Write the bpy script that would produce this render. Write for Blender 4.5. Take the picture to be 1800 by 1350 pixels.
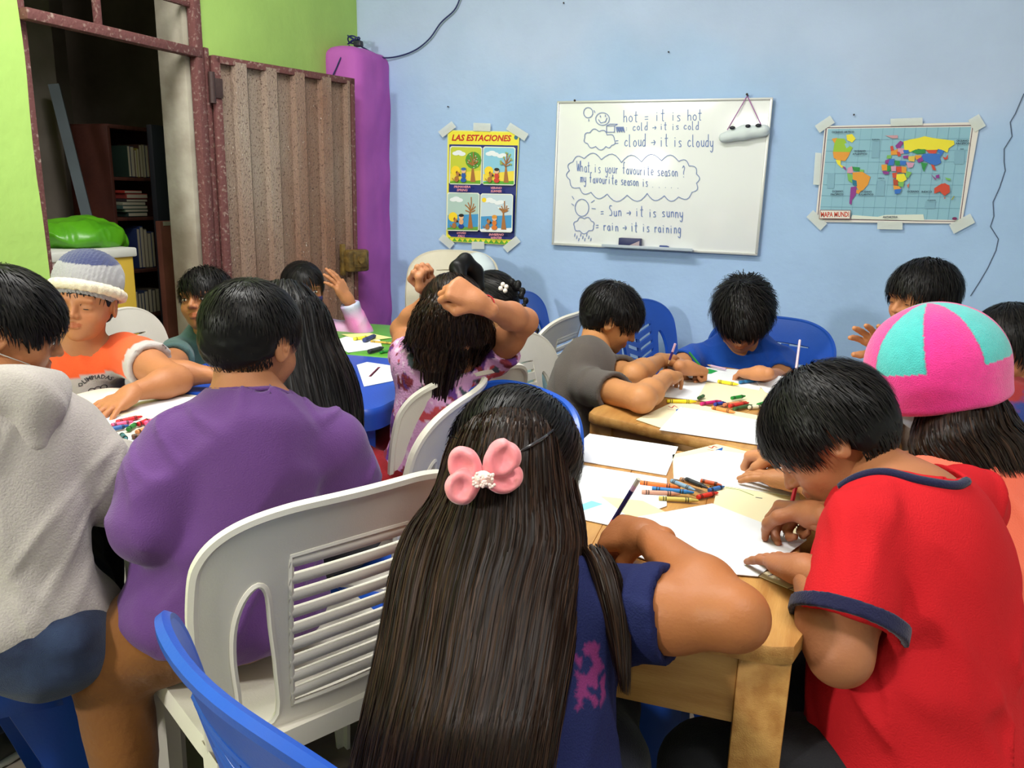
import bpy, bmesh, math, random
import numpy as np
from mathutils import Vector, Matrix, geometry

for o in list(bpy.data.objects): bpy.data.objects.remove(o)
random.seed(5); rng = np.random.default_rng(5)
SC = bpy.context.scene
COL = SC.collection

# ------------------------------------------------------------------ camera
FPX = 1390.0
yaw, pitch, roll, HC = math.radians(22), math.radians(13.6), math.radians(-1.6), 1.25
cf = np.array([-math.sin(yaw)*math.cos(pitch), math.cos(yaw)*math.cos(pitch), -math.sin(pitch)])
cr0 = np.cross(cf, [0, 0, 1]); cr0 /= np.linalg.norm(cr0); cu0 = np.cross(cr0, cf)
cr = cr0*math.cos(roll) - cu0*math.sin(roll); cu = cu0*math.cos(roll) + cr0*math.sin(roll)
CP = np.array([0, 0, HC])
cam_d = bpy.data.cameras.new('camera'); cam = bpy.data.objects.new('camera', cam_d); COL.objects.link(cam)
cam_d.sensor_fit = 'HORIZONTAL'; cam_d.sensor_width = 36; cam_d.lens = 36*FPX/1800; cam_d.clip_start = .02
cam.matrix_world = Matrix(((cr[0], cu[0], -cf[0], CP[0]), (cr[1], cu[1], -cf[1], CP[1]), (cr[2], cu[2], -cf[2], CP[2]), (0, 0, 0, 1)))
SC.camera = cam

# ------------------------------------------------------------------ light and exposure
SC.view_settings.view_transform = 'Standard'; SC.view_settings.look = 'None'
SC.view_settings.gamma = 1; SC.view_settings.use_curve_mapping = False
SC.view_settings.exposure = 0.0
w = bpy.data.worlds.new('world'); SC.world = w; w.use_nodes = True
w.node_tree.nodes['Background'].inputs[0].default_value = (.8, .88, 1, 1)
w.node_tree.nodes['Background'].inputs[1].default_value = .25

def area_light(name, loc, aim, size, power, col=(1, 1, 1), sy=None):
    d = bpy.data.lights.new(name, 'AREA'); d.energy = power; d.size = size; d.color = col
    if sy: d.shape = 'RECTANGLE'; d.size_y = sy
    o = bpy.data.objects.new(name, d); COL.objects.link(o); o.location = loc
    v = Vector(aim) - Vector(loc); o.rotation_euler = v.to_track_quat('-Z', 'Y').to_euler()
    return o
area_light('ceiling_tube_light', (-1.15, 1.5, 2.72), (-1.15, 1.5, 0), 1.2, 52, (1, .985, .95), .35)
area_light('rear_tube_light', (.5, .4, 2.72), (.5, .5, 0), 1.2, 35, (1, .98, .95), .35)
area_light('wall_bulb_light', (-2.0, -1.25, 1.9), (-1.1, 2.5, 1.2), .24, 56, (1, .97, .93), .22)
area_light('store_room_fill_light', (-3.4, 1.3, 2.7), (-3.4, 2.4, 0), .3, 5, (1, .9, .8))  # added fill light, only lifts the store room out of black; no fixture there

# ------------------------------------------------------------------ pixel helpers (photo measurements -> world)
def ray(px, py): return cf + cr*(px-900)/FPX + cu*(675-py)/FPX
def PD(px, py, d): return CP + ray(px, py)*d
def PZ(px, py, z):
    r = ray(px, py); return CP + r*((z-HC)/r[2])
def PY(px, py, y):
    r = ray(px, py); return CP + r*(y/r[1])
def PX(px, py, x):
    r = ray(px, py); return CP + r*(x/r[0])

# ------------------------------------------------------------------ materials
MATS = {}
def lin(c):
    return tuple(((x/255)/12.92 if x/255 <= .04045 else ((x/255+.055)/1.055)**2.4) for x in c)
def mat(name, rgb=None, rough=.6, bump=0, bscale=60, spec=.5, var=0, vscale=8, rgb2=None, attr=False, metal=0,
        stretch=None, trans=0, coat=0, detail=3, emit=None, sheen=0, aniso=0, lo=.35, hi=.65, sss=0, alpha=1):
    if name in MATS: return MATS[name]
    m = bpy.data.materials.new(name); m.use_nodes = True; MATS[name] = m
    nt = m.node_tree; b = nt.nodes['Principled BSDF']; L = nt.links.new; N = nt.nodes.new
    b.inputs['Roughness'].default_value = rough; b.inputs['Specular IOR Level'].default_value = spec
    b.inputs['Metallic'].default_value = metal; b.inputs['Coat Weight'].default_value = coat
    b.inputs['Transmission Weight'].default_value = trans; b.inputs['Sheen Weight'].default_value = sheen
    b.inputs['Anisotropic'].default_value = aniso; b.inputs['Subsurface Weight'].default_value = sss
    b.inputs['Alpha'].default_value = alpha
    if sss: b.inputs['Subsurface Radius'].default_value = (.02, .008, .004)
    tc = N('ShaderNodeTexCoord'); src = tc.outputs['Object']
    if stretch:
        mp = N('ShaderNodeMapping'); mp.inputs['Scale'].default_value = stretch; L(src, mp.inputs[0]); src = mp.outputs[0]
    base = None
    if attr:
        a = N('ShaderNodeAttribute'); a.attribute_name = 'Col'; base = a.outputs['Color']
    if rgb is not None:
        b.inputs['Base Color'].default_value = (*lin(rgb), 1)
        if rgb2 is not None or var:
            n = N('ShaderNodeTexNoise'); n.inputs['Scale'].default_value = vscale; n.inputs['Detail'].default_value = 5; L(src, n.inputs['Vector'])
            mr = N('ShaderNodeMapRange'); mr.inputs[1].default_value = lo; mr.inputs[2].default_value = hi; L(n.outputs[0], mr.inputs[0])
            mx = N('ShaderNodeMix'); mx.data_type = 'RGBA'; L(mr.outputs[0], mx.inputs[0])
            c1 = lin(rgb); c2 = lin(rgb2) if rgb2 is not None else tuple(x*(1-var) for x in c1)
            mx.inputs[6].default_value = (*c1, 1); mx.inputs[7].default_value = (*c2, 1); L(mx.outputs[2], b.inputs['Base Color'])
    if base is not None:
        if var:
            n = N('ShaderNodeTexNoise'); n.inputs['Scale'].default_value = vscale; n.inputs['Detail'].default_value = 5; L(src, n.inputs['Vector'])
            mr = N('ShaderNodeMapRange'); mr.inputs[1].default_value = .3; mr.inputs[2].default_value = .7
            mr.inputs[3].default_value = 1-var; mr.inputs[4].default_value = 1+var*.3; L(n.outputs[0], mr.inputs[0])
            mx = N('ShaderNodeMix'); mx.data_type = 'RGBA'; mx.blend_type = 'MULTIPLY'; mx.inputs[0].default_value = 1
            L(base, mx.inputs[6]); L(mr.outputs[0], mx.inputs[7]); base = mx.outputs[2]
        L(base, b.inputs['Base Color'])
    if bump:
        n = N('ShaderNodeTexNoise'); n.inputs['Scale'].default_value = bscale; n.inputs['Detail'].default_value = detail; L(src, n.inputs['Vector'])
        bp = N('ShaderNodeBump'); bp.inputs['Strength'].default_value = min(1, bump); bp.inputs['Distance'].default_value = .004
        L(n.outputs[0], bp.inputs['Height']); L(bp.outputs[0], b.inputs['Normal'])
    if emit:
        b.inputs['Emission Color'].default_value = (*lin(emit[0]), 1); b.inputs['Emission Strength'].default_value = emit[1]
    return m

# ------------------------------------------------------------------ mesh collector with per-face colour
class MB:
    def __init__(s): s.v = []; s.f = []; s.c = []; s.n = 0
    def add(s, V, F, col=None):
        V = np.asarray(V, float).reshape(-1, 3); s.v.append(V)
        for f in F: s.f.append(tuple(int(i)+s.n for i in f)); s.c.append(col)
        s.n += len(V); return s
    def box(s, c, size, col=None, R=None, taper=1.0):
        x, y, z = np.array(size)/2; V = []
        for k in (-1, 1):
            t = 1 if k < 0 else taper
            V += [(-x*t, -y*t, k*z), (x*t, -y*t, k*z), (x*t, y*t, k*z), (-x*t, y*t, k*z)]
        V = np.array(V)
        if R is not None: V = V @ np.array(R).T
        return s.add(V+np.array(c), [(3, 2, 1, 0), (4, 5, 6, 7), (0, 1, 5, 4), (1, 2, 6, 5), (2, 3, 7, 6), (3, 0, 4, 7)], col)
    def rbox(s, c, size, r=.004, col=None, R=None):      # box with bevelled edges (chamfer)
        x, y, z = np.array(size)/2; V = []; 
        bm = bmesh.new(); bmesh.ops.create_cube(bm, size=1)
        for v in bm.verts: v.co = Vector((v.co.x*2*x, v.co.y*2*y, v.co.z*2*z))
        bmesh.ops.bevel(bm, geom=list(bm.edges), offset=r, segments=2, affect='EDGES', profile=.5)
        bm.verts.index_update(); V = np.array([v.co[:] for v in bm.verts]); F = [[v.index for v in f.verts] for f in bm.faces]; bm.free()
        if R is not None: V = V @ np.array(R).T
        return s.add(V+np.array(c), F, col)
    def tube(s, pts, r, n=8, col=None, cap=True, closed=False):
        pts = np.asarray(pts, float); m = len(pts); r = np.broadcast_to(np.asarray(r, float), (m,))
        T = np.gradient(pts, axis=0) if not closed else np.roll(pts, -1, 0)-np.roll(pts, 1, 0)
        T /= np.linalg.norm(T, axis=1)[:, None]+1e-12
        ref = np.array([0, 0, 1.]) if abs(T[0][2]) < .9 else np.array([1., 0, 0]); N_ = np.cross(T[0], ref); N_ /= np.linalg.norm(N_)
        V = []; a = np.arange(n)*2*math.pi/n
        for i in range(m):
            N_ = N_ - T[i]*np.dot(N_, T[i]); N_ /= np.linalg.norm(N_)+1e-12; B = np.cross(T[i], N_)
            V.append(pts[i]+r[i]*(np.cos(a)[:, None]*N_+np.sin(a)[:, None]*B))
        F = []
        for i in range(m if closed else m-1):
            j = (i+1) % m
            for k in range(n): F.append((i*n+k, i*n+(k+1) % n, j*n+(k+1) % n, j*n+k))
        if cap and not closed: F += [tuple(range(n))[::-1], tuple(range((m-1)*n, m*n))]
        return s.add(np.concatenate(V), F, col)
    def poly(s, pts, col=None, thick=0, nrm=(0, 0, 1)):
        pts = [Vector(p) for p in pts]
        tris = geometry.tessellate_polygon([pts]); V = [tuple(p) for p in pts]
        return s.add(V, tris, col)
    def ball(s, c, r, col=None, n=10, m=7, R=None):
        r = np.broadcast_to(np.asarray(r, float), (3,)); V = [(0, 0, 1)]
        for i in range(1, m):
            t = math.pi*i/m
            for k in range(n): V.append((math.sin(t)*math.cos(2*math.pi*k/n), math.sin(t)*math.sin(2*math.pi*k/n), math.cos(t)))
        V.append((0, 0, -1)); V = np.array(V)*r
        if R is not None: V = V @ np.array(R).T
        F = [(0, 1+k, 1+(k+1) % n) for k in range(n)]
        for i in range(m-2):
            for k in range(n): F.append((1+i*n+k, 1+(i+1)*n+k, 1+(i+1)*n+(k+1) % n, 1+i*n+(k+1) % n))
        e = len(V)-1; F += [(e, e-n+(k+1) % n, e-n+k) for k in range(n)]
        return s.add(V+np.array(c), F, col)
    def grid(s, P, col=None, closed_u=False):
        P = np.asarray(P, float); a, b = P.shape[:2]; F = []
        for i in range(a-1):
            for j in range(b if closed_u else b-1):
                k = (j+1) % b; F.append((i*b+j, i*b+k, (i+1)*b+k, (i+1)*b+j))
        return s.add(P.reshape(-1, 3), F, col)
    def mesh(s, name, m, smooth=False, sharp=None):
        me = bpy.data.meshes.new(name); V = np.concatenate(s.v) if s.v else np.zeros((0, 3))
        me.from_pydata(V.tolist(), [], s.f); me.materials.append(m)
        if any(c is not None for c in s.c):
            ca = me.color_attributes.new('Col', 'FLOAT_COLOR', 'CORNER'); arr = []
            for f, c in zip(s.f, s.c):
                l = (*lin(c), 1.0) if c is not None else (1, 1, 1, 1); arr += [l]*len(f)
            ca.data.foreach_set('color', np.array(arr, np.float32).ravel())
        if smooth: me.polygons.foreach_set('use_smooth', [True]*len(me.polygons))
        me.update()
        if smooth and sharp: me.set_sharp_from_angle(angle=math.radians(sharp))
        return me
    def obj(s, name, m, parent=None, smooth=False, sharp=None, loc=None):
        me = s.mesh(name, m, smooth, sharp); o = bpy.data.objects.new(name, me); COL.objects.link(o)
        if parent is not None: o.parent = parent
        if loc is not None: o.location = loc
        return o

def tag(o, label=None, cat=None, group=None, kind=None):
    if label: o['label'] = label
    if cat: o['category'] = cat
    if group: o['group'] = group
    if kind: o['kind'] = kind
    return o
def empty(name, loc, rz=0, label=None, cat=None, group=None):
    o = bpy.data.objects.new(name, None); COL.objects.link(o); o.location = [float(x) for x in loc]; o.rotation_euler = (0, 0, rz)
    o.empty_display_size = .05
    return tag(o, label, cat, group)
def recenter(o):       # put the origin of a world-built mesh at its lowest centre
    me = o.data; n = len(me.vertices); a = np.empty(n*3, np.float32); me.vertices.foreach_get('co', a); a = a.reshape(-1, 3)
    c = (a.min(0)+a.max(0))/2; c[2] = a[:, 2].min(); a -= c; me.vertices.foreach_set('co', a.ravel()); me.update(); o.location = [float(x) for x in c]
    return o
def keep_world(o, parent):      # child built in world coordinates under an unrotated parent at location
    o.parent = parent; o.matrix_parent_inverse = Matrix.Translation(-parent.location)
    return o
def copy_tree(o, parent=None):
    c = o.copy(); COL.objects.link(c)
    if parent is not None: c.parent = parent
    for ch in list(o.children): copy_tree(ch, c)
    return c

# ------------------------------------------------------------------ signed-distance sculpting (surface nets)
def nrm(v): v = np.asarray(v, float); return v/(np.linalg.norm(v)+1e-12)
def smin(a, b, k):
    if k <= 0: return np.minimum(a, b)
    h = np.clip(k-np.abs(a-b), 0, None)/k
    return np.minimum(a, b)-h*h*k*.25
class SDF:
    def __init__(s): s.ops = []
    def cone(s, a, b, ra, rb=None, k=.02, op='u'):
        a = np.asarray(a, float); b = np.asarray(b, float); rb = ra if rb is None else rb; r = max(ra, rb)
        def fn(p):
            ab = b-a; t = np.clip(((p-a)@ab)/(ab@ab+1e-12), 0, 1)
            return np.linalg.norm(p-(a+t[..., None]*ab), axis=-1)-(ra+(rb-ra)*t)
        s.ops.append((op, fn, np.minimum(a, b)-r, np.maximum(a, b)+r, k)); return s
    def chain(s, pts, rs, k=.02, op='u'):
        for i in range(len(pts)-1): s.cone(pts[i], pts[i+1], rs[i], rs[i+1], k, op)
        return s
    def ell(s, c, r, R=None, k=.02, op='u'):
        c = np.asarray(c, float); r = np.asarray(r, float); R = np.eye(3) if R is None else np.array(R)
        def fn(p):
            q = (p-c)@R
            k0 = np.linalg.norm(q/r, axis=-1); k1 = np.linalg.norm(q/(r*r), axis=-1)+1e-9
            return k0*(k0-1)/k1
        m = max(r); s.ops.append((op, fn, c-m, c+m, k)); return s
    def half(s, c, n, k=.0, op='s'):         # removes the side n points to
        c = np.asarray(c, float); n = nrm(n)
        s.ops.append((op, lambda p: -((p-c)@n), None, None, k)); return s
    def disp(s, fn): s.ops.append(('d', fn, None, None, 0)); return s
    def build(s, h, lo=None, hi=None):
        if lo is None:
            U = [o for o in s.ops if o[0] == 'u']; lo = np.min([o[2]-o[4]*.3 for o in U], 0)-2*h; hi = np.max([o[3]+o[4]*.3 for o in U], 0)+2*h
        n = np.ceil((hi-lo)/h).astype(int)+1
        ax = [lo[i]+h*np.arange(n[i]) for i in range(3)]
        D = np.full(n, 1.0, np.float32)
        for op, fn, a, b, k in s.ops:
            if op == 'd':
                m = np.abs(D) < .03; ix = np.nonzero(m); p = np.stack([ax[0][ix[0]], ax[1][ix[1]], ax[2][ix[2]]], -1)
                D[ix] += fn(p); continue
            if a is None: i0 = np.zeros(3, int); i1 = n
            else:
                e = k+2*h; i0 = np.clip(((a-e-lo)/h).astype(int), 0, n); i1 = np.clip(((b+e-lo)/h).astype(int)+2, 0, n)
            if (i1 <= i0).any(): continue
            sl = tuple(slice(i0[i], i1[i]) for i in range(3))
            p = np.stack(np.meshgrid(ax[0][sl[0]], ax[1][sl[1]], ax[2][sl[2]], indexing='ij'), -1)
            d = fn(p); cur = D[sl]
            if op == 'u': D[sl] = smin(cur, d, k)
            elif op == 's': D[sl] = -smin(-cur, d, k)
        # pad so that it is closed
        D[0] = D[-1] = 1; D[:, 0] = D[:, -1] = 1; D[:, :, 0] = D[:, :, -1] = 1
        return nets(D, lo, h)
def nets(D, lo, h):
    S = D < 0
    c = S[:-1, :-1, :-1].astype(np.int8)*0
    for i in (0, 1):
        for j in (0, 1):
            for k in (0, 1):
                c += S[i:S.shape[0]-1+i, j:S.shape[1]-1+j, k:S.shape[2]-1+k]
    act = (c > 0) & (c < 8); idx = np.full(act.shape, -1, np.int64); cells = np.argwhere(act); idx[act] = np.arange(len(cells))
    acc = np.zeros((len(cells), 3)); cnt = np.zeros(len(cells))
    corners = [(i, j, k) for i in (0, 1) for j in (0, 1) for k in (0, 1)]
    x, y, z = cells.T
    for a in corners:
        for ax_ in range(3):
            if a[ax_]: continue
            b = list(a); b[ax_] = 1
            da = D[x+a[0], y+a[1], z+a[2]]; db = D[x+b[0], y+b[1], z+b[2]]
            m = (da < 0) != (db < 0); t = np.where(m, da/(da-db+1e-20), 0)
            p = np.tile(np.array(a, float), (len(cells), 1)); p[:, ax_] = t
            acc[m] += p[m]; cnt[m] += 1
    V = lo+h*(cells+acc/np.maximum(cnt, 1)[:, None])
    F = []
    for ax_ in range(3):
        sl0 = [slice(None)]*3; sl1 = [slice(None)]*3; sl0[ax_] = slice(0, -1); sl1[ax_] = slice(1, None)
        A = S[tuple(sl0)]; B = S[tuple(sl1)]; e = np.argwhere(A != B)
        u, v = [(1, 2), (2, 0), (0, 1)][ax_]
        e = e[(e[:, u] > 0) & (e[:, v] > 0) & (e[:, u] < D.shape[u]-1) & (e[:, v] < D.shape[v]-1)]
        if not len(e): continue
        def cell(du, dv):
            q = e.copy(); q[:, u] -= du; q[:, v] -= dv; return idx[q[:, 0], q[:, 1], q[:, 2]]
        q = np.stack([cell(1, 1), cell(0, 1), cell(0, 0), cell(1, 0)], -1)
        ins = A[e[:, 0], e[:, 1], e[:, 2]]; q[~ins] = q[~ins][:, ::-1]; F.append(q)
    F = np.concatenate(F) if F else np.zeros((0, 4), int)
    return V, F[(F >= 0).all(1)]
def sn(p, f, seed=0):      # cheap smooth noise from warped sines, about -1..1
    r = np.random.default_rng(seed); q = p*f; o = 0
    for i in range(3):
        a = r.normal(size=(3, 3)); a /= np.linalg.norm(a, axis=1)[:, None]; ph = r.uniform(0, 6, 3)
        w_ = q@a.T+ph; q = q+.6*np.sin(w_); o = o+np.sin(q@a[0]+ph[0])*np.sin(q@a[1]+ph[1])
    return o/2
def np_mesh(name, parts, m, parent=None, loc=None, smooth=True):
    """parts: list of (V, F, colour or per-vertex colours)"""
    nv = 0; VV = []; FF = []; CC = []; hasc = False
    for V, F, c in parts:
        VV.append(V); FF.append(np.asarray(F)+nv); nv += len(V)
        if c is None: CC.append(np.ones((len(V), 4)))
        else:
            hasc = True; c = np.asarray(c, float); c = np.tile(c, (len(V), 1)) if c.ndim == 1 else c
            CC.append(np.concatenate([c[:, :3], np.ones((len(V), 1))], 1))
    V = np.concatenate(VV); me = bpy.data.meshes.new(name)
    if loc is not None: V = V-np.asarray(loc)
    nq = sum(len(f) for f in FF); L = [f.shape[1] for f in FF for _ in range(1)]
    loops = np.concatenate([f.ravel() for f in FF]); tot = np.concatenate([np.full(len(f), f.shape[1]) for f in FF])
    me.vertices.add(len(V)); me.vertices.foreach_set('co', V.astype(np.float32).ravel())
    me.loops.add(len(loops)); me.loops.foreach_set('vertex_index', loops.astype(np.int32))
    me.polygons.add(nq); st = np.concatenate([[0], np.cumsum(tot)[:-1]]).astype(np.int32)
    me.polygons.foreach_set('loop_start', st); me.polygons.foreach_set('loop_total', tot.astype(np.int32))
    me.update(calc_edges=True); me.validate()
    me.polygons.foreach_set('use_smooth', np.full(len(me.polygons), smooth))
    if hasc:
        ca = me.color_attributes.new('Col', 'FLOAT_COLOR', 'POINT'); ca.data.foreach_set('color', np.concatenate(CC).astype(np.float32).ravel())
    me.materials.append(m); me.update()
    o = bpy.data.objects.new(name, me); COL.objects.link(o)
    if parent is not None: o.parent = parent
    return o
# ------------------------------------------------------------------ people
SKIN = (178, 117, 78)
def skinmat(): return mat('skin', attr=True, rough=.52, bump=.12, bscale=260, spec=.35, var=.10, vscale=14)
def hairmat(): return mat('hair_strands', attr=True, rough=.42, spec=.15, aniso=.4)
def frame(fw, up=(0, 0, 1), roll_=0):
    y = nrm(fw); x = nrm(np.cross(y, up)); z = np.cross(x, y); c, s_ = math.cos(roll_), math.sin(roll_)
    x2 = x*c+z*s_; z2 = z*c-x*s_
    return np.stack([x2, y, z2], 1)          # columns: right, forward, up
def cdir(a, b, c): return nrm(a*cr+b*cu+c*cf)  # a to picture right, b up, c away

_head = {}
def head_parts(smile=False):
    key = smile
    if key in _head: return _head[key]
    s = SDF()
    s.ell((0, -.012, .028), (.073, .091, .074), k=.01)
    s.ell((0, -.030, -.012), (.060, .060, .058), k=.03)
    s.ell((0, .022, -.026), (.0585, .056, .070), k=.03)
    s.ell((0, .030, -.062), (.041, .042, .034), k=.03)
    s.ell((0, .058, -.084), (.017, .015, .013), k=.02)
    for q in (-1, 1):
        s.ell((q*.034, .050, -.032), (.023, .022, .021), k=.02)
        s.ell((q*.028, .072, .017), (.020, .010, .007), k=.015)
        s.ell((q*.030, .087, -.003), (.018, .012, .010), k=.014, op='s')
        s.ell((q*.030, .0665, -.003), (.0165, .0115, .0105), k=.006)
    s.cone((0, .074, .008), (0, .093, -.024), .0055, .0088, k=.012)
    for q in (-1, 1):
        s.ell((q*.0095, .084, -.0275), (.0065, .0075, .006), k=.006)
        s.ell((q*.0055, .089, -.0335), (.0028, .004, .003), k=.003, op='s')
    cz = -.052 if not smile else -.055
    lift = .006 if smile else .001
    for (z0, r0) in ((.0042, .0042), (-.0045, .0052)):
        s.chain([(-.021, .0705, cz+lift), (-.010, .0785, cz+z0), (0, .0815, cz+z0*1.05), (.010, .0785, cz+z0), (.021, .0705, cz+lift)], [.002, r0, r0, r0, .002], k=.004)
    for q in (-1, 1):
        Re = frame((q*.25, 1, 0))
        s.ell((q*.0755, -.010, -.008), (.0075, .0165, .029), Re, k=.006)
        s.ell((q*.0815, -.006, -.004), (.0055, .0105, .018), Re, k=.004, op='s')
        s.ell((q*.079, -.004, -.010), (.0035, .004, .006), k=.003)
    V, F = s.build(.0027)
    c = np.tile((1., 1., 1.), (len(V), 1))
    x, y, z = V.T
    lips = (np.abs(x) < .021) & (np.abs(z-cz-.3*lift) < .0085-np.abs(x)*.22) & (y > .066)
    c[lips] = (.86, .62, .62)
    cheek = np.exp(-(((np.abs(x)-.037)/.018)**2+((z+.032)/.018)**2))*(y > .02)
    c *= 1-np.stack([0*x, .10*cheek, .10*cheek], 1)
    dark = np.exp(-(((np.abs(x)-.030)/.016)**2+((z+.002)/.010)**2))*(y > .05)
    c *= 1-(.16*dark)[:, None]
    _head[key] = (V, F, c); return _head[key]

def hand_parts(pose, right=True, sc=1.0, h=.0026):
    P_ = dict(flat=[(4, 8, 6)]*4, rest=[(18, 28, 20), (22, 32, 22), (26, 36, 24), (30, 38, 24)], fist=[(75, 95, 60)]*4,
              grip=[(48, 48, 22), (58, 62, 30), (68, 78, 40), (74, 84, 44)], open=[(8, 14, 8), (4, 10, 6), (8, 12, 8), (14, 16, 8)])[pose]
    spread = dict(flat=9, rest=3, fist=0, grip=0, open=7)[pose]
    s = SDF(); bx = [-.0265, -.0088, .0088, .025]; by = [.070, .074, .071, .064]
    L = [(.031, .020, .017), (.035, .022, .018), (.032, .020, .017), (.025, .016, .015)]
    r0 = [.0086, .0088, .0083, .0074]
    for i in range(4):
        s.cone((bx[i]*.45, .006, 0), (bx[i], by[i], .001), .0135, .0098, k=.016)
    s.cone((0, -.03, 0), (0, .01, 0), .0185, .0185, k=.02)
    s.cone((.016, .02, -.004), (.02, .05, -.004), .012, .0105, k=.015)
    for i in range(4):
        a = math.radians(spread*(i-1.4)); p = np.array([bx[i], by[i], .001]); f = 0; pts = [p]; 
        for j in range(3):
            f += math.radians(P_[i][j]); d = np.array([math.sin(a)*math.cos(f), math.cos(a)*math.cos(f), -math.sin(f)])
            if pose in ('fist', 'grip'): d[0] = math.sin(math.radians(-3*(i-1.5)))*abs(math.cos(f))
            p = p+d*L[i][j]; pts.append(p)
        g = SDF(); s.cone(pts[0], pts[1], r0[i], r0[i]*.93, k=.004); s.cone(pts[1], pts[2], r0[i]*.93, r0[i]*.86, k=.003); s.cone(pts[2], pts[3], r0[i]*.86, r0[i]*.70, k=.003)
    T = dict(flat=[(-.018, .016, -.003), (-.041, .036, -.006), (-.055, .056, -.008), (-.063, .073, -.009)],
             open=[(-.018, .016, -.003), (-.041, .034, -.010), (-.057, .052, -.014), (-.067, .068, -.016)],
             rest=[(-.018, .016, -.003), (-.038, .038, -.013), (-.044, .060, -.020), (-.044, .077, -.026)],
             fist=[(-.018, .016, -.004), (-.036, .038, -.020), (-.026, .060, -.034), (-.008, .066, -.038)],
             grip=[(-.018, .016, -.004), (-.036, .038, -.022), (-.038, .060, -.036), (-.030, .076, -.046)])[pose]
    s.chain(T, [.0135, .0112, .0092, .0076], k=.006)
    V, F = s.build(h)
    if not right: V = V*np.array([-1, 1, 1]); F = F[:, ::-1]
    return V*sc, F

def ribbons(P_, Wd, wid, cols):
    """P_ (N,K,3) points, Wd (N,K,3) width directions, wid (N,K)"""
    N_, K = P_.shape[:2]; a = P_-Wd*wid[..., None]; b = P_+Wd*wid[..., None]
    V = np.stack([a, b], 2).reshape(-1, 3)
    i = (np.arange(N_)[:, None]*K+np.arange(K-1)[None]).ravel()*2
    F = np.stack([i, i+1, i+3, i+2], 1)
    C = np.repeat(cols, K*2, 0)
    return V, F, C
def unit(a): return a/(np.linalg.norm(a, axis=-1, keepdims=True)+1e-9)
HAIRC = dict(black=((.005, .0045, .005), (.018, .015, .014)), brown=((.008, .0045, .0035), (.034, .016, .009)))
def hcols(n, kind): 
    a, b = [np.array(x) for x in HAIRC[kind]]; t = rng.random((n, 1))**2; c = a+(b-a)*t
    if kind == 'brown': c = c*np.where(rng.random((n, 1)) < .07, 1.9, 1)
    return c

def hair_short(H, R, s, n=2400, length=.045, lift=.35, kind='black', whorl=(.01, -.05, .10), fringe=.03, nape=-.078, spike=0, seed=0, thick=.007, front_z=.048, earcut=True, wid=.0013):
    g = np.random.default_rng(seed+11)
    c0 = np.array([0, -.014, .028]); rad = np.array([.074, .093, .075])
    m = SDF(); m.ell(c0, rad+thick, k=.02); m.ell((0, -.034, -.020), (.060+thick, .058+thick, .056), k=.03)
    pf = np.array([0, .083, front_z]); pn = np.array([0, -.078, nape]); dv = pf-pn; nn = nrm(np.array([0, dv[2], -dv[1]]))
    m.half(pf, nn, k=.006)
    m.half((0, .088, 0), (0, 1, 0), k=.004)
    if earcut:
        for q in (-1, 1): m.ell((q*.088, -.005, -.016), (.024, .026, .034), k=.008, op='s')
    m.disp(lambda p: .0022*sn(p, 140, seed)+.001*sn(p, 420, seed+1))
    V, F = m.build(.0042)
    a, b = HAIRC[kind]
    # roots
    N_ = int(n*2.4); u = unit(g.normal(size=(N_, 3))); r_ = rad+thick*.95; p = c0+u*r_
    lowz = p[:, 1] < -.01
    keep = ((p-pf)@nn < .006); p = p[keep]; u = u[keep]
    if earcut: e = (np.abs(p[:, 0]) > .055) & (np.abs(p[:, 1]+.005) < .026) & (p[:, 2] < .016); p = p[~e]; u = u[~e]
    c2 = np.array([0, -.034, -.020]); r2 = np.array([.060+thick, .058+thick, .056])*1.02
    def push2(q):
        e = (q-c2)/r2; rr = np.linalg.norm(e, axis=1, keepdims=True); return np.where(rr < 1, c2+e/np.maximum(rr, 1e-6)*r2, q)
    p = push2(p[:n]); u = u[:n]; N_ = len(p); K = 5; pts = np.zeros((N_, K, 3)); W = np.zeros((N_, K, 3)); pts[:, 0] = p
    wh = np.array(whorl); nor = unit((p-c0)/(r_**2))
    t = p-wh; t += np.cross(nor, t)*.35; t -= nor*np.sum(t*nor, 1, keepdims=True); dist = np.linalg.norm(p-wh, axis=1); t = unit(t)
    jit = g.normal(size=(N_, 3))*.16; t = unit(t+jit)
    ln = length*(.65+.6*g.random(N_)); ln *= np.where((p[:, 2] < .0), .55, 1)
    lf = .10+lift*(.5+g.random(N_))*np.where(dist < .05, 1.2+spike, 1)
    if spike: sp = g.random(N_) < .25; lf = np.where(sp & (p[:, 2] > .05), lf+spike, lf)
    W[:, 0] = unit(np.cross(t, nor))
    for k in range(1, K):
        st = ln/(K-1); nor = unit((pts[:, k-1]-c0)/(r_**2))
        tt = t-nor*np.sum(t*nor, 1, keepdims=True)*.85; tt[:, 2] -= .10*k
        d = unit(unit(tt)+nor*(lf*(1.1-.32*k))[:, None])
        q = pts[:, k-1]+d*st[:, None]
        e = (q-c0)/(r_+.001*k); rr = np.linalg.norm(e, axis=1, keepdims=True); q = np.where(rr < 1, c0+e/rr*(r_+.001*k), q)
        q = push2(q); lim = q[:, 1] > .060; q[:, 1] = np.where(lim & (q[:, 2] < front_z-fringe), np.minimum(q[:, 1], .092), q[:, 1])
        pts[:, k] = q; t = d; W[:, k] = unit(np.cross(d, nor))
    wd = wid*np.array([1, 1, .9, .7, .12])[None]*(.7+.6*g.random((N_, 1)))
    RV, RF, RC = ribbons(pts, W, wd, hcols(N_, kind))
    T = lambda v: (v*s)@R.T+H
    return [(T(V), F, np.array(a)), (T(RV), RF, RC)]

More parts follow.
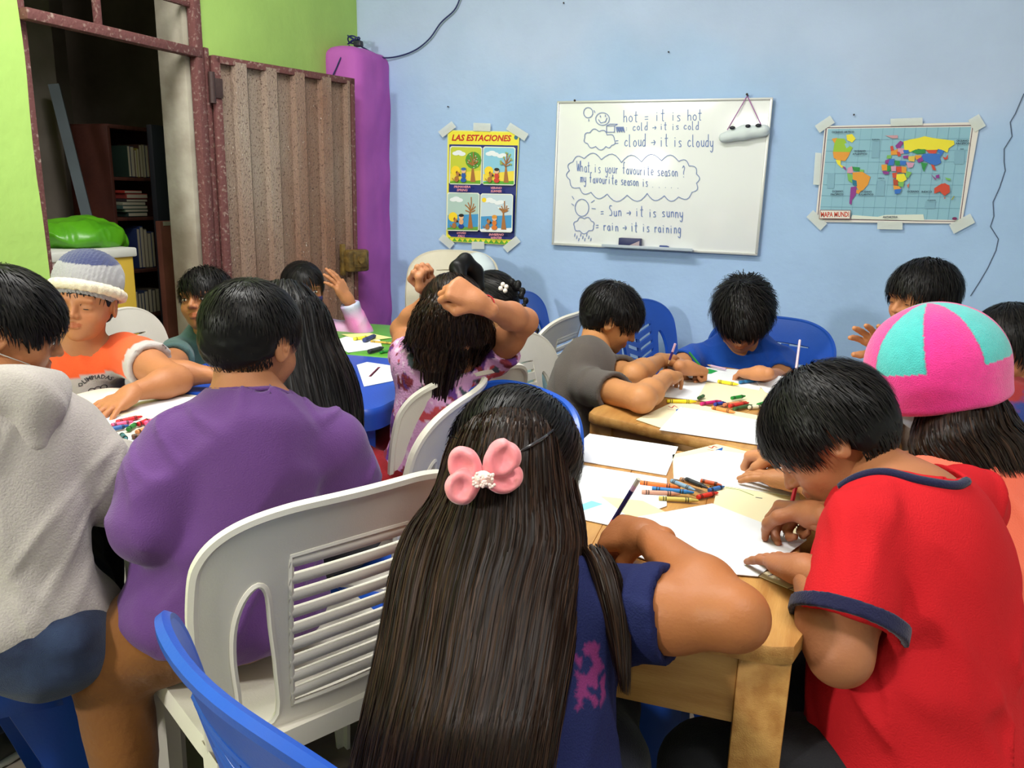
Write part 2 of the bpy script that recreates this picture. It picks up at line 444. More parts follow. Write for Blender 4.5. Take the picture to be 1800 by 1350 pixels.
def catmull(P_, t):
    P_ = np.asarray(P_, float); n = len(P_); t = np.clip(t, 0, n-1-1e-6); i = t.astype(int); f = (t-i)
    f = f.reshape(f.shape+(1,)*(P_.ndim-1)) if P_.ndim > 1 else f
    p0 = P_[np.clip(i-1, 0, n-1)]; p1 = P_[i]; p2 = P_[np.clip(i+1, 0, n-1)]; p3 = P_[np.clip(i+2, 0, n-1)]
    return .5*((2*p1)+(-p0+p2)*f+(2*p0-5*p1+4*p2-p3)*f**2+(-p0+3*p1-3*p2+p3)*f**3)
def hair_long(rows, back=.05, n=3000, K=16, kind='black', wave=.003, wid=.0014, seed=0, spread=.006, ragged=.12, wfreq=9, core=True, t0max=.45):
    """rows: list of (left, centre, right) world points of the outer surface, top to bottom"""
    g = np.random.default_rng(seed+3); R_ = np.array(rows, float); n_r = len(R_)
    def surf(s_, t_):
        c = catmull(R_, t_)            # (...,3 points,3)
        s2 = s_[..., None]; L, C_, Q = c[..., 0, :], c[..., 1, :], c[..., 2, :]
        mid = (L+Q)/2; return mid+(Q-L)/2*s2+(C_-mid)*(1-s2*s2)**.6
    parts = []
    if core:
        tt = np.linspace(0, n_r-1, (n_r-1)*4+1); ss = np.linspace(-1, 1, 15)
        T_, S_ = np.meshgrid(tt, ss, indexing='ij'); front = surf(S_, T_)
        R2 = catmull(R_, T_); mid = (R2[..., 0, :]+R2[..., 2, :])/2; out = unit(R2[..., 1, :]-mid)
        front = front-out*.004
        bk = mid+(R2[..., 2, :]-R2[..., 0, :])/2*S_[..., None]*.97-out*back*((1-S_**2)**.5)[..., None]
        ring = np.concatenate([front, bk[:, ::-1][:, 1:-1]], 1); a, b = ring.shape[:2]
        i = (np.arange(a-1)[:, None]*b+np.arange(b)[None]); j = (np.arange(a-1)[:, None]*b+((np.arange(b)+1) % b)[None])
        F = np.stack([i, j, j+b, i+b], -1).reshape(-1, 4)
        V = ring.reshape(-1, 3); V = np.concatenate([V, [ring[0].mean(0)], [ring[-1].mean(0)]]); c0, c1 = a*b, a*b+1
        k = np.arange(b); k2 = (k+1) % b
        F = np.concatenate([F, np.stack([k2, k, k*0+c0, k*0+c0], 1)[:, [0, 1, 2, 2]][:, :4]]) if False else F
        parts.append((V, F, np.array(HAIRC[kind][0])))
    s_ = g.uniform(-1, 1, n); s_ = np.sign(s_)*np.abs(s_)**.85; a = g.random(n)**1.5*t0max*(n_r-1); b = (n_r-1)*(1-ragged*g.random(n)**2)
    b = np.maximum(b, a+.8); t_ = a[:, None]+(b-a)[:, None]*np.linspace(0, 1, K)[None]
    ph = g.uniform(0, 6, (n, 1)); sw = s_[:, None]+wave*12*np.sin(t_*wfreq/ n_r+ph)*np.linspace(.2, 1, K)+g.normal(size=(n, 1))*.05*np.linspace(0, 1, K)
    P_ = surf(np.clip(sw, -1.06, 1.06), t_)
    e = 1e-2; du = surf(np.clip(sw, -1, 1)+e, t_)-surf(np.clip(sw, -1, 1)-e, t_); Wd = unit(du)
    T_ = unit(np.gradient(P_, axis=1)); nor = unit(np.cross(Wd, T_)); R2 = catmull(R_, t_); out = unit(R2[..., 1, :]-(R2[..., 0, :]+R2[..., 2, :])/2)
    sg = np.sign(np.sum(nor*out, -1, keepdims=True)); nor = nor*np.where(sg == 0, 1, sg)
    off = g.random((n, 1))*spread+wave*np.sin(t_*wfreq/n_r*1.7+ph*2)*.6
    P_ = P_+nor*off[..., None]; Wd = unit(Wd+nor*g.normal(size=(n, 1, 1))*.35)
    wd = wid*(.6+.8*g.random((n, 1)))*np.minimum(1, np.linspace(3, .15, K))[None]
    parts.append(ribbons(P_, Wd, wd, hcols(n, kind)))
    return parts

def cloth(name, rgb=None, **k):
    a = dict(rough=.85, bump=.35, bscale=420, spec=.2, var=.12, vscale=5, sheen=.15); a.update(k)
    return mat(name, rgb, **a)

def person(label, head, face, neck, shL, shR, elL, elR, wrL, wrR, pelvis, shirt, pants, scale=1.0, up=(0, 0, 1), roll_=0,
           handL=None, handR=None, poseL='rest', poseR='rest', palmL=None, palmR=None, sleeve='short', sleeve_f=.58, hem=None, near=False,
           skin=SKIN, facing=None, knees=None, feet=None, girth=1.0, arm=1.0, smile=False, eyes='down', brows=True, hoff=None, chestoff=0,
           neckhole=.052, cutball=None, bare_shoulder=False, folds=.003, shoe=(40, 42, 48), sock=None, ridges=(), fold_seed=0, shirt_h=None, belly=1.0, neckoff=(0,0,0),
           sleeve_r=.054, thighr=.068, headscale=None, pantlen=1.0):
    A = lambda v: None if v is None else np.asarray(v, float)
    head, neck, shL, shR, elL, elR, wrL, wrR, pelvis = map(A, (head, neck, shL, shR, elL, elR, wrL, wrR, pelvis))
    s = scale; hs = (headscale or s*.98)*.93
    root = empty('person', (pelvis[0], pelvis[1], pelvis[2]-.09), 0, label, 'person'); O = np.array(root.location)
    R = frame(face, up, roll_)
    sk = np.array(lin(skin))
    # ---- body: one mesh
    parts = []
    V, F, c = head_parts(smile); parts.append((((V*hs)@R.T)+head, F, c*sk))
    rt = nrm(shR-shL); upv = nrm(neck-pelvis); fwd = nrm(np.cross(upv, rt)); upv2 = np.cross(rt, fwd); RT = np.stack([rt, fwd, upv2], 1)
    sw = np.linalg.norm(shR-shL)
    chest = pelvis*.34+neck*.66+fwd*.0-upv*.0+fwd*chestoff
    t = SDF()
    base = head+R@np.array([0, -.022, -.055])*hs
    t.cone(neck-upv*.03+fwd*.0, base, .046*s*arm**.5, .042*s, k=.03)
    t.ell(chest, (sw*.47, .082*s*girth, .155*s), RT, k=.05)
    for p in (shL, shR): t.cone(neck-upv*.045*s, p, .046*s, .036*s*arm, k=.04)
    t.ell(pelvis*.72+neck*.28, (sw*.40*girth, .080*s*girth*belly, .12*s), RT, k=.06)
    t.ell(pelvis, (.120*s*girth, .092*s*girth, .085*s), RT, k=.05)
    hb = .006 if near else .009
    V, F = t.build(hb if bare_shoulder or near else .008); parts.append((V, F, sk))
    ha = .004 if near else .0055
    for (sh, el, wr, hd, pose, palm, right) in ((shL, elL, wrL, handL, poseL, palmL, False), (shR, elR, wrR, handR, poseR, palmR, True)):
        if el is None: continue
        a = SDF(); m1 = (sh+el)/2; a.chain([sh, m1, el], [.040*s*arm, .037*s*arm, .031*s*arm], k=.02)
        m2 = el*.68+wr*.32; a.chain([el, m2, wr], [.030*s*arm, .0315*s*arm, .0195*s*arm**.6], k=.02)
        V, F = a.build(ha); parts.append((V, F, sk))
        if hd is None: hd = nrm(wr-el)
        pn = np.array((0, 0, -1.)) if palm is None else nrm(palm)
        y = nrm(hd); z = -nrm(pn-y*np.dot(pn, y)); x = np.cross(y, z)
        HV, HF = hand_parts(pose, right, s*.93); HR = np.stack([x, y, z], 1)
        hc = np.tile(sk, (len(HV), 1)); parts.append((HV@HR.T+wr, HF, hc))
    # legs
    fc = nrm(facing) if facing is not None else nrm(np.array([fwd[0], fwd[1], 0])); rl = np.cross(fc, (0, 0, 1))
    hips = [pelvis-rl*.072*s-np.array([0, 0, .015]), pelvis+rl*.072*s-np.array([0, 0, .015])]
    if knees is None: knees = [h+fc*.36*s+rl*q*.05 for h, q in zip(hips, (-1, 1))]
    if feet is None: feet = [np.array([k[0]+fc[0]*.02, k[1]+fc[1]*.02, .075]) for k in knees]
    knees = [A(k) for k in knees]; feet = [A(k) for k in feet]
    l = SDF()
    for h_, k_, f_ in zip(hips, knees, feet): l.chain([h_, k_, f_], [.062*s, .046*s, .030*s], k=.02)
    V, F = l.build(.011); parts.append((V, F, sk))
    np_mesh('body', parts, skinmat(), root, O)
    # ---- shirt
    sg = SDF(); e = .013*s
    sg.ell(chest, (sw*.485+e*.6, .082*s*girth+e, .158*s+e), RT, k=.05)
    sl_r = sleeve_r*s
    for p in (shL, shR): sg.cone(neck-upv*.050*s, p-upv*.006, .047*s+e*.2, .040*s*arm+e*.7, k=.045)
    sg.ell(pelvis*.70+neck*.30, (sw*.40*girth+e*1.2, .082*s*girth*belly+e*1.3, .13*s), RT, k=.06)
    bt = pelvis if hem is None else A(hem)
    sg.ell(bt+upv*.02, (.122*s*girth**.75+e*1.3, .094*s*girth+e*1.3, .085*s), RT, k=.05)
    cuts = []
    for (sh, el, wr) in ((shL, elL, wrL), (shR, elR, wrR)):
        if el is None: continue
        if sleeve == 'short':
            q = sh+(el-sh)*sleeve_f; b_ = sh+(el-sh)*(sleeve_f+.12); d_ = nrm(el-sh); ra_, rb_ = .044*s*arm+e*.5, sl_r*arm
            def sl(p, a=sh, b=b_, ra=ra_, rb=rb_, q=q, d=d_):
                ab = b-a; t = np.clip(((p-a)@ab)/(ab@ab), 0, 1); return np.maximum(np.linalg.norm(p-(a+t[..., None]*ab), axis=-1)-(ra+(rb-ra)*t), (p-q)@d)
            m_ = max(ra_, rb_); sg.ops.append(('u', sl, np.minimum(sh, b_)-m_, np.maximum(sh, b_)+m_, .012)); cuts.append((q, d_, el))
        elif sleeve == 'long':
            sg.chain([sh, (sh+el)/2, el], [.044*s*arm+e*.5, .045*s*arm+e*.4, .041*s*arm+e*.4], k=.03); q = el+(wr-el)*.93
            sg.chain([el, q, q+(wr-el)*.12], [.041*s*arm+e*.4, .030*s*arm+e*.3, .028*s*arm+e*.3], k=.02); cuts.append((q, nrm(wr-el), wr))
    for a_, b_, r_ in ridges: sg.cone(a_, b_, r_, r_*.6, k=.022)
    if folds:
        sq = RT@np.diag([1, 1, .38])@RT.T
        dg = nrm(RT[:, 0]*.7+RT[:, 2]); dg2 = nrm(RT[:, 0]*-.6+RT[:, 2])
        def fold_fn(p):
            q = (p-chest); a_ = q-dg*((q@dg)*.70)[..., None]; b_ = q-dg2*((q@dg2)*.72)[..., None]
            n1 = sn(a_, 27/s, fold_seed); n2 = sn(b_, 33/s, fold_seed+7); n3 = sn(q@sq.T, 20/s, fold_seed+2)
            return folds*(.7*n3-1.15*np.exp(-(n1/.22)**2)*np.clip(n2+.55, 0, 1)-.9*np.exp(-(n2/.20)**2)*np.clip(n1+.5, 0, 1)+.35)
        sg.disp(fold_fn)
    for q, d, far in cuts:
        # local cut: only near the sleeve end
        def fn(p, q=q, d=d): return np.maximum(-((p-q)@d), np.linalg.norm(p-(q+d*.05), axis=-1)-.085*s)
        if sleeve != 'short': sg.ops.append(('s', lambda p, q=q, d=d: np.maximum(-((p-q)@d), np.linalg.norm(p-(q+d*.03), axis=-1)-.06*s), q-.1, q+.1, .003))
        sg.cone(q-d*.012, q+d*.03, (min(.0400*arm, sleeve_r*arm*.86) if sleeve == 'short' else .024*arm)*s, k=.002, op='s')
    if neckhole:
        nb = neck+A(neckoff)
        sg.cone(nb-upv*.006+nrm(base-nb)*.0, base+(base-nb)*.4, neckhole*s, neckhole*1.1*s, k=.008, op='s')
    if cutball is not None: sg.ell(cutball[0], (cutball[1],)*3, k=.006, op='s')
    sg.half(bt-upv*.075*s, -upv, k=.01)
    V, F = sg.build(shirt_h or (.0055 if near else .0075))
    so = np_mesh('shirt', [(V, F, None)], shirt, root, O)
    # ---- trousers
    tr = SDF(); tr.ell(pelvis-np.array([0, 0, .01]), (.122*s*girth**.5+.008, .095*s*girth+.012, .086*s), RT, k=.04)
    for h_, k_, f_ in zip(hips, knees, feet):
        fe = k_+(f_-k_)*pantlen
        tr.chain([h_, (h_+k_)/2, k_], [.080*s, thighr*1.06*s, thighr*.88*s], k=.05); tr.chain([k_, fe], [thighr*.86*s, .047*s], k=.03)
        tr.half(fe+np.array([0, 0, -.005]), (0, 0, -1)) if pantlen >= .99 else None
    tr.disp(lambda p: .0035*(sn(p, 40, fold_seed+3)+.5*sn(p*np.array([1, 1, 2.2]), 55, fold_seed+4)))
    V, F = tr.build(.0085 if near else .012); np_mesh('trousers', [(V, F, None)], pants, root, O)
    # shoes
    for f_ in feet:
        sh_ = SDF(); b0 = np.array([f_[0], f_[1], 0]); sh_.cone(b0+np.array([0, 0, .035])-fc*.02, b0+fc*.11+np.array([0, 0, .026]), .034*s, .027*s, k=.02)
        sh_.cone(b0+np.array([0, 0, .05])-fc*.01, b0+np.array([0, 0, .095])-fc*.012, .034*s, .031*s, k=.02); sh_.half((0, 0, .001), (0, 0, -1))
        V, F = sh_.build(.007); np_mesh('shoe', [(V, F, None)], mat('shoe_%d' % shoe[0], shoe, rough=.6), root, O)
        sb = SDF(); sb.cone(b0+np.array([0, 0, .008])-fc*.025, b0+fc*.112+np.array([0, 0, .008]), .039*s, .033*s, k=.01); sb.half((0, 0, .016), (0, 0, 1)); sb.half((0, 0, .001), (0, 0, -1))
        V, F = sb.build(.006); np_mesh('shoe_sole', [(V, F, None)], mat('sole_white', (214, 212, 205), rough=.6), root, O)
    info = dict(root=root, O=O, H=head, R=R, s=hs, fwd=fwd, up=upv, rt=rt, RT=RT, sk=sk, chest=chest, neck=neck)
    T = lambda p: (np.asarray(p, float)*hs)@R.T+head
    info['T'] = T
    if eyes:
        for q in (-1, 1):
            if eyes == 'open':
                e_ = MB(); e_.ball(T((q*.030, .0715, -.003))-O, np.array([.0112, .0080, .0056])*hs, (236, 228, 220), 14, 9, R)
                e_.ball(T((q*.030, .0755, -.003))-O, np.array([.0052, .0048, .0050])*hs, (34, 20, 16), 12, 7, R)
                e_.obj('eye', mat('eye', attr=True, rough=.15), root, True)
            l = MB(); zz = .0025 if eyes == 'open' else -.0065
            pts = [T((q*(.030+x), .0775-abs(x)*abs(x)*45, zz+(-.0002 if eyes == 'open' else .25)*(x*x*(14 if eyes != 'open' else 1))))-O for x in np.linspace(-.0125, .0125, 7)]
            l.tube(pts, np.array([.0004, .0010, .0013, .0014, .0014, .0013, .0006])*hs, 5, (22, 14, 12)); l.obj('eyelashes', mat('eyelash', attr=True, rough=.6), root, True)
            if brows:
                b_ = MB(); pts = [T((q*x, y, z))-O for x, y, z in ((.014, .0795, .017), (.024, .0800, .0205), (.034, .0755, .021), (.043, .066, .0165))]
                b_.tube(pts, np.array([.0022, .0026, .0022, .0008])*hs, 6, (28, 19, 16)); b_.obj('eyebrow', mat('eyelash', attr=True, rough=.6), root, True)
    return info
def add_hair(info, parts, name='hair'):
    return np_mesh(name, parts, hairmat(), info['root'], info['O'])
def add_sdf(info, name, sdf, m, h=.005, parent=None):
    V, F = sdf.build(h); return np_mesh(name, [(V, F, None)], m, parent or info['root'], info['O'])
# ------------------------------------------------------------------ plastic chairs, stool, tables
WPL = lambda: mat('white_plastic', (232, 226, 213), rough=.38, bump=.08, bscale=300, spec=.5, var=.06, vscale=9)
CPL = lambda: mat('cream_plastic', (214, 204, 184), rough=.4, bump=.08, bscale=300, spec=.5, var=.08, vscale=9)
BPL = lambda: mat('blue_plastic', (30, 82, 184), rough=.32, bump=.06, bscale=260, spec=.5, var=.12, vscale=7)
def smooth_contour(pts, n):
    pts = np.array(pts, float); P_ = np.concatenate([pts[-1:], pts, pts[:2]]); t = np.linspace(0, len(pts), n, endpoint=False)
    i = t.astype(int); f = (t-i)[:, None]; p0, p1, p2, p3 = P_[i], P_[i+1], P_[(i+2)], P_[np.minimum(i+3, len(P_)-1)]
    return .5*((2*p1)+(-p0+p2)*f+(2*p0-5*p1+4*p2-p3)*f**2+(-p0+3*p1-3*p2+p3)*f**3)
SEAT_Z = .43
def chair_mesh_set(kind):
    """returns dict of meshes for the parts, local frame: sitter faces +y"""
    m = {'white': WPL, 'blue': BPL, 'cream': CPL, 'whitesolid': WPL, 'bluesolid': BPL}[kind]()
    HB = .40
    def bend(P_):       # (u, v, w) -> local xyz ; w outwards to the rear
        P_ = np.asarray(P_, float); u, v, w_ = P_[..., 0], P_[..., 1], P_[..., 2]
        y = -.185-.16*v-.22*v*v+1.15*u*u*(.6+.8*np.clip(v, 0, .4))-w_
        return np.stack([u, y, SEAT_Z+v], -1)
    out = [(-.192, -.03)]
    for v in np.linspace(.03, .25, 6): out.append((-(.194+.026*math.sin(min(1, v/.26)*math.pi/2)), v))
    for a in np.linspace(10, 170, 15): 
        c_, s_ = math.cos(math.radians(180-a)), math.sin(math.radians(a)); out.append((.220*np.sign(c_)*abs(c_)**.62, .265+.135*abs(s_)**.72))
    for v in np.linspace(.25, .03, 6): out.append(((.194+.026*math.sin(min(1, v/.26)*math.pi/2)), v))
    out += [(.192, -.03)]
    out = np.array(out)
    solid = 'solid' in kind
    cx0, cx1 = (.076, .096) if not solid else (.10, .13)        # half width of the slatted window at its foot and top
    v0, v1 = .035, .315
    win = [(-cx0, v0), (cx0, v0)]+[(x, v1+.006*(1-(x/cx1)**2)) for x in np.linspace(cx1, -cx1, 7)]
    def side(q):
        if solid: return None
        c = [(q*.150, .012), (q*.158, .08), (q*.166, .15), (q*.166, .21), (q*.155, .255), (q*.138, .275), (q*.124, .255), (q*.115, .19), (q*.104, .11), (q*.100, .02)]
        c = smooth_contour(c, 36); return c if q > 0 else c[::-1]
    holes = [np.array(win)]+([side(1), side(-1)] if not solid else [])
    loops = [[Vector((p[0], p[1], 0)) for p in l] for l in [out]+holes]
    tris = geometry.tessellate_polygon(loops); P2 = np.concatenate([out]+holes)
    bm = bmesh.new(); vs = [bm.verts.new((p[0], p[1], 0)) for p in P2]
    for t in tris:
        try: bm.faces.new([vs[i] for i in t])
        except ValueError: pass
    for x in np.linspace(-.2, .2, 21): bmesh.ops.bisect_plane(bm, geom=bm.verts[:]+bm.edges[:]+bm.faces[:], plane_co=(x, 0, 0), plane_no=(1, 0, 0))
    for y in np.linspace(0, .39, 14): bmesh.ops.bisect_plane(bm, geom=bm.verts[:]+bm.edges[:]+bm.faces[:], plane_co=(0, y, 0), plane_no=(0, 1, 0))
    bmesh.ops.recalc_face_normals(bm, faces=bm.faces[:]); bm.verts.index_update()
    V2 = np.array([v.co[:] for v in bm.verts]); F = [[v.index for v in f.verts] for f in bm.faces]
    bed = [(e.verts[0].index, e.verts[1].index) for e in bm.edges if e.is_boundary]; bm.free()
    A = V2.copy(); A[:, 2] = .0045; B = V2.copy(); B[:, 2] = -.0045; n = len(V2)
    FF = F+[[i+n for i in f][::-1] for f in F]+[(a, b, b+n, a+n) for a, b in bed]
    bf = MB(); bf.add(bend(np.concatenate([A, B])), FF)
    def loop_tube(c, r, closed=True):
        c = np.array(c); P3 = np.stack([c[:, 0], c[:, 1], np.full(len(c), .003)], 1); bf.tube(bend(P3), r, 6, closed=closed)
    dense = np.array([catmull(out, np.array([t]))[0] for t in np.linspace(0, len(out)-1, 90)])
    loop_tube(dense, .0085, False)
    if not solid:
        for q in (1, -1): loop_tube(side(q), .0055)
    wd = []
    for i in range(len(win)):
        a, b = np.array(win[i]), np.array(win[(i+1) % len(win)]); k = max(1, int(np.linalg.norm(b-a)/.02)); wd += [a+(b-a)*j/k for j in range(k)]
    loop_tube(wd, .0045)
    res = {'backrest': bf.mesh('backrest', m, True, 40)}
    slats = []
    def slat(fn, n=10):      # fn(t)->(u,v) centre, half height
        S = MB(); rows = []
        for t in np.linspace(0, 1, n):
            (u, v), hh, sk_ = fn(t); rows.append([(u, v-hh, -.0035), (u, v-hh*.5, .006), (u, v+hh*.55, .0075), (u, v+hh, .004), (u, v+hh, -.004)])
        S.grid(bend(np.array(rows)), closed_u=True); S.add(bend(np.array(rows[0])), [(0, 1, 2, 3, 4)]); S.add(bend(np.array(rows[-1])), [(4, 3, 2, 1, 0)])
        return S.mesh('slat', m, True, 50)
    if kind in ('white', 'cream'):
        ns = 9; pit = (v1-v0)/ns
        for i in range(ns):
            v = v0+pit*(i+.52); hw = cx0+(cx1-cx0)*(v-v0)/(v1-v0)+.004
            slats.append(slat(lambda t, v=v, hw=hw: ((-hw+2*hw*t, v+.004*math.sin(math.pi*t)), pit*.36, 0)))
    elif solid:
        ns = 4; pit = (v1-v0)/ns
        for i in range(ns):
            v = v0+pit*(i+.5); hw = cx0+(cx1-cx0)*(v-v0)/(v1-v0)+.004
            slats.append(slat(lambda t, v=v, hw=hw: ((-hw+2*hw*t, v), pit*.42, 0)))
        S = None
        for u in (-.045, .045):
            slats.append(slat(lambda t, u=u: ((u-.014+.028*t, (v0+v1)/2), (v1-v0)/2, 0), 3))
    else:
        ns = 8; pit = (v1-v0)/ns
        slats.append(slat(lambda t: ((-.009+.018*t, (v0+v1)/2), (v1-v0)/2+.004, 0), 3))
        for q in (-1, 1):
            for i in range(ns):
                v = v0+pit*(i+.35); hw = cx0+(cx1-cx0)*(v-v0)/(v1-v0)+.004
                slats.append(slat(lambda t, v=v, hw=hw, q=q: ((q*hw*t, min(v+.030*(t if q else 0)-.0, v1)), pit*.30, 0), 6))
    res['slats'] = slats
    # seat
    st = MB(); nU, nV = 17, 15; P_ = np.zeros((nU, nV, 3))
    for i, a in enumerate(np.linspace(-1, 1, nU)):
        for j, b in enumerate(np.linspace(-1, 1, nV)):
            hw = .205-.006*(1-b)/2*1.4; ee = (abs(a)**8+abs(b)**8)**(1/8.); k = max(abs(a), abs(b))/max(ee, 1e-6)
            P_[i, j] = (a*hw*k, b*.195*k-.008, SEAT_Z-.010*(1-a*a)*(1-b*b)-(.012*max(0, b-.6)/.4))
    st.grid(P_); rim = np.concatenate([P_[:, 0], P_[-1, 1:], P_[::-1, -1][1:], P_[0, ::-1][1:-1]])
    lower = rim*np.array([1.02, 1.02, 1])+np.array([0, 0, -.035]); st.grid(np.stack([rim, (rim+lower)/2*np.array([1.004, 1.004, 1]), lower]), closed_u=True)
    st.grid(P_+np.array([0, 0, -.007]))
    res['seat'] = st.mesh('seat', m, True, 50)
    legs = []
    for (x0, y0, x1, y1, rear) in ((-.172, .158, -.215, .20, 0), (.172, .158, .215, .20, 0), (-.172, -.172, -.210, -.265, 1), (.172, -.172, .210, -.265, 1)):
        L_ = MB(); K = 7; sx, sy = np.sign(x0), np.sign(y0)
        for k in range(1): pass
        rows = []
        for t in np.linspace(0, 1, K):
            x = x0+(x1-x0)*t+sx*.012*math.sin(t*math.pi*.5)*(1-t); y = y0+(y1-y0)*t; z = SEAT_Z-.005-(SEAT_Z-.005)*t
            w_ = .037*(1-t)**1.3+.021; d = .008
            prof = [(w_*sx*-.6, w_*sy*.5-.0), (w_*sx*.5, w_*sy*.5), (w_*sx*.5, -w_*sy*.6), (w_*sx*.5-sx*d, -w_*sy*.6), (w_*sx*.5-sx*d, w_*sy*.5-sy*d), (-w_*sx*.6, w_*sy*.5-sy*d)]
            rows.append([(x+a, y+b, z) for a, b in prof])
        L_.grid(np.array(rows), closed_u=True); L_.add(rows[-1], [(0, 1, 2, 3, 4, 5)]); legs.append(L_.mesh('leg', m, True, 40))
    res['legs'] = legs; return res
_ch = {}
def chair(kind, loc, rz, label, group=None, tilt=0):
    if kind not in _ch: _ch[kind] = chair_mesh_set(kind)
    S = _ch[kind]; r = empty('plastic_chair', (loc[0], loc[1], loc[2] if len(loc) > 2 else 0), rz, label, 'chair', group)
    if tilt: r.rotation_euler = (tilt, 0, rz)
    def a(n, me):
        o = bpy.data.objects.new(n, me); COL.objects.link(o); o.parent = r; return o
    a('seat', S['seat']); a('backrest', S['backrest'])
    for s in S['slats']: a('slat', s)
    for s in S['legs']: a('leg', s)
    return r
def rzdir(v): return math.atan2(-v[0], v[1])       # rotation that turns +y towards v

def stool(loc, rz, label):
    m = BPL(); r = empty('plastic_stool', (loc[0], loc[1], 0), rz, label, 'stool')
    z = .44; t = MB(); n = 15; P_ = np.zeros((n, n, 3))
    for i, a in enumerate(np.linspace(-1, 1, n)):
        for j, b in enumerate(np.linspace(-1, 1, n)):
            ee = (abs(a)**7+abs(b)**7)**(1/7.); k = max(abs(a), abs(b))/max(ee, 1e-6); P_[i, j] = (a*.15*k, b*.15*k, z+.004*math.cos(a*1.5)*math.cos(b*1.5))
    t.grid(P_); rim = np.concatenate([P_[:, 0], P_[-1, 1:], P_[::-1, -1][1:], P_[0, ::-1][1:-1]])
    ang = np.arange(len(rim)); l1 = rim*np.array([1.05, 1.05, 1])+np.array([0, 0, -.012]); l2 = rim*np.array([1.10, 1.10, 1]); edge = 1-np.minimum(np.abs(rim[:, 0]), np.abs(rim[:, 1]))/.15
    l2[:, 2] = z-.10+.055*edge**.7
    t.grid(np.stack([rim, l1, l2]), closed_u=True); t.obj('seat', m, r, True, 50)
    for sx in (-1, 1):
        for sy in (-1, 1):
            L_ = MB(); rows = []
            for q in np.linspace(0, 1, 6):
                zz = (z-.03)*(1-q); x = sx*(.150+.05*q); y = sy*(.150+.05*q); w_ = .075*(1-q)**1.1+.03; d = .006
                rows.append([(x-sx*w_, y, zz), (x, y, zz), (x, y-sy*w_, zz), (x-sx*d, y-sy*w_, zz), (x-sx*d, y-sy*d, zz), (x-sx*w_, y-sy*d, zz)])
            L_.grid(np.array(rows), closed_u=True); L_.obj('leg', m, r, True, 40)
    return r

def wood_table(c00, ex, ey, W, D_, z, label, nplank=3, seed=0):
    """c00: near-left corner, ex, ey unit vectors, size W x D_"""
    r = empty('wooden_table', (c00[0], c00[1], 0), 0, label, 'table'); ex = np.array([ex[0], ex[1], 0.]); ey = np.array([ey[0], ey[1], 0.])
    g = random.Random(seed); R = np.stack([ex, ey, np.array([0, 0, 1.])], 1); m = mat('pine_wood', (196, 146, 80), rough=.5, bump=.25, bscale=40, rgb2=(168, 114, 54), vscale=3.2, stretch=(14, 1.6, 14), coat=.15)
    m2 = mat('pine_wood_rail', (194, 144, 80), rough=.5, bump=.25, bscale=40, rgb2=(170, 118, 58), vscale=3.2, stretch=(1.6, 14, 14), coat=.15)
    th = .024; pw = W/nplank
    for i in range(nplank):
        p = MB(); w_ = pw-.0015; L = D_
        # plank with a slightly rough, rounded end
        nx, ny = 5, 15; top = np.zeros((ny, nx, 3))
        for j, v in enumerate(np.linspace(0, L, ny)):
            for k, u in enumerate(np.linspace(0, w_, nx)):
                dy = 0; 
                x = i*pw+u; y = v
                if j in (0, ny-1): y += (g.random()-.5)*.004
                cut = .022
                if i == 0 and k == 0 and j in (0, ny-1): x += cut*.6; y += cut*.5*(1 if j == 0 else -1)
                if i == nplank-1 and k == nx-1 and j in (0, ny-1): x -= cut*.6; y += cut*.5*(1 if j == 0 else -1)
                top[j, k] = (x, y, z-.0008*(g.random()))
        bot = top.copy(); bot[..., 2] = z-th
        def ring(a): return np.concatenate([a[0], a[1:, -1], a[-1, ::-1][1:], a[::-1, 0][1:-1]])
        c_ = top.mean((0, 1)); ins = top.copy(); rt_ = ring(top); rm = (ring(top)-c_)*np.array([1, 1, 0])
        e = rm/np.maximum(np.abs(rm).max(1)[:, None], 1e-6)*.003
        p.grid(top@R.T); p.grid((bot[::-1])@R.T); r1 = rt_.copy(); r1 = r1+e*.9*0; p.grid(np.stack([rt_, rt_+e*.8+np.array([0, 0, -.004]), ring(bot)+e*.8+np.array([0, 0, .004]), ring(bot)])@R.T, closed_u=True)
        p.obj('plank', m, r, True, 35)
    ins = .014; lw = .062
    for (x, y) in ((ins, ins), (W-ins-lw, ins), (ins, D_-ins-lw), (W-ins-lw, D_-ins-lw)):
        b = MB(); b.rbox((R@np.array([x+lw/2, y+lw/2, 0]))+np.array([0, 0, (z-th)/2]), (lw, lw, z-th), .003, R=R); b.obj('leg', m, r, True, 30)
    hh = .105; zc = z-th-hh/2
    for (cx_, cy_, sx, sy, mm) in ((W/2, ins+.018, W-2*ins-2*lw, .02, m2), (W/2, D_-ins-.018, W-2*ins-2*lw, .02, m2), (ins+.018, D_/2, .02, D_-2*ins-2*lw, m), (W-ins-.018, D_/2, .02, D_-2*ins-2*lw, m)):
        b = MB(); b.rbox((R@np.array([cx_, cy_, 0]))+np.array([0, 0, zc]), (sx, sy, hh), .002, R=R); b.obj('apron', mm, r, True, 30)
    return r

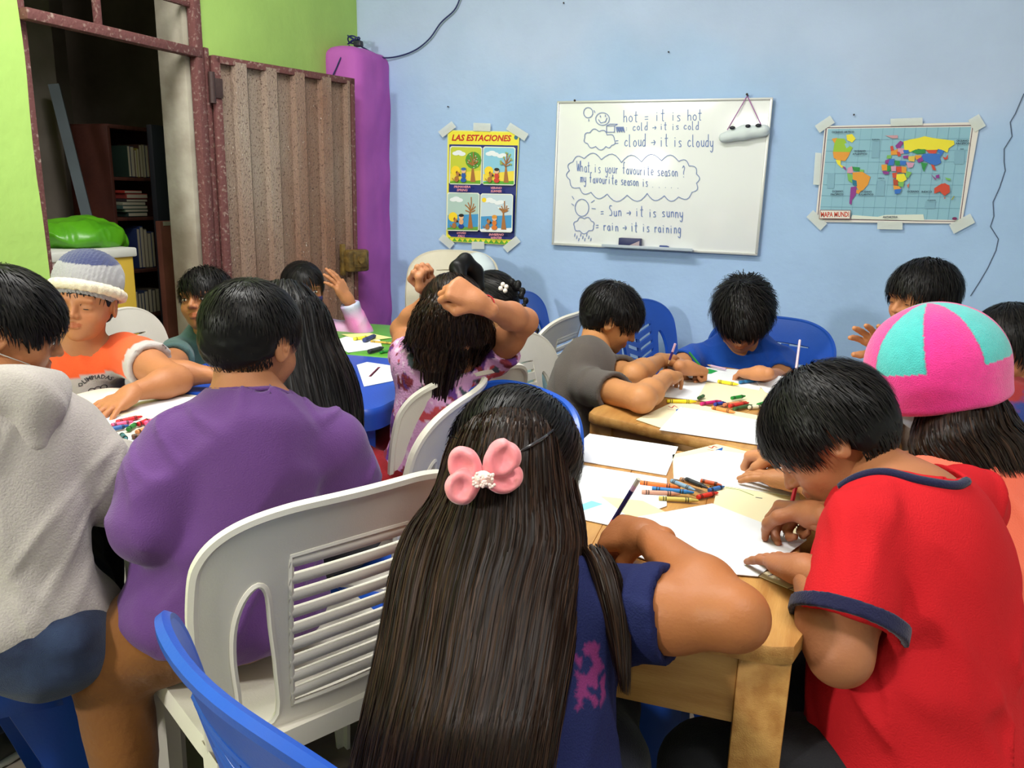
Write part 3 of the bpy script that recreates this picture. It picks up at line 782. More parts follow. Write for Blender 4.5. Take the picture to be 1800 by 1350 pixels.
def plastic_table(c, ex, W, D_, z, m, label, legr=.038):
    r = empty('plastic_table', (c[0], c[1], 0), 0, label, 'table'); ex = nrm(np.array([ex[0], ex[1], 0.])); ey = np.array([-ex[1], ex[0], 0]); R = np.stack([ex, ey, np.array([0, 0, 1.])], 1)
    n = 72; a = np.arange(n)*2*math.pi/n; ca, sa = np.cos(a), np.sin(a); e = 2/10.
    sq = np.stack([np.sign(ca)*np.abs(ca)**e, np.sign(sa)*np.abs(sa)**e, 0*a], 1)*np.array([W/2, D_/2, 1])
    t = MB(); rings = [sq*np.array([.0, 0, 1])+[0, 0, z], sq*np.array([.5, .5, 1])+[0, 0, z], sq*np.array([.95, .95, 1])+[0, 0, z], sq*np.array([.985, .985, 1])+[0, 0, z-.001], sq*np.array([.998, .998, 1])+[0, 0, z-.008], sq+[0, 0, z-.018], sq+[0, 0, z-.055], sq*np.array([.985, .985, 1])+[0, 0, z-.055], sq*np.array([.98, .98, 1])+[0, 0, z-.012], sq*np.array([0, 0, 1])+[0, 0, z-.012]]
    t.grid(np.array(rings)@R.T, closed_u=True); t.obj('tabletop', m, r, True, 45)
    for sx in (-1, 1):
        for sy in (-1, 1):
            L_ = MB(); k = 16; aa = np.arange(k)*2*math.pi/k; rows = []
            for q in np.linspace(0, 1, 5):
                rr = (legr*(1-.25*q))*(1+.05*np.cos(aa*8)); cx_, cy_ = sx*(W/2-.07+.02*q), sy*(D_/2-.07+.02*q)
                rows.append(np.stack([cx_+rr*np.cos(aa), cy_+rr*np.sin(aa), 0*aa+(z-.012)*(1-q)], 1))
            L_.grid(np.array(rows)@R.T, closed_u=True); L_.add(np.array(rows[-1])@R.T, [tuple(range(k))]); L_.obj('leg', m, r, True, 40)
    return r
# ------------------------------------------------------------------ room shell
YW, XG = 3.5, -2.27
XR, YF, ZC = 1.9, -1.6, 2.8
def struct(o, label=None): o['kind'] = 'structure'; 
blue = mat('blue_wall_paint', (158, 184, 224), rough=.75, bump=.5, bscale=30, spec=.25, detail=6)
def wall_paint(m, top, low, zmid, soft, f):
    nt = m.node_tree; N = nt.nodes.new; L = nt.links.new; b = nt.nodes['Principled BSDF']
    g = N('ShaderNodeNewGeometry'); sp = N('ShaderNodeSeparateXYZ'); L(g.outputs['Position'], sp.inputs[0])
    n = N('ShaderNodeTexNoise'); n.inputs['Scale'].default_value = f; n.inputs['Detail'].default_value = 4; L(g.outputs['Position'], n.inputs['Vector'])
    a = N('ShaderNodeMath'); a.operation = 'MULTIPLY_ADD'; a.inputs[1].default_value = 1.1; L(n.outputs[0], a.inputs[0]); L(sp.outputs[2], a.inputs[2])
    mr = N('ShaderNodeMapRange'); mr.inputs[1].default_value = zmid+.55-soft; mr.inputs[2].default_value = zmid+.55+soft; L(a.outputs[0], mr.inputs[0])
    mx = N('ShaderNodeMix'); mx.data_type = 'RGBA'; mx.inputs[6].default_value = (*lin(low), 1); mx.inputs[7].default_value = (*lin(top), 1); L(mr.outputs[0], mx.inputs[0])
    n2 = N('ShaderNodeTexNoise'); n2.inputs['Scale'].default_value = 3.3; n2.inputs['Detail'].default_value = 8; L(g.outputs['Position'], n2.inputs['Vector'])
    r2 = N('ShaderNodeMapRange'); r2.inputs[1].default_value = .3; r2.inputs[2].default_value = .7; r2.inputs[3].default_value = .93; r2.inputs[4].default_value = 1.04; L(n2.outputs[0], r2.inputs[0])
    m2 = N('ShaderNodeMix'); m2.data_type = 'RGBA'; m2.blend_type = 'MULTIPLY'; m2.inputs[0].default_value = 1; L(mx.outputs[2], m2.inputs[6]); L(r2.outputs[0], m2.inputs[7]); L(m2.outputs[2], b.inputs['Base Color'])
wall_paint(blue, (184, 200, 232), (168, 196, 234), 1.72, .16, 1.3)
green = mat('green_wall_paint', (176, 214, 112), rough=.75, bump=.5, bscale=26, spec=.25, detail=6)
wall_paint(green, (176, 212, 112), (170, 208, 108), 1.4, .5, 1.5)
dk = mat('bare_plaster', (150, 140, 130), rough=.9, bump=.5, bscale=20, rgb2=(112, 102, 94), vscale=2.2)
ceil_m = mat('ceiling_white', (236, 234, 228), rough=.85, bump=.2, bscale=30)
def rough_wall(name, P00, U, V_, nu, nv, m, amp=.006, seed=0, nrmv=None, hole=None):
    P00, U, V_ = map(lambda q: np.array(q, float), (P00, U, V_)); n_ = nrm(np.cross(U, V_)); b = MB()
    s_, t_ = np.meshgrid(np.linspace(0, 1, nu), np.linspace(0, 1, nv), indexing='ij'); P_ = P00+s_[..., None]*U+t_[..., None]*V_
    P_ = P_+n_*(amp*sn(P_, 5.5, seed)+amp*.35*sn(P_, 19, seed+1))[..., None]
    b.grid(P_); o = b.obj(name, m, None, True); o['kind'] = 'structure'
    mod = o.modifiers.new('thickness', 'SOLIDIFY'); mod.thickness = .04; mod.offset = 1; return o
rough_wall('wall_back', (XG-.02, YW, 0), (XR-XG+.04, 0, 0), (0, 0, ZC), 120, 80, blue, .004, 1)
# green wall with the doorway
DY0, DY1, DZ = 1.74, 2.43, 2.16
b = MB()
def slab(y0, y1, z0, z1, ny, nz):
    s_, t_ = np.meshgrid(np.linspace(y1, y0, ny), np.linspace(z0, z1, nz), indexing='ij')
    e = .007*sn(np.stack([s_*0, s_, t_], -1), 6, 4)+.003*sn(np.stack([s_*0, s_, t_], -1), 21, 5)
    y = s_.copy()
    fr = np.stack([XG+e*.6, y, t_], -1); bk = fr.copy(); bk[..., 0] = XG-.13
    if abs(y0-DY1) < 1e-6: fr[-1, :, 1] += 0.0
    if abs(y1-DY0) < 1e-6: fr[0, :, 1] += .008*sn(fr[0]*1.0, 9, 8); bk[0, :, 1] = fr[0, :, 1]
    b.grid(fr[:, ::1]); b.grid(bk[::-1])
    def edge(a, c): b.grid(np.stack([a, c]))
    edge(fr[0], bk[0]); edge(bk[-1], fr[-1]); edge(bk[:, 0], fr[:, 0]); edge(fr[:, -1], bk[:, -1])
slab(YF, DY0, 0, ZC, 60, 50); slab(DY1, YW+.03, 0, ZC, 40, 50); slab(DY0, DY1, DZ, ZC, 14, 10)
o = b.obj('wall_left', green, None, True, 50); o['kind'] = 'structure'
def flat_struct(name, c, size, m): 
    q = MB(); q.box((0, 0, 0), size); o = q.obj(name, m); o.location = c; o['kind'] = 'structure'; return o
floor_m = mat('concrete_floor', (150, 138, 124), rough=.7, bump=.3, bscale=30, rgb2=(120, 108, 96), vscale=2.5, coat=.1)
flat_struct('floor', ((XR-4.3)/2-.2, (YF+YW)/2, -.03), (XR+4.8, YW-YF+.3, .06), floor_m)
flat_struct('ceiling', ((XR-4.3)/2-.2, (YF+YW)/2, ZC+.03), (XR+4.8, YW-YF+.3, .06), ceil_m)
flat_struct('wall_right', (XR+.05, (YF+YW)/2, ZC/2), (.1, YW-YF, ZC), mat('pale_wall', (200, 205, 205), rough=.85, bump=.2))
flat_struct('wall_front', ((XG+XR)/2, YF-.05, ZC/2), (XR-XG, .1, ZC), mat('pale_wall'))
# dark store room behind the doorway
flat_struct('wall_store_back', (-4.35, 2.2, ZC/2), (.1, 4.0, ZC), dk)
flat_struct('wall_store_side', (-3.35, 3.62, ZC/2), (2.0, .1, ZC), dk)
flat_struct('wall_store_near', (-3.35, .15, ZC/2), (2.0, .1, ZC), dk)
flat_struct('wall_store_pier', (-3.62, 2.62, ZC/2), (.5, .22, ZC), dk)
# doorway jambs in pale concrete, right one seen
jam = mat('pale_jamb', (172, 166, 150), rough=.85, bump=.4, bscale=30, rgb2=(136, 126, 110), vscale=6)
q = MB(); q.rbox((XG-.075, DY1-.022, DZ/2), (.13, .05, DZ), .006); o = q.obj('trim_1', jam, None, True, 40); o['kind'] = 'structure'
# purple pillar in the corner
pm = mat('purple_paint', (188, 98, 186), rough=.72, bump=.5, bscale=30, spec=.3, rgb2=(178, 90, 178), vscale=4, detail=6)
s = SDF(); hx, y0p = -2.095, 3.235
def pbox(p):
    c = np.array([-2.20, 3.40, .93]); hsz = np.array([.105, .165, .945])-.055
    q_ = np.abs(p-c)-hsz; q_[..., 2] = np.abs(p[..., 2]-.93)-hsz[2]-.018*sn(p, 14, 2)*1.0
    return np.linalg.norm(np.maximum(q_, 0), axis=-1)+np.minimum(q_.max(-1), 0)-.055
s.ops.append(('u', pbox, np.array([-2.32, 3.22, -.03]), np.array([-2.08, 3.58, 1.92]), .01))
s.disp(lambda p: .009*sn(p, 10, 3)+.0035*sn(p, 30, 5))
V, F = s.build(.014); top = V[:, 2] > 1.855
o = np_mesh('corner_pillar', [(V, F, None)], pm); o['kind'] = 'structure'; o.name = 'pillar'; 
# ------------------------------------------------------------------ metal door frame and leaf
rust = mat('rusty_maroon_steel', (104, 64, 62), rough=.75, bump=.7, bscale=90, rgb2=(170, 150, 138), vscale=70, lo=.56, hi=.80, spec=.3)
fr = empty('door_frame', (XG, (DY0+DY1)/2, 0)); fr['kind'] = 'structure'; fr.name = 'door_1'
def fpart(name, c, size, parent=fr, m=rust, r=.003):
    q = MB(); q.rbox(np.array(c)-np.array(parent.location), size, r); return q.obj(name, m, parent, True, 40)
ZB = 1.715
fpart('frame_post', (XG+.012, DY1-.012, DZ/2), (.035, .035, DZ)); fpart('frame_post', (XG-.03, DY0+.014, DZ/2), (.035, .03, DZ))
fpart('lintel', (XG+.012, (DY0+DY1)/2, ZB), (.04, DY1-DY0, .032)); fpart('lintel', (XG+.012, (DY0+DY1)/2, DZ-.012), (.035, DY1-DY0, .025))
fpart('transom_bar', (XG+.01, 2.0, (ZB+DZ)/2), (.02, .02, DZ-ZB)); fpart('transom_bar', (XG+.005, (DY0+DY1)/2, 1.875), (.018, DY1-DY0, .018))
fpart('transom_bar', (XG+.005, (DY0+DY1)/2, 2.02), (.018, DY1-DY0, .018))
fpart('frame_post', (XG+.015, DY1+.03, .87), (.016, .022, 1.74), m=mat('rusty_maroon_steel'))
# leaf: swung open against the wall
h0 = np.array([-2.245, 2.475, 0]); h1 = np.array([-2.062, 3.135, 0]); dv = h1-h0; W = np.linalg.norm(dv); ex = dv/W; nn_ = np.array([ex[1], -ex[0], 0])
leaf = empty('door_leaf', h0); leaf['kind'] = 'structure'; leaf.name = 'door_2'
dm = mat('corroded_sheet_steel', (158, 142, 128), rough=.7, bump=1.0, bscale=240, rgb2=(134, 98, 80), vscale=3.0, stretch=(1, 1, .35), lo=.3, hi=.62, spec=.35)
def speckle(m, col, sc, th):
    nt = m.node_tree; N = nt.nodes.new; L = nt.links.new; b = nt.nodes['Principled BSDF']; src = b.inputs['Base Color'].links[0].from_socket
    n = N('ShaderNodeTexNoise'); n.inputs['Scale'].default_value = sc; n.inputs['Detail'].default_value = 6; n.inputs['Roughness'].default_value = .7
    tc = N('ShaderNodeTexCoord'); L(tc.outputs['Object'], n.inputs['Vector']); r = N('ShaderNodeMapRange'); r.inputs[1].default_value = th; r.inputs[2].default_value = th+.05; L(n.outputs[0], r.inputs[0])
    mx = N('ShaderNodeMix'); mx.data_type = 'RGBA'; L(r.outputs[0], mx.inputs[0]); L(src, mx.inputs[6]); mx.inputs[7].default_value = (*lin(col), 1); L(mx.outputs[2], b.inputs['Base Color'])
speckle(dm, (92, 70, 62), 130, .56); speckle(dm, (206, 196, 184), 70, .64)
ZT = 1.715
prof = [(0.03, .004)]
per = (W-.06)/4.55; x = .03
for i in range(5):
    for (dx, e) in ((.40, .002), (.45, .032), (.80, .032), (.98, .002)):
        if x+dx*per < W-.03: prof.append((x+dx*per, e))
    x += per
prof.append((W-.03, prof[-1][1]))
b = MB(); rows = []
for zz in np.linspace(.04, ZT-.012, 12): rows.append([ex*a+nn_*(-.014+e)+np.array([0, 0, zz]) for a, e in prof])
b.grid(np.array(rows)); o = b.obj('sheet_panel', dm, leaf, False); mod = o.modifiers.new('t', 'SOLIDIFY'); mod.thickness = .003
Rl = np.stack([ex, nn_, np.array([0, 0, 1.])], 1)
for nm, c, sz in (('leaf_frame', (.014, 0, ZT/2), (.03, .034, ZT)), ('leaf_frame', (W-.012, 0, ZT/2), (.022, .034, ZT)), ('leaf_frame', (W/2, 0, ZT-.012), (W, .034, .026)), ('leaf_frame', (W/2, 0, .03), (W, .034, .03))):
    q = MB(); q.rbox(Rl@np.array(c), sz, .002, R=Rl); q.obj(nm, rust, leaf, True, 40)
for zz in (1.60, .35):
    q = MB(); q.tube([Rl@np.array([-.012, .018, zz-.055]), Rl@np.array([-.012, .018, zz+.055])], .012, 10); q.rbox(Rl@np.array([.01, .02, zz]), (.04, .006, .07), .001, R=Rl); q.obj('hinge', mat('hinge_dark', (60, 40, 38), rough=.6, bump=.5), leaf, True, 40)
lk = MB(); lc = PY(612, 452, 3.30); lc = h1+np.array([0, 0, .93])
lk.rbox(Rl@np.array([W-.03, .038, .93]), (.12, .05, .10), .012, R=Rl); lk.rbox(Rl@np.array([W-.03, .066, .935]), (.075, .014, .07), .006, R=Rl)
lk.tube([Rl@np.array([W-.035, .07, .935]), Rl@np.array([W-.035, .082, .935])], .017, 14); lk.rbox(Rl@np.array([W-.095, .022, .935]), (.02, .02, .14), .003, R=Rl)
lk.obj('lock', mat('aged_brass', (150, 120, 62), rough=.45, metal=.5, bump=.4, rgb2=(90, 72, 44), vscale=30), leaf, True, 40)
# ------------------------------------------------------------------ things on the wall
def WP(px, py, off=.012): 
    p = PY(px, py, YW); return np.array([p[0], YW-off, p[2]])
class Print:
    def __init__(s, off=.0125, step=.00022): s.b = MB(); s.off = off; s.step = step
    def nxt(s): s.off += s.step; return s.off
    def poly(s, pts, col, off=None):
        o = s.nxt() if off is None else off; P_ = [WP(x, y, o) for x, y in pts]
        a = sum((P_[i][0]*P_[(i+1) % len(P_)][2]-P_[(i+1) % len(P_)][0]*P_[i][2]) for i in range(len(P_)))
        if a < 0: P_ = P_[::-1]
        tris = geometry.tessellate_polygon([[Vector((p[0], p[2], 0)) for p in P_]])
        T = []
        for t in tris:
            A, B, C = [P_[i] for i in t]; cr_ = (B[0]-A[0])*(C[2]-A[2])-(B[2]-A[2])*(C[0]-A[0]); T.append(tuple(t) if cr_ > 0 else tuple(t)[::-1])
        s.b.add(P_, T, col); return s
    def rect(s, x0, y0, x1, y1, col, sk=(0, 0)): return s.poly([(x0, y0), (x1, y0+sk[0]), (x1+sk[1], y1+sk[0]), (x0+sk[1], y1)], col)
    def ell(s, x, y, rx, ry, col, n=14, rot=0):
        a = np.arange(n)*2*math.pi/n; c_, s_ = math.cos(rot), math.sin(rot)
        return s.poly([(x+rx*math.cos(t)*c_-ry*math.sin(t)*s_, y+rx*math.cos(t)*s_+ry*math.sin(t)*c_) for t in a], col)
    def line(s, pts, w_, col):
        o = s.nxt(); pts = [np.array(p, float) for p in pts]
        for a, b in zip(pts[:-1], pts[1:]):
            d = b-a; L = np.linalg.norm(d); 
            if L < 1e-6: continue
            n_ = np.array([-d[1], d[0]])/L*w_/2; e = d/L*w_*.25
            s.poly([a-e-n_, b+e-n_, b+e+n_, a-e+n_], col, o+random.random()*.00004)
        return s
    def text(s, txt, x, y, hgt, wid, col, slope=0, shear=0, bold=0):
        cu_ = bpy.data.curves.new('t', 'FONT'); cu_.body = txt; cu_.size = 1; cu_.resolution_u = 2; cu_.offset = bold; cu_.shear = shear
        ob = bpy.data.objects.new('t', cu_); me = bpy.data.meshes.new_from_object(ob); V = np.array([v.co[:] for v in me.vertices]); F = [tuple(p.vertices) for p in me.polygons]
        bpy.data.objects.remove(ob); bpy.data.curves.remove(cu_); bpy.data.meshes.remove(me)
        if not len(V): return s
        mn, mx = V.min(0), V.max(0); u = (V[:, 0]-mn[0])/(mx[0]-mn[0]); v = (V[:, 1]-mn[1])/(mx[1]-mn[1]); o = s.nxt()
        P_ = [WP(x+wid*a, y-hgt*b_+slope*wid*a, o) for a, b_ in zip(u, v)]; s.b.add(P_, F, col); return s
GL = dict(a=[[(.5, .45), (.3, .5), (.1, .35), (.1, .12), (.3, 0), (.45, .1), (.5, .45), (.5, .1), (.6, 0)]], b=[[(.1, 1), (.1, 0), (.4, 0), (.5, .25), (.35, .5), (.1, .4)]],
 c=[[(.5, .42), (.3, .5), (.1, .3), (.12, .08), (.35, 0), (.52, .1)]], d=[[(.5, .4), (.3, .5), (.1, .3), (.12, .05), (.35, 0), (.5, .15)], [(.52, 1), (.5, 0)]],
 e=[[(.1, .25), (.5, .28), (.42, .48), (.22, .48), (.1, .25), (.2, .02), (.5, .06)]], f=[[(.5, .95), (.35, 1), (.25, .8), (.25, 0)], [(.05, .5), (.45, .5)]],
 g=[[(.5, .4), (.3, .5), (.1, .3), (.2, .02), (.5, .15), (.5, .45), (.48, -.25), (.3, -.42), (.08, -.3)]], h=[[(.1, 1), (.1, 0)], [(.1, .35), (.3, .5), (.48, .4), (.5, 0)]],
 i=[[(.2, .5), (.2, 0)], [(.2, .68), (.22, .72)]], k=[[(.1, 1), (.1, 0)], [(.45, .5), (.1, .25), (.48, 0)]], l=[[(.15, 1), (.15, .05), (.28, 0)]],
 m=[[(.05, .5), (.05, 0)], [(.05, .38), (.2, .5), (.3, .38), (.3, 0)], [(.3, .38), (.45, .5), (.58, .38), (.6, 0)]], n=[[(.1, .5), (.1, 0)], [(.1, .36), (.3, .5), (.48, .38), (.5, 0)]],
 o=[[(.3, .5), (.1, .35), (.1, .12), (.3, 0), (.5, .12), (.5, .36), (.3, .5)]], r=[[(.1, .5), (.12, 0)], [(.12, .34), (.28, .5), (.45, .46)]],
 s=[[(.48, .46), (.25, .5), (.12, .38), (.42, .18), (.4, .03), (.1, .02)]], t=[[(.28, .95), (.25, .08), (.42, 0)], [(.05, .6), (.5, .62)]],
 u=[[(.1, .5), (.12, .1), (.3, 0), (.48, .12)], [(.5, .5), (.52, 0)]], v=[[(.08, .5), (.28, 0), (.5, .5)]], w=[[(.02, .5), (.15, 0), (.3, .4), (.45, 0), (.6, .5)]],
 y=[[(.08, .5), (.12, .15), (.3, .05), (.5, .2)], [(.52, .5), (.48, -.2), (.3, -.42), (.1, -.3)]], W=[[(.0, .95), (.18, 0), (.35, .7), (.5, 0), (.72, .95)]], S=[[(.5, .9), (.2, .95), (.1, .7), (.45, .4), (.42, .05), (.08, .02)]])
GL['='] = [[(.08, .42), (.5, .44)], [(.08, .2), (.5, .22)]]; GL['>'] = [[(.0, .3), (.62, .34)], [(.42, .5), (.64, .34), (.42, .12)]]; GL['?'] = [[(.1, .8), (.3, 1), (.5, .8), (.3, .45), (.3, .25)], [(.3, .05), (.31, .0)]]
GL['.'] = [[(.25, .03), (.28, .0)]]; GL[':'] = [[(.25, .12), (.28, .10)], [(.25, .38), (.28, .36)]]
def write(pr, txt, x, y, hgt, wid, col, slope=0, lw=1.0, seed=0):
    g = random.Random(seed); n = len(txt); adv = wid/n
    for i, ch in enumerate(txt):
        if ch == ' ': continue
        jx, jy, k = (g.random()-.5)*.8, (g.random()-.5)*1.4, 1+(g.random()-.5)*.12
        for st in GL.get(ch, []):
            if len(st) > 2: st = [tuple(catmull(np.array(st), np.array([t]))[0]) for t in np.linspace(0, len(st)-1, len(st)*3)]
            pr.line([(x+jx+i*adv+a*adv*1.35, y+jy+slope*i*adv-b*hgt*k) for a, b in st], lw, col)
def cloudline(pr, pts, bump, lw, col, closed=True):
    out = []; P_ = [np.array(p, float) for p in pts]; n = len(P_)
    c = sum(P_)/n
    for i in range(n if closed else n-1):
        a, b = P_[i], P_[(i+1) % n]; d = b-a; m = (a+b)/2; o = m-c; nn = np.array([-d[1], d[0]]); nn = nn/np.linalg.norm(nn); nn = nn if nn@o > 0 else -nn
        for t in np.linspace(0, 1, 7)[:-1]: out.append(a+d*t+nn*bump*math.sin(math.pi*t)*np.linalg.norm(d)*.5)
    if closed: out.append(out[0])
    pr.line(out, lw, col)
paper_m = mat('printed_paper', attr=True, rough=.45, spec=.4, coat=.1)
ink_m = mat('marker_ink', attr=True, rough=.5)
tape_m = mat('masking_tape', (230, 234, 230), rough=.6, alpha=.62, bump=.3, bscale=80)
def tape(parent, c, w_, h_, ang, off=.0155):
    q = MB(); pts = []
    a = math.radians(ang)
    for sx, sy in ((-1, -1), (1, -1), (1, 1), (-1, 1)):
        x, y = sx*w_/2, sy*h_/2; pts.append((c[0]+x*math.cos(a)-y*math.sin(a), c[1]+x*math.sin(a)+y*math.cos(a)))
    A = np.array([WP(*p, off) for p in pts]); B = np.array([WP(*p, off-.0006) for p in pts]); O = np.array(parent.location)
    q.add(np.concatenate([A, B])-O, [(0, 3, 2, 1), (4, 5, 6, 7), (0, 1, 5, 4), (1, 2, 6, 5), (2, 3, 7, 6), (3, 0, 4, 7)]); q.obj('tape_strip', tape_m, parent)
def wall_sheet(name, corners, col, label, cat, th=.0016):
    O = WP(*corners[3]); r = empty(name, O, 0, label, cat); q = MB()
    A = np.array([WP(*p, .0125) for p in corners]); B = np.array([WP(*p, .0125-th) for p in corners])
    q.add(np.concatenate([A, B])-O, [(0, 3, 2, 1), (4, 5, 6, 7), (0, 1, 5, 4), (1, 2, 6, 5), (2, 3, 7, 6), (3, 0, 4, 7)], col); q.obj('sheet', paper_m, r); return r, O
# --- seasons poster
r, O = wall_sheet('seasons_poster', [(789, 229), (915, 232), (905, 431), (786, 424)], (236, 232, 120), 'yellow and navy seasons poster with four pictures, taped beside the whiteboard', 'poster')
p = Print(); Y = (240, 226, 60); NV = (24, 38, 120)
p.poly([(791, 231), (914, 234), (904, 429), (788, 422)], Y)
p.text('LAS ESTACIONES', 796, 248, 11.5, 105, (196, 30, 30), slope=.012, shear=.25, bold=.035)
p.ell(909, 242, 3.4, 4, (46, 110, 140))
p.poly([(792, 254), (912, 256), (906, 419), (900, 421), (795, 416), (790, 411)], NV)
p.poly([(791, 417), (903, 422), (903, 430), (789, 423)], (96, 176, 50))
for i in range(12): p.poly([(792+i*9.2, 418+i*.4), (797+i*9.2, 424+i*.4), (801+i*9.2, 418+i*.45)], Y)
def scene_card(x0, y0, sky, ground, season):
    w_, h_ = 57, 67
    def q(u, v): return (x0+u*w_+v*-1.6, y0+v*h_+u*1.2)
    def P2(l): return [q(a, b) for a, b in l]
    rr = [(.05, 0), (.95, 0), (1, .04), (1, .96), (.95, 1), (.05, 1), (0, .96), (0, .04)]
    p.poly(P2(rr), (228, 232, 220)); rr2 = [(.03+a*.94, .025+b*.95) for a, b in rr]; p.poly(P2(rr2), sky)
    if season in (1, 2): p.poly(P2([(.03, .72), (.97, .62), (.97, .9), (.03, .9)]), (240, 214, 70))
    if season in (3, 4): p.poly(P2([(.03, .60), (.97, .55), (.97, .93), (.03, .93)]), (70, 150, 205))
    p.poly(P2([(.03, .93), (.3, .88), (.7, .90), (.97, .88), (.97, .975), (.03, .975)]), ground)
    for cx_, cy_ in ((.28, .16), (.38, .2), (.2, .19)) + (((.55, .24), (.62, .22)) if season in (2, 4) else ()): p.ell(*q(cx_, cy_), 6.5, 3.6, (236, 240, 244))
    sx, sy = (.2, .64) if season != 4 else (.12, .17)
    p.ell(*q(sx, sy), 8 if season != 4 else 4, 8.4 if season != 4 else 4, (250, 214, 44))
    tr = (168, 108, 52); p.poly(P2([(.66, .93), (.70, .5), (.74, .5), (.82, .93)]), tr)
    lf = {1: (70, 150, 46), 2: (150, 176, 90)}.get(season)
    g = random.Random(season)
    if season == 1:
        p.ell(*q(.74, .36), 14, 15, (84, 150, 50))
        for _ in range(14): a = g.random()*6.28; rr_ = g.random()**.5*.2; p.ell(*q(.74+rr_*math.cos(a), .36+rr_*math.sin(a)), .9, .9, (244, 240, 230), 6)
    for a, l in ((-60, .24), (-110, .22), (-35, .22), (-140, .22), (-85, .34), (-20, .18), (-160, .16)):
        bx, by = .72, .52-.10*g.random(); ex_, ey_ = bx+l*math.cos(math.radians(a))*.9, by+l*math.sin(math.radians(a)); p.line([q(bx, by), q((bx+ex_)/2+.02, (by+ey_)/2), q(ex_, ey_)], 1.7, tr)
        if season == 2:
            for _ in range(3): p.ell(*q(ex_+.05*(g.random()-.5), ey_+.05*(g.random()-.5)), 1.5, 1.3, lf, 6)
        if season == 4: p.ell(*q(ex_, ey_), 1.3, .9, (240, 244, 246), 6)
    # a child and a dog, plain
    bc = {1: (40, 90, 170), 2: (208, 60, 50), 3: (34, 64, 150), 4: (220, 120, 40)}[season]
    p.ell(*q(.46, .88), 5, 4.2, bc); p.ell(*q(.46, .76), 4, 5, bc if season != 3 else (230, 170, 120)); p.ell(*q(.46, .64), 4.2, 4.4, (236, 186, 146)); p.ell(*q(.46, .595), 4.5, 2.8, (30, 24, 26) if season != 1 else (60, 110, 170))
    if season == 4: p.ell(*q(.46, .60), 4.6, 3.2, (224, 150, 50))
    p.ell(*q(.25, .86), 3.8, 5, (172, 112, 58)); p.ell(*q(.29, .73), 3.3, 3.5, (184, 122, 66)); p.ell(*q(.345, .75), 1.8, 1.7, (40, 28, 24)); p.ell(*q(.25, .68), 1.2, 2.4, (120, 76, 40), rot=.4)
    p.line([q(.18, .9), q(.12, .84)], 1.2, (172, 112, 58))
scene_card(793.5, 257, (200, 206, 60), (110, 170, 40), 1); scene_card(853, 258, (140, 200, 226), (90, 170, 50), 2)
scene_card(792, 338, (178, 204, 196), (104, 160, 60), 3); scene_card(851, 340, (196, 214, 226), (236, 240, 244), 4)
for t1, t2, x, y in (('PRIMAVERA', 'SPRING', 806, 331), ('VERANO', 'SUMMER', 870, 333), ('OTOÑO', 'FALL', 811, 411), ('INVIERNO', 'WINTER', 867, 414)):
    w1, w2 = len(t1)*3.2, len(t2)*3.2; p.text(t1, x, y-0.3, 4.2, w1, (232, 150, 160), .01, .2, .03); p.text(t2, x+(w1-w2)/2, y+5.4, 4.2, w2, (232, 150, 160), .01, .2, .03)
o = p.b.obj('print', paper_m, r); o.data.transform(Matrix.Translation([-float(x) for x in O]))
for c, w_, h_, a in (((789, 228), 30, 13, -38), ((850, 224), 30, 14, 2), ((912, 232), 38, 14, 32), ((788, 424), 26, 13, 40), ((843, 431), 22, 13, 0), ((902, 429), 30, 13, -40)): tape(r, c, w_, h_, a, .0185)
# --- whiteboard
WB = [(982, 183), (1358, 170), (1333, 440), (975, 428)]
O = WP(975, 428); r = empty('whiteboard', O, 0, 'white dry-erase board covered in blue handwriting hanging on the blue wall', 'whiteboard')
x0, z0 = WP(975, 428)[0], WP(975, 428)[2]; x1 = WP(1345, 300)[0]; z1 = WP(982, 183)[2]+.005
wbm = mat('whiteboard_enamel', (238, 239, 240), rough=.17, spec=.7, coat=.3, bump=.02, bscale=300)
q = MB(); q.rbox(np.array([(x0+x1)/2, YW-.018, (z0+z1)/2])-O, (x1-x0, .010, z1-z0), .002); q.obj('panel', wbm, r, True, 30)
alu = mat('aluminium_trim', (205, 205, 204), rough=.35, metal=.3)
for c, sz in ((((x0+x1)/2, YW-.021, z0), (x1-x0+.01, .018, .011)), (((x0+x1)/2, YW-.021, z1), (x1-x0+.01, .018, .009)), ((x0, YW-.021, (z0+z1)/2), (.009, .018, z1-z0)), ((x1, YW-.021, (z0+z1)/2), (.011, .018, z1-z0))):
    q = MB(); q.rbox(np.array(c)-O, sz, .002); q.obj('frame_strip', alu, r, True, 30)
q = MB(); a = WP(1065, 433); b_ = WP(1222, 438); zc = (a[2]+b_[2])/2; q.rbox(np.array([(a[0]+b_[0])/2, YW-.045, zc])-O, (b_[0]-a[0], .05, .006), .002); q.rbox(np.array([(a[0]+b_[0])/2, YW-.070, zc+.004])-O, (b_[0]-a[0], .004, .012), .001)
q.obj('pen_tray', mat('tray_grey', (176, 186, 200), rough=.4), r, True, 30)
p = Print(.0268-.0035+.0002, .00002); INK = (84, 112, 178)
write(p, 'hot = it is hot', 1098, 215, 20, 140, INK, -.02, 1.25, 1); write(p, ': cold > it is cold', 1101, 230, 14, 130, INK, -.015, 1.2, 2)
write(p, '= cloud > it is cloudy', 1084, 257, 21, 173, INK, .01, 1.25, 3)
write(p, 'What is your favourite season ?', 1017, 302, 19, 190, INK, .05, 1.0, 4); write(p, 'my favourite season is . . . . .', 1023, 320, 17, 174, INK, .07, 1.0, 5)
write(p, '= Sun > it is sunny', 1058, 379, 18, 146, INK, .02, 1.1, 6); write(p, '= rain > it is raining', 1050, 404, 18, 150, INK, .04, 1.1, 7)
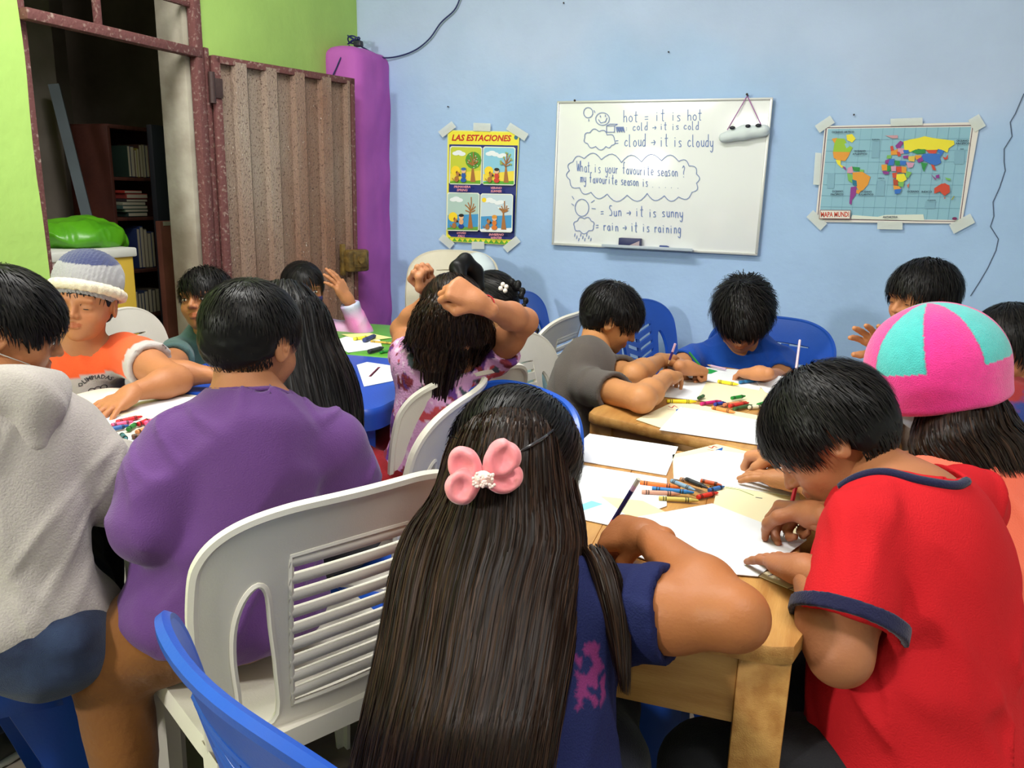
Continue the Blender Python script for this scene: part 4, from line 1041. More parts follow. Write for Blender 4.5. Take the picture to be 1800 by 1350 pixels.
cl = [(1083, 247), (1070, 238), (1056, 232), (1040, 234), (1031, 243), (1036, 253), (1050, 258), (1068, 258), (1078, 256)]
cloudline(p, cl, .7, 1.0, INK)
cloudline(p, [(1010, 285), (1030, 279), (1060, 281), (1095, 286), (1130, 285), (1165, 283), (1195, 284), (1213, 292), (1226, 306), (1226, 322), (1218, 338), (1195, 346), (1170, 344), (1140, 340), (1105, 343), (1070, 341), (1042, 338), (1022, 330), (1005, 316), (1004, 300)], .7, 1.0, INK)
def circ(x, y, rx, ry, lw=1): p.line([(x+rx*math.cos(t), y+ry*math.sin(t)) for t in np.linspace(0, 6.3, 20)], lw, INK)
circ(1062, 210, 12, 11); circ(1037, 199, 8, 9); circ(1026, 365, 12, 15); p.line([(1055, 211), (1059, 217), (1067, 215), (1070, 208)], 1, INK); p.line([(1058, 204), (1058.6, 207)], 1.2, INK); p.line([(1067, 203), (1067, 206)], 1.2, INK)
for a in ((1008, 358, 1012, 361), (1042, 356, 1048, 352), (1043, 366, 1050, 367), (1012, 350, 1009, 345), (1047, 195, 1049, 199), (1038, 210, 1038, 214)): p.line([a[:2], a[2:]], 1, INK)
p.line([(1069, 222), (1083, 222), (1083, 233), (1069, 233), (1069, 222), (1075, 219), (1088, 219), (1083, 222)], 1, INK); 
for i in range(7): p.line([(1086+i*2, 224), (1088+i*2, 233-(i % 2)*2)], 1.5, INK)
cloudline(p, [(1018, 388), (1030, 384), (1042, 388), (1046, 397), (1038, 405), (1022, 405), (1013, 398)], .7, 1, INK)
for i in range(9): p.line([(1014+i*3.5, 410+(i % 3)*4), (1013+i*3.5, 415+(i % 3)*4)], 1, INK)
o = p.b.obj('handwriting', ink_m, r); o.data.transform(Matrix.Translation([-float(x) for x in O]))
def WD(px, py, off): return WP(px, py, off)
# eraser and marker on the tray
a = WP(1112, 430); q = MB(); zt = zc+.003; q.rbox((0, 0, .0185), (.098, .034, .037), .003, (38, 42, 92)); o = q.obj('whiteboard_eraser', mat('eraser_case', attr=True, rough=.5), None, True, 30, (a[0], YW-.046, zt)); tag(o, 'dark navy felt board eraser lying on the whiteboard tray', 'eraser')
q = MB(); q.poly([(.0, -.0176, .006), (.045, -.0176, .006), (.045, -.0176, .028)], (170, 150, 160)); q.obj('label_patch', mat('eraser_case'), o)
a = WP(1168, 434); q = MB(); q.tube([(-.012, 0, 0), (.022, 0, 0)], .0065, 10, (30, 60, 130)); q.tube([(.022, 0, 0), (.028, 0, 0)], .0045, 10, (30, 60, 130)); o = q.obj('marker_cap', mat('eraser_case'), None, True, 40, (a[0], YW-.046, zt+.0065)); tag(o, 'blue marker cap lying on the whiteboard tray right of the eraser', 'marker')
# hanging cloud craft
a = WP(1312, 236, .045); r = empty('hanging_craft', a, 0, 'white rolled craft with dark painted eyes hanging by a purple ribbon on the whiteboard', 'craft')
s = SDF(); U = WP(1275, 243, .045); V_ = WP(1345, 231, .045); s.chain([U, (U+V_)/2+[0, 0, .006], V_], [.020, .026, .021], k=.02); s.disp(lambda p: .004*sn(p, 70, 9)); add_info = dict(root=r, O=np.array(r.location))
vv, ff = s.build(.004); np_mesh('paper_roll', [(vv, ff, None)], mat('white_crumpled_paper', (214, 222, 226), rough=.7, bump=.4, bscale=40), r, add_info['O'])
for (x, y, w_) in ((1291, 227, 5), (1318, 224, 4.5), (1336, 223, 5)):
    q = MB(); q.ball(WP(x, y, .068)-add_info['O'], (w_*.0024, .006, .007), (24, 24, 40), 10, 6); q.obj('painted_eye', mat('eraser_case'), r, True)
k = WP(1315, 170, .03)
for e in ((1281, 230), (1341, 224)):
    q = MB(); q.tube([k-add_info['O'], (k+WP(*e, .045))/2-add_info['O'], WP(*e, .045)-add_info['O']], .0022, 6); q.obj('ribbon', mat('purple_ribbon', (170, 110, 170), rough=.6), r, True)
q = MB(); q.tube([WP(1315, 168, 0), WP(1315, 168, .04)], .0025, 8); q.ball(WP(1315, 168, .041), .005, None, 8, 5); o = q.obj('nail', mat('dark_steel', (70, 60, 58), rough=.5, metal=.6), None, True); recenter(o); tag(o, 'small nail above the whiteboard holding the purple ribbon', 'nail')
q = MB(); q.tube([WP(1014, 179, 0), WP(1014, 178, .03)], .0025, 8); q.ball(WP(1014, 178, .031), .005, None, 8, 5); o = q.obj('nail', mat('dark_steel'), None, True); recenter(o); tag(o, 'small nail at the top left edge of the whiteboard', 'nail')
for (x, y, l) in ((789, 188, 'small dark nail head in the wall above the seasons poster'), (992, 6, 'small dark nail in the top of the blue wall'), (1501, 202, 'small dark nail in the wall above the world map'), (1176, 92, 'small dark nail in the bare wall above the whiteboard')):
    q = MB(); q.tube([WP(x, y, -.004), WP(x, y, .010)], .0018, 7); q.ball(WP(x, y, .011), .0034, None, 8, 5); o = q.obj('nail', mat('dark_steel'), None, True); recenter(o); tag(o, l, 'nail')
# --- world map
MC = [(1450, 222), (1722, 215), (1690, 393), (1433, 390)]
r, O = wall_sheet('world_map', MC, (226, 218, 214), 'laminated coloured world map poster taped to the blue wall at right', 'map')
p = Print(.0127, .00012)
def M(x, y): return (1400+x/4.5, 180+y/4.5)       # crop pixels -> photo pixels
def mp(l, c): p.poly([M(a, b) for a, b in l], c)
mp([(232, 200), (1395, 180), (1292, 945), (165, 925)], (90, 60, 80)); mp([(240, 206), (1388, 188), (1286, 940), (172, 920)], (222, 214, 212)); mp([(250, 212), (1378, 196), (1278, 930), (182, 912)], (140, 184, 204))
G_ = (104, 150, 176)
for i in range(1, 13): t = i/13; p.line([M(250+t*1128, 212-16*t), M(182+t*1096, 912+18*t)], .45, G_)
for i in range(1, 8): t = i/8; p.line([M(250-68*t, 212+700*t), M(1378-100*t, 196+734*t)], .45, G_)
for bx in ((600, 300, 60, 140), (1250, 380, 80, 110), (250, 560, 55, 120), (640, 620, 60, 120), (1020, 780, 80, 60)): mp([(bx[0], bx[1]), (bx[0]+bx[2], bx[1]), (bx[0]+bx[2]-8, bx[1]+bx[3]), (bx[0]-8, bx[1]+bx[3])], (128, 170, 192))
mp([(440, 890), (640, 905), (700, 890), (1000, 885), (1010, 935), (430, 920)], (220, 224, 214))
yl, gr, og, rd, bl, pu, pk, dg, lg = (236, 220, 50), (150, 190, 50), (226, 150, 50), (204, 70, 50), (50, 110, 196), (140, 50, 140), (208, 150, 180), (40, 140, 70), (120, 180, 90)
mp([(280, 290), (320, 282), (335, 318), (300, 325)], og); mp([(320, 285), (380, 290), (400, 330), (445, 360), (425, 395), (290, 392), (300, 330)], gr); mp([(395, 260), (440, 252), (468, 290), (440, 320), (400, 300)], yl)
mp([(380, 330), (410, 320), (420, 350), (395, 365)], (140, 190, 200))
mp([(288, 392), (425, 395), (410, 430), (385, 465), (330, 460), (295, 440)], og); mp([(310, 455), (350, 462), (350, 495), (385, 510), (360, 520), (325, 490)], yl); mp([(360, 505), (385, 512), (395, 535), (385, 535)], pu)
mp([(405, 520), (440, 505), (450, 560), (400, 560)], pk); mp([(440, 510), (500, 515), (500, 545), (455, 545)], dg); mp([(500, 530), (535, 535), (530, 556), (500, 550)], lg)
mp([(445, 555), (520, 550), (585, 590), (565, 650), (530, 690), (500, 710), (470, 660), (440, 600)], og); mp([(400, 560), (445, 575), (445, 640), (410, 620)], lg); mp([(440, 610), (475, 620), (480, 665), (445, 655)], (30, 110, 140))
mp([(430, 670), (475, 665), (470, 730), (440, 770), (435, 810), (418, 800)], pu); mp([(475, 690), (510, 700), (490, 725), (470, 715)], og)
mp([(690, 300-40), (700, 265), (800, 262), (800, 285), (760, 288)], (200, 150, 160))
mp([(780, 345), (820, 305), (845, 320), (815, 365), (790, 365)], pu); mp([(740, 350), (760, 345), (770, 385), (745, 388)], rd); mp([(745, 390), (800, 370), (800, 415), (745, 418)], og); mp([(800, 365), (850, 365), (850, 405), (800, 415)], pk); mp([(715, 420), (750, 418), (745, 445), (712, 445)], lg); mp([(790, 390), (815, 395), (825, 425), (800, 430)], rd)
mp([(845, 310), (900, 295), (960, 285), (1010, 270), (1080, 285), (1240, 305), (1245, 335), (1200, 365), (1190, 400), (1140, 375), (1050, 380), (960, 370), (900, 395), (850, 375)], yl)
mp([(840, 380), (885, 378), (885, 405), (850, 408)], bl); mp([(905, 390), (940, 375), (1015, 372), (1015, 405), (950, 410)], dg); mp([(1020, 378), (1110, 378), (1100, 405), (1050, 412)], rd); mp([(1115, 370), (1165, 385), (1140, 415), (1115, 400)], bl)
mp([(1000, 410), (1040, 405), (1130, 410), (1160, 395), (1130, 440), (1140, 480), (1100, 500), (1060, 490), (1000, 460), (985, 430)], bl); mp([(935, 420), (985, 420), (985, 455), (940, 455)], og); mp([(880, 430), (935, 425), (930, 470), (885, 465)], (226, 190, 80)); mp([(950, 455), (990, 430), (1000, 465), (960, 480)], pu)
mp([(980, 475), (1035, 485), (1020, 510), (1005, 552), (992, 520)], dg); mp([(1060, 490), (1085, 500), (1100, 540), (1075, 535)], rd); mp([(840, 425), (885, 420), (880, 445), (840, 445)], pu); mp([(865, 475), (930, 480), (915, 515), (880, 520)], pk); mp([(1150, 430), (1175, 440), (1195, 410), (1190, 450), (1165, 455)], rd)
mp([(700, 460), (735, 450), (740, 480), (700, 490)], pu); mp([(735, 450), (775, 448), (765, 500), (720, 500)], bl); mp([(775, 460), (820, 465), (815, 500), (780, 500)], dg); mp([(815, 462), (865, 465), (860, 498), (818, 498)], bl); mp([(670, 495), (715, 492), (715, 540), (675, 540)], og); mp([(715, 500), (750, 505), (745, 540), (715, 550)], dg); mp([(745, 508), (785, 505), (785, 545), (748, 545)], pk); mp([(785, 510), (830, 508), (830, 555), (790, 555)], rd); mp([(828, 508), (868, 512), (865, 560), (830, 558)], og); mp([(675, 545), (730, 550), (725, 570), (690, 570)], pu)
mp([(865, 545), (910, 555), (880, 600), (860, 590)], lg); mp([(755, 560), (795, 556), (795, 600), (760, 600)], rd); mp([(790, 570), (850, 565), (870, 610), (830, 635), (785, 620)], yl); mp([(762, 605), (800, 615), (800, 655), (765, 655)], (180, 70, 40)); mp([(800, 632), (850, 628), (840, 670), (805, 665)], lg); mp([(762, 657), (805, 662), (830, 685), (770, 695)], og); mp([(772, 690), (832, 682), (815, 720), (778, 725)], bl); mp([(870, 655), (892, 640), (880, 682)], (200, 110, 90))
mp([(1085, 680), (1140, 645), (1170, 640), (1205, 660), (1208, 710), (1165, 740), (1130, 705), (1085, 722)], rd); mp([(1055, 565), (1075, 585), (1105, 612), (1090, 612)], pu); mp([(1095, 580), (1125, 570), (1125, 600), (1100, 602)], pu); mp([(1170, 595), (1215, 605), (1210, 620), (1180, 612)], lg); mp([(1218, 770), (1240, 738), (1245, 745), (1228, 772)], (150, 150, 70)); mp([(1160, 752), (1175, 752), (1168, 765)], rd)
def mt(t, x, y, w_, h_, c=(30, 50, 70)): X, Y_ = M(x, y); p.text(t, X, Y_, h_/4.5, w_/4.5, c, -.01, 0, .03)
mt('OCEANO ARTICO', 280, 246, 175, 15); mt('OCEANO', 456, 395, 90, 14); mt('ATLANTICO', 443, 418, 115, 14); mt('OCEANO', 1260, 314, 95, 15); mt('PACIFICO', 1256, 336, 108, 15); mt('OCEANO', 283, 712, 85, 15); mt('PACIFICO', 272, 736, 98, 15); mt('OCEANO', 505, 714, 90, 14); mt('ATLANTICO', 490, 737, 118, 14); mt('OCEANO', 872, 713, 92, 15); mt('INDICO', 985, 715, 82, 15); mt('ANTARTIDA', 680, 914, 118, 15); mt('EUROPA', 598, 302, 58, 9); mt('ASIA', 1285, 376, 34, 8); mt('AFRICA', 642, 606, 52, 9); mt('OCEANIA', 1028, 779, 70, 9)
mp([(188, 850), (430, 852), (425, 922), (180, 920)], (120, 40, 40)); mp([(192, 854), (426, 856), (421, 918), (184, 916)], (228, 222, 214)); mt('MAPA MUNDI', 194, 908, 222, 42, (196, 60, 36)); p.ell(*M(1245, 918), 4.5, 2.6, (120, 40, 90))
o = p.b.obj('print', mat('laminated_print', attr=True, rough=.3, spec=.5, coat=.35, bump=.05, bscale=12), r); o.data.transform(Matrix.Translation([-float(x) for x in O]))
for c, w_, h_, a in (((1450, 219), 32, 15, -34), ((1593, 215), 56, 13, -2), ((1716, 217), 24, 22, 60), ((1437, 297), 11, 56, 4), ((1436, 387), 34, 17, 44), ((1564, 396), 44, 14, 1), ((1690, 393), 42, 18, -28)): tape(r, c, w_, h_, a, .0172)
# crack, cable, plug
q = MB(); pts = [WP(x, y, .0075) for x, y in ((1797, 165), (1784, 200), (1774, 215), (1778, 240), (1764, 262), (1764, 285), (1768, 300), (1758, 330), (1744, 355), (1747, 380), (1742, 398), (1753, 420), (1749, 440), (1735, 470), (1722, 495), (1707, 520))]
q.tube([a+[random.uniform(-.004, .004), 0, 0] for a in pts], .0016, 4); o = q.obj('wall_crack', mat('crack_dark', (84, 96, 120), rough=.9)); o['kind'] = 'structure'; o.name = 'trim_2'
cab = mat('cable_navy', (24, 34, 92), rough=.5)
def wall_or_pillar(px, py, y): return PY(px, py, y)
r = empty('wall_cable', PY(622, 74, 3.38), 0, 'dark blue loose cable with a coiled plug running from the pillar top up the wall', 'cable'); O = np.array(r.location)
def cable(pts, rr, nm): 
    P_ = np.array(pts); t = np.linspace(0, len(P_)-1, len(P_)*5); q = MB(); q.tube(catmull(P_, t)-O, rr, 7); q.obj(nm, cab, r, True)
cable([PY(628, 78, 3.36), PY(650, 90, 3.42), PY(672, 101, 3.47), PY(700, 99, 3.483), PY(730, 88, 3.485), PY(755, 68, 3.485), PY(775, 40, 3.486), PY(800, 16, 3.486), PY(812, -14, 3.486)], .0035, 'cord')
cable([PY(614, 80, 3.34), PY(600, 100, 3.235), PY(592, 118, 3.225), PY(584, 136, 3.222), PY(583, 150, 3.222)], .0030, 'cord')
cc = PY(622, 74, 3.36); cable([cc+np.array([.030*math.cos(a), .018*math.sin(a)-.0, .012*math.sin(a*1.3)+.006*k/10]) for k, a in enumerate(np.linspace(0, 18, 34))], .0034, 'coil')
q = MB(); q.rbox(PY(630, 77, 3.35)-O, (.04, .03, .026), .006); q.obj('plug', mat('plug_dark', (40, 40, 52), rough=.4), r, True, 30)
# ------------------------------------------------------------------ things in the dark store room
wd_dark = mat('dark_red_wood', (96, 50, 38), rough=.55, bump=.3, bscale=60, rgb2=(70, 34, 28), vscale=4, stretch=(1, 8, 1))
def axis_frame(yaw_): c, s_ = math.cos(yaw_), math.sin(yaw_); return np.array([[c, -s_, 0], [s_, c, 0], [0, 0, 1.]])
# bookcase: stands in depth behind the doorway; front faces +x and a little -y
A = PX(190, 225, -3.15); B = PX(276, 225, -3.15)
W = abs(B[1]-A[1])+.02; y0 = A[1]; top = A[2]+.01; r = empty('bookcase', (-3.15, y0+W/2, 0), 0, 'dark red wooden bookcase full of books in the dark store room', 'bookcase'); O = np.array(r.location)
Dp = .26; th = .018
def bx(nm, c, sz, m=wd_dark, par=r, rr=.002): q = MB(); q.rbox(np.array(c), sz, rr); return q.obj(nm, m, par, True, 30)
bx('side_panel', (-Dp/2, -W/2, top/2), (Dp, th, top)); bx('side_panel', (-Dp/2, W/2, top/2), (Dp, th, top)); bx('back_panel', (-Dp, 0, top/2), (.01, W, top)); bx('top_panel', (-Dp/2, 0, top), (Dp, W, th))
shelfz = []
for py in (315, 385, 478, 560, 640):
    z = PX(235, py, -3.15)[2]; shelfz.append(z)
    if z > .05: bx('shelf', (-Dp/2, 0, z), (Dp-.01, W-th, .016))
bk = mat('book_cover', attr=True, rough=.6); g = random.Random(3)
def book(c, sz, col, label, grp, lean=0):
    q = MB(); x, y, z = sz; R_ = Matrix.Rotation(lean, 3, 'X') if lean else None; Rm = None if R_ is None else np.array(R_)
    q.rbox((0, 0, z/2), (x, y, z), min(.002, y*.2), col, Rm); r_ = q.obj('book', bk, None, True, 30, tuple(float(t) for t in c)); tag(r_, label, 'book', grp)
    q = MB(); q.box((0.0015, 0, z/2), (x, y*.72, z*.94+.001), (200, 190, 165), Rm); q.obj('pages', bk, r_)
    return r_
cols = [(120, 40, 36), (60, 70, 110), (170, 150, 120), (60, 90, 70), (150, 90, 50), (90, 80, 100), (190, 180, 150), (44, 50, 60), (150, 60, 60), (110, 120, 70)]
# row on the top shelf, leaning box shelf
ORD = ['first', 'second', 'third', 'fourth', 'fifth', 'sixth', 'seventh', 'eighth', 'ninth', 'tenth', 'eleventh', 'twelfth', 'thirteenth', 'fourteenth']
def row(z, ya, yb, n, hh, grp, label, pal=cols):
    y = ya; k = 0
    while y < yb and k < n:
        w_ = g.uniform(.012, .026); h_ = hh*g.uniform(.8, 1); book((-3.15-.10, y0+W/2+y+w_/2, z+.009), (.14, w_*.92, h_), pal[g.randrange(len(pal))], ORD[k]+' from the left '+label, grp); y += w_; k += 1
row(shelfz[0], -W*.1, W*.46, 14, .16, 'books standing on the upper bookcase shelf', 'of the thin books standing on the upper bookcase shelf', [(120, 50, 44), (150, 140, 110), (50, 70, 60), (90, 60, 50), (60, 60, 90), (170, 160, 60)])
row(shelfz[2], W*-.05, W*.42, 5, .26*.8, 'pale books standing on the middle bookcase shelf', 'of the thick pale books on the middle bookcase shelf', [(176, 168, 140), (120, 110, 96), (160, 150, 124), (44, 60, 110)])
row(shelfz[3], -W*.2, W*.42, 8, .12, 'books in the lowest visible shelf', 'of the dark books standing low in the bookcase', [(50, 60, 90), (60, 60, 70), (80, 70, 60)])
z = shelfz[1]+.009; stack = [((50, 70, 64), .10, .022, 'grey green'), ((90, 110, 90), .12, .014, 'dull green'), ((70, 96, 90), .13, .018, 'teal'), ((150, 150, 130), .12, .016, 'pale grey'), ((60, 50, 54), .11, .014, 'black'), ((150, 60, 54), .11, .026, 'dark red'), ((180, 60, 50), .09, .014, 'bright red')]
for i, (c, l, h_, nm) in enumerate(stack):
    q = MB(); q.rbox((0, 0, h_/2), (.17, l*1.15, h_*.94), .002, c); o = q.obj('book', bk, None, True, 30, (-3.25, y0+W*.44+g.uniform(-.012, .012), z)); tag(o, '%s book lying flat, %s in the bookcase stack' % (nm, ['lowest', 'second from the bottom', 'third from the bottom', 'in the middle', 'third from the top', 'second from the top', 'topmost'][i]), 'book', 'books stacked flat in the bookcase'); z += h_
    q = MB(); q.box((.0012, 0, h_/2), (.17, l*1.1, h_*.6), (190, 180, 160)); q.obj('pages', bk, o)
# leaning panels right of the bookcase
a = PX(300, 222, -2.85); b = PX(300, 384, -2.85); wy = PX(335, 300, -2.85)[1]-PX(277, 300, -2.85)[1]
q = MB(); q.rbox((0, 0, a[2]/2), (.03, wy, a[2]), .003); o = q.obj('leaning_board', mat('navy_board', (30, 34, 44), rough=.6, bump=.2), None, True, 30, (-2.88, PX(306, 300, -2.85)[1], 0)); tag(o, 'tall dark navy board leaning beside the bookcase', 'board')
b = PX(300, 388, -2.80); wy = PX(338, 450, -2.80)[1]-PX(283, 450, -2.80)[1]
q = MB(); q.rbox((0, 0, b[2]/2), (.03, wy, b[2]), .003); o = q.obj('leaning_board', mat('red_brown_board', (160, 98, 80), rough=.6, bump=.3, rgb2=(130, 76, 62), vscale=5), None, True, 30, (-2.80, PX(310, 450, -2.80)[1], 0)); tag(o, 'reddish brown board with a white sticker in front of the navy board', 'board')
q = MB(); c = PX(294, 393, -2.78); q.box(np.array([-2.7835, c[1], c[2]])-np.array(o.location), (.002, .04, .018), (190, 184, 170)); q.obj('sticker', bk, o)
# slanted plank leaning in the room
P1, P2 = PX(95, 150, -3.25), PX(158, 400, -3.10); dvv = P2-P1; q = MB(); e = P2+dvv*((0-P2[2])/dvv[2]); 
q.tube([P1-e, P2-e, e*0], .030, 4); o = q.obj('leaning_beam', mat('grey_blue_metal', (92, 104, 112), rough=.6, bump=.2), None, False, None, tuple(float(t) for t in e)); tag(o, 'slanting grey metal beam leaning against the store room wall', 'beam')
# yellow box with white lid and the green bag on it
c = PX(125, 470, -2.62); bw = .34; q = empty('storage_box', (-2.62, c[1]-.02, 0), 0, 'mustard yellow storage box with a white lid inside the doorway', 'box'); zt = PX(110, 440, -2.62)[2]
yb = mat('mustard_card', (214, 178, 62), rough=.6, bump=.1)
b_ = MB(); b_.rbox((0, 0, (zt-.02)/2), (.30, bw, zt-.02), .008); b_.obj('carton', yb, q, True, 30)
b_ = MB(); b_.rbox((0, 0, zt-.008), (.32, bw+.02, .034), .006); b_.obj('lid', mat('white_lid', (214, 214, 206), rough=.5), q, True, 30)
lb = PX(86, 463, -2.468); b_ = MB(); b_.tube([(.151, lb[1]-q.location[1], lb[2]), (.153, lb[1]-q.location[1], lb[2])], .022, 18, (226, 216, 206)); b_.tube([(.153, lb[1]-q.location[1], lb[2]), (.1535, lb[1]-q.location[1], lb[2])], .017, 18, (180, 150, 150)); b_.obj('round_label', bk, q)
s = SDF(); c = PX(140, 415, -2.66); s.ell((-2.66, c[1]-.03, zt+.045), (.15, .17, .065), k=.03); s.ell((-2.68, c[1]+.10, zt+.02), (.12, .10, .07), k=.04); s.ell((-2.70, c[1]+.17, zt-.06), (.08, .05, .12), k=.05)
s.disp(lambda p: .012*sn(p, 20, 6)+.016*np.abs(sn(p, 26, 7))-.008+.005*np.abs(sn(p, 60, 8))); s.half((0, 0, zt+.011), (0, 0, -1)) if False else None
V, F = s.build(.006); o = np_mesh('plastic_bag', [(V, F, None)], mat('lime_plastic', (96, 176, 30), rough=.35, bump=.4, bscale=18, spec=.5, rgb2=(66, 140, 22), vscale=5)); recenter(o); tag(o, 'crumpled lime green plastic bag lying on the yellow box', 'bag')
def PB(px, d, z):
    a = (z-HC)/d-cf[2]-cr[2]*(px-900)/FPX; return PD(px, 675-FPX*a/cu[2], d)
UP = np.array([0, 0, 1.])
# ------------------------------------------------------------------ tables
TZ = .73
wood_table((-.435, .875), (.997, .075), (-.075, .997), .455, .72, TZ, 'wooden school table nearest the camera, covered in white drawing sheets', 3, 1)
wood_table((-.535, 1.785), (.962, -.274), (.274, .962), .60, .76, TZ+.006, 'wooden school table farther back with crayons heaped on its near edge', 4, 2)
wp_m = WPL()
plastic_table((-1.38, 1.19), (.985, .12), .66, .64, TZ, wp_m, 'white plastic table at the left between the hoodie and the orange shirt', .040)
plastic_table((-1.37, 1.82), (.99, .12), .70, .60, TZ, mat('blue_table_plastic', (24, 74, 176), rough=.4, bump=.1, bscale=200, coat=.1), 'bright blue plastic table in the middle of the left row')
plastic_table((-1.38, 2.42), (.99, .10), .70, .56, TZ, mat('green_table_plastic', (86, 158, 44), rough=.4, bump=.1, bscale=200, coat=.1), 'green plastic table at the back by the purple pillar')

# ------------------------------------------------------------------ chairs
def ch(kind, c, f, label, **k): return chair(kind, (c[0], c[1]), rzdir(f), label, **k)
ch('white', (-.845, 1.035), (-.89, .456), 'large white slatted plastic chair under the person in the purple shirt')
ch('blue', (-.36, .725), (.38, .92), 'blue plastic chair of the bow girl, its rim cutting the bottom of the picture')
ch('white', (-1.02, 1.80), (-.94, .34), 'white slatted plastic chair directly behind the pink floral blouse')
ch('white', (-.98, 1.48), (-.98, -.17), 'white plastic chair between purple shirt and pink bow, beside another white chair')
ch('blue', (-.72, 1.335), (-.5, -.87), 'blue plastic chair whose round back shows behind the head with the pink bow')
ch('white', (-.60, 2.16), (1, 0), 'white plastic chair with an open arched back behind the grey shirt')
ch('white', (-1.14, 2.74), (-1, .05), 'pale plastic chair whose slatted back shows left of the grey shirt')
ch('blue', (-.50, 3.08), (.94, -.34), 'blue plastic chair with slanting slots standing by the wall below the whiteboard')
ch('bluesolid', (-.215, 2.74), (-.10, -.99), 'blue plastic chair behind the person in the bright blue shirt')
ch('blue', (-.96, 3.18), (.98, .17), 'blue plastic chair by the wall behind the person with the braid')
for k_, (z_, l_) in enumerate(((.15, 'cream plastic chair on top of a stack by the wall, printed sticker on it'), (.075, 'cream plastic chair in the middle of the stack by the wall'), (0, 'cream plastic chair at the bottom of the stack by the wall'))):
    c_ = chair('cream', (-1.60+.006*k_, 3.02+.02*k_, z_), rzdir((.05, -.99)), l_, 'stacked cream chairs')
    if k_ == 0:
        q_ = MB(); q_.poly([(-.10, -.2475, .715), (.00, -.2475, .715), (.005, -.257, .775), (-.09, -.2585, .785)], (226, 196, 190)); q_.poly([(-.085, -.2495, .73), (-.05, -.2495, .73), (-.05, -.2545, .76), (-.08, -.2555, .765)], (190, 60, 60)); q_.obj('sticker', mat('sticker_print', attr=True, rough=.4), c_)
ch('whitesolid', (-1.94, 2.02), (.87, .4), 'white plastic chair with short slots between the orange and grey green shirts')
ch('whitesolid', (.62, 2.02), (-.95, .2), 'white plastic chair with short slots at the right edge of the picture')
ch('white', (.42, 1.10), (-.9, .35), 'white plastic chair at the bottom right corner under the red shirt')
ch('white', (.36, 1.56), (-.97, .2), 'white plastic chair under the person in the coral shirt')
stool((-1.36, .75), rzdir((.3, .95)), 'low blue plastic stool under the person in the grey hoodie')
stool((-.33, 1.45), rzdir((.0, 1)), 'blue plastic stool standing under the near wooden table')
ch('white', (.32, 2.28), (-.97, -.1), 'white plastic chair under the person in the white shirt')

stool((-1.86, 1.48), rzdir((1, 0)), 'blue plastic stool under the person in the orange and grey shirt')
stool((-.99, 1.30), rzdir((1, .3)), 'blue plastic stool under the person with very long straight black hair') if False else None
stool((-1.80, 2.45), rzdir((1, .2)), 'blue plastic stool under the person in the tie-dye jacket')
PPL = {}
jeans = cloth('blue_denim', (24, 32, 56), rgb2=(42, 56, 84), vscale=14, bscale=700, bump=.5)
darkt = cloth('dark_trousers', (38, 38, 42)); brownt = cloth('brown_trousers', (122, 76, 34), bump=.3, bscale=120)
# ---- grey hoodie, left foreground
i = person('person in a light grey hoodie at the left edge, sitting on a blue stool', PD(14, 575, 1.30), nrm(cdir(.80, -.25, .55)), PD(18, 690, 1.26),
  PD(-95, 775, 1.18), PD(112, 765, 1.33), PD(-150, 900, 1.35), PD(202, 862, 1.36), PD(-90, 810, 1.55), PD(212, 800, 1.56), PB(55, 1.30, .535),
  cloth('grey_fleece', (172, 164, 160), var=.06, vscale=160, bscale=300), jeans, near=True, sleeve='long', girth=1.05, arm=1.15, eyes='open', knees=[PB(-60, 1.6, .50), PB(120, 1.66, .50)], feet=[PB(-20, 1.72, .09), PB(165, 1.78, .09)],
  handR=nrm(PZ(235, 785, .76)-PZ(212, 800, .775)), poseR='grip', facing=nrm((.15, .98, 0)), folds=.005, neckhole=.05, hoff=None, shoe=(64, 66, 60), headscale=.94)
PPL['hoodie'] = i
s = SDF(); nk = i['neck']; s.chain([nk+i['RT']@np.array(v) for v in ((-.060, .0, .002), (-.040, -.040, .006), (0, -.058, .006), (.040, -.040, .006), (.060, .0, .002))], [.014, .022, .027, .022, .014], k=.04); s.cone(nk+i['RT']@np.array((0, -.066, -.02)), nk+i['RT']@np.array((0, -.078, -.075)), .030, .016, k=.06)
s.disp(lambda p: .005*sn(p, 38, 6)); add_sdf(i, 'hood', s, cloth('grey_fleece'), .0055)
add_hair(i, hair_short(i['H'], i['R'], i['s'], 3200, .045, .18, seed=1, nape=-.088, thick=.011, wid=.0014))
m = MB(); T = i['T']; m.tube([T((.072, .012, .010))-i['O'], T((.080, -.004, .016))-i['O'], T((.083, -.020, .0))-i['O'], T((.080, -.022, -.022))-i['O'], T((.071, 0, -.040))-i['O'], T((.056, .05, -.05))-i['O']], .0011, 5); m.obj('mask_loop', mat('mask_white', (222, 222, 216), rough=.7), i['root'], True)
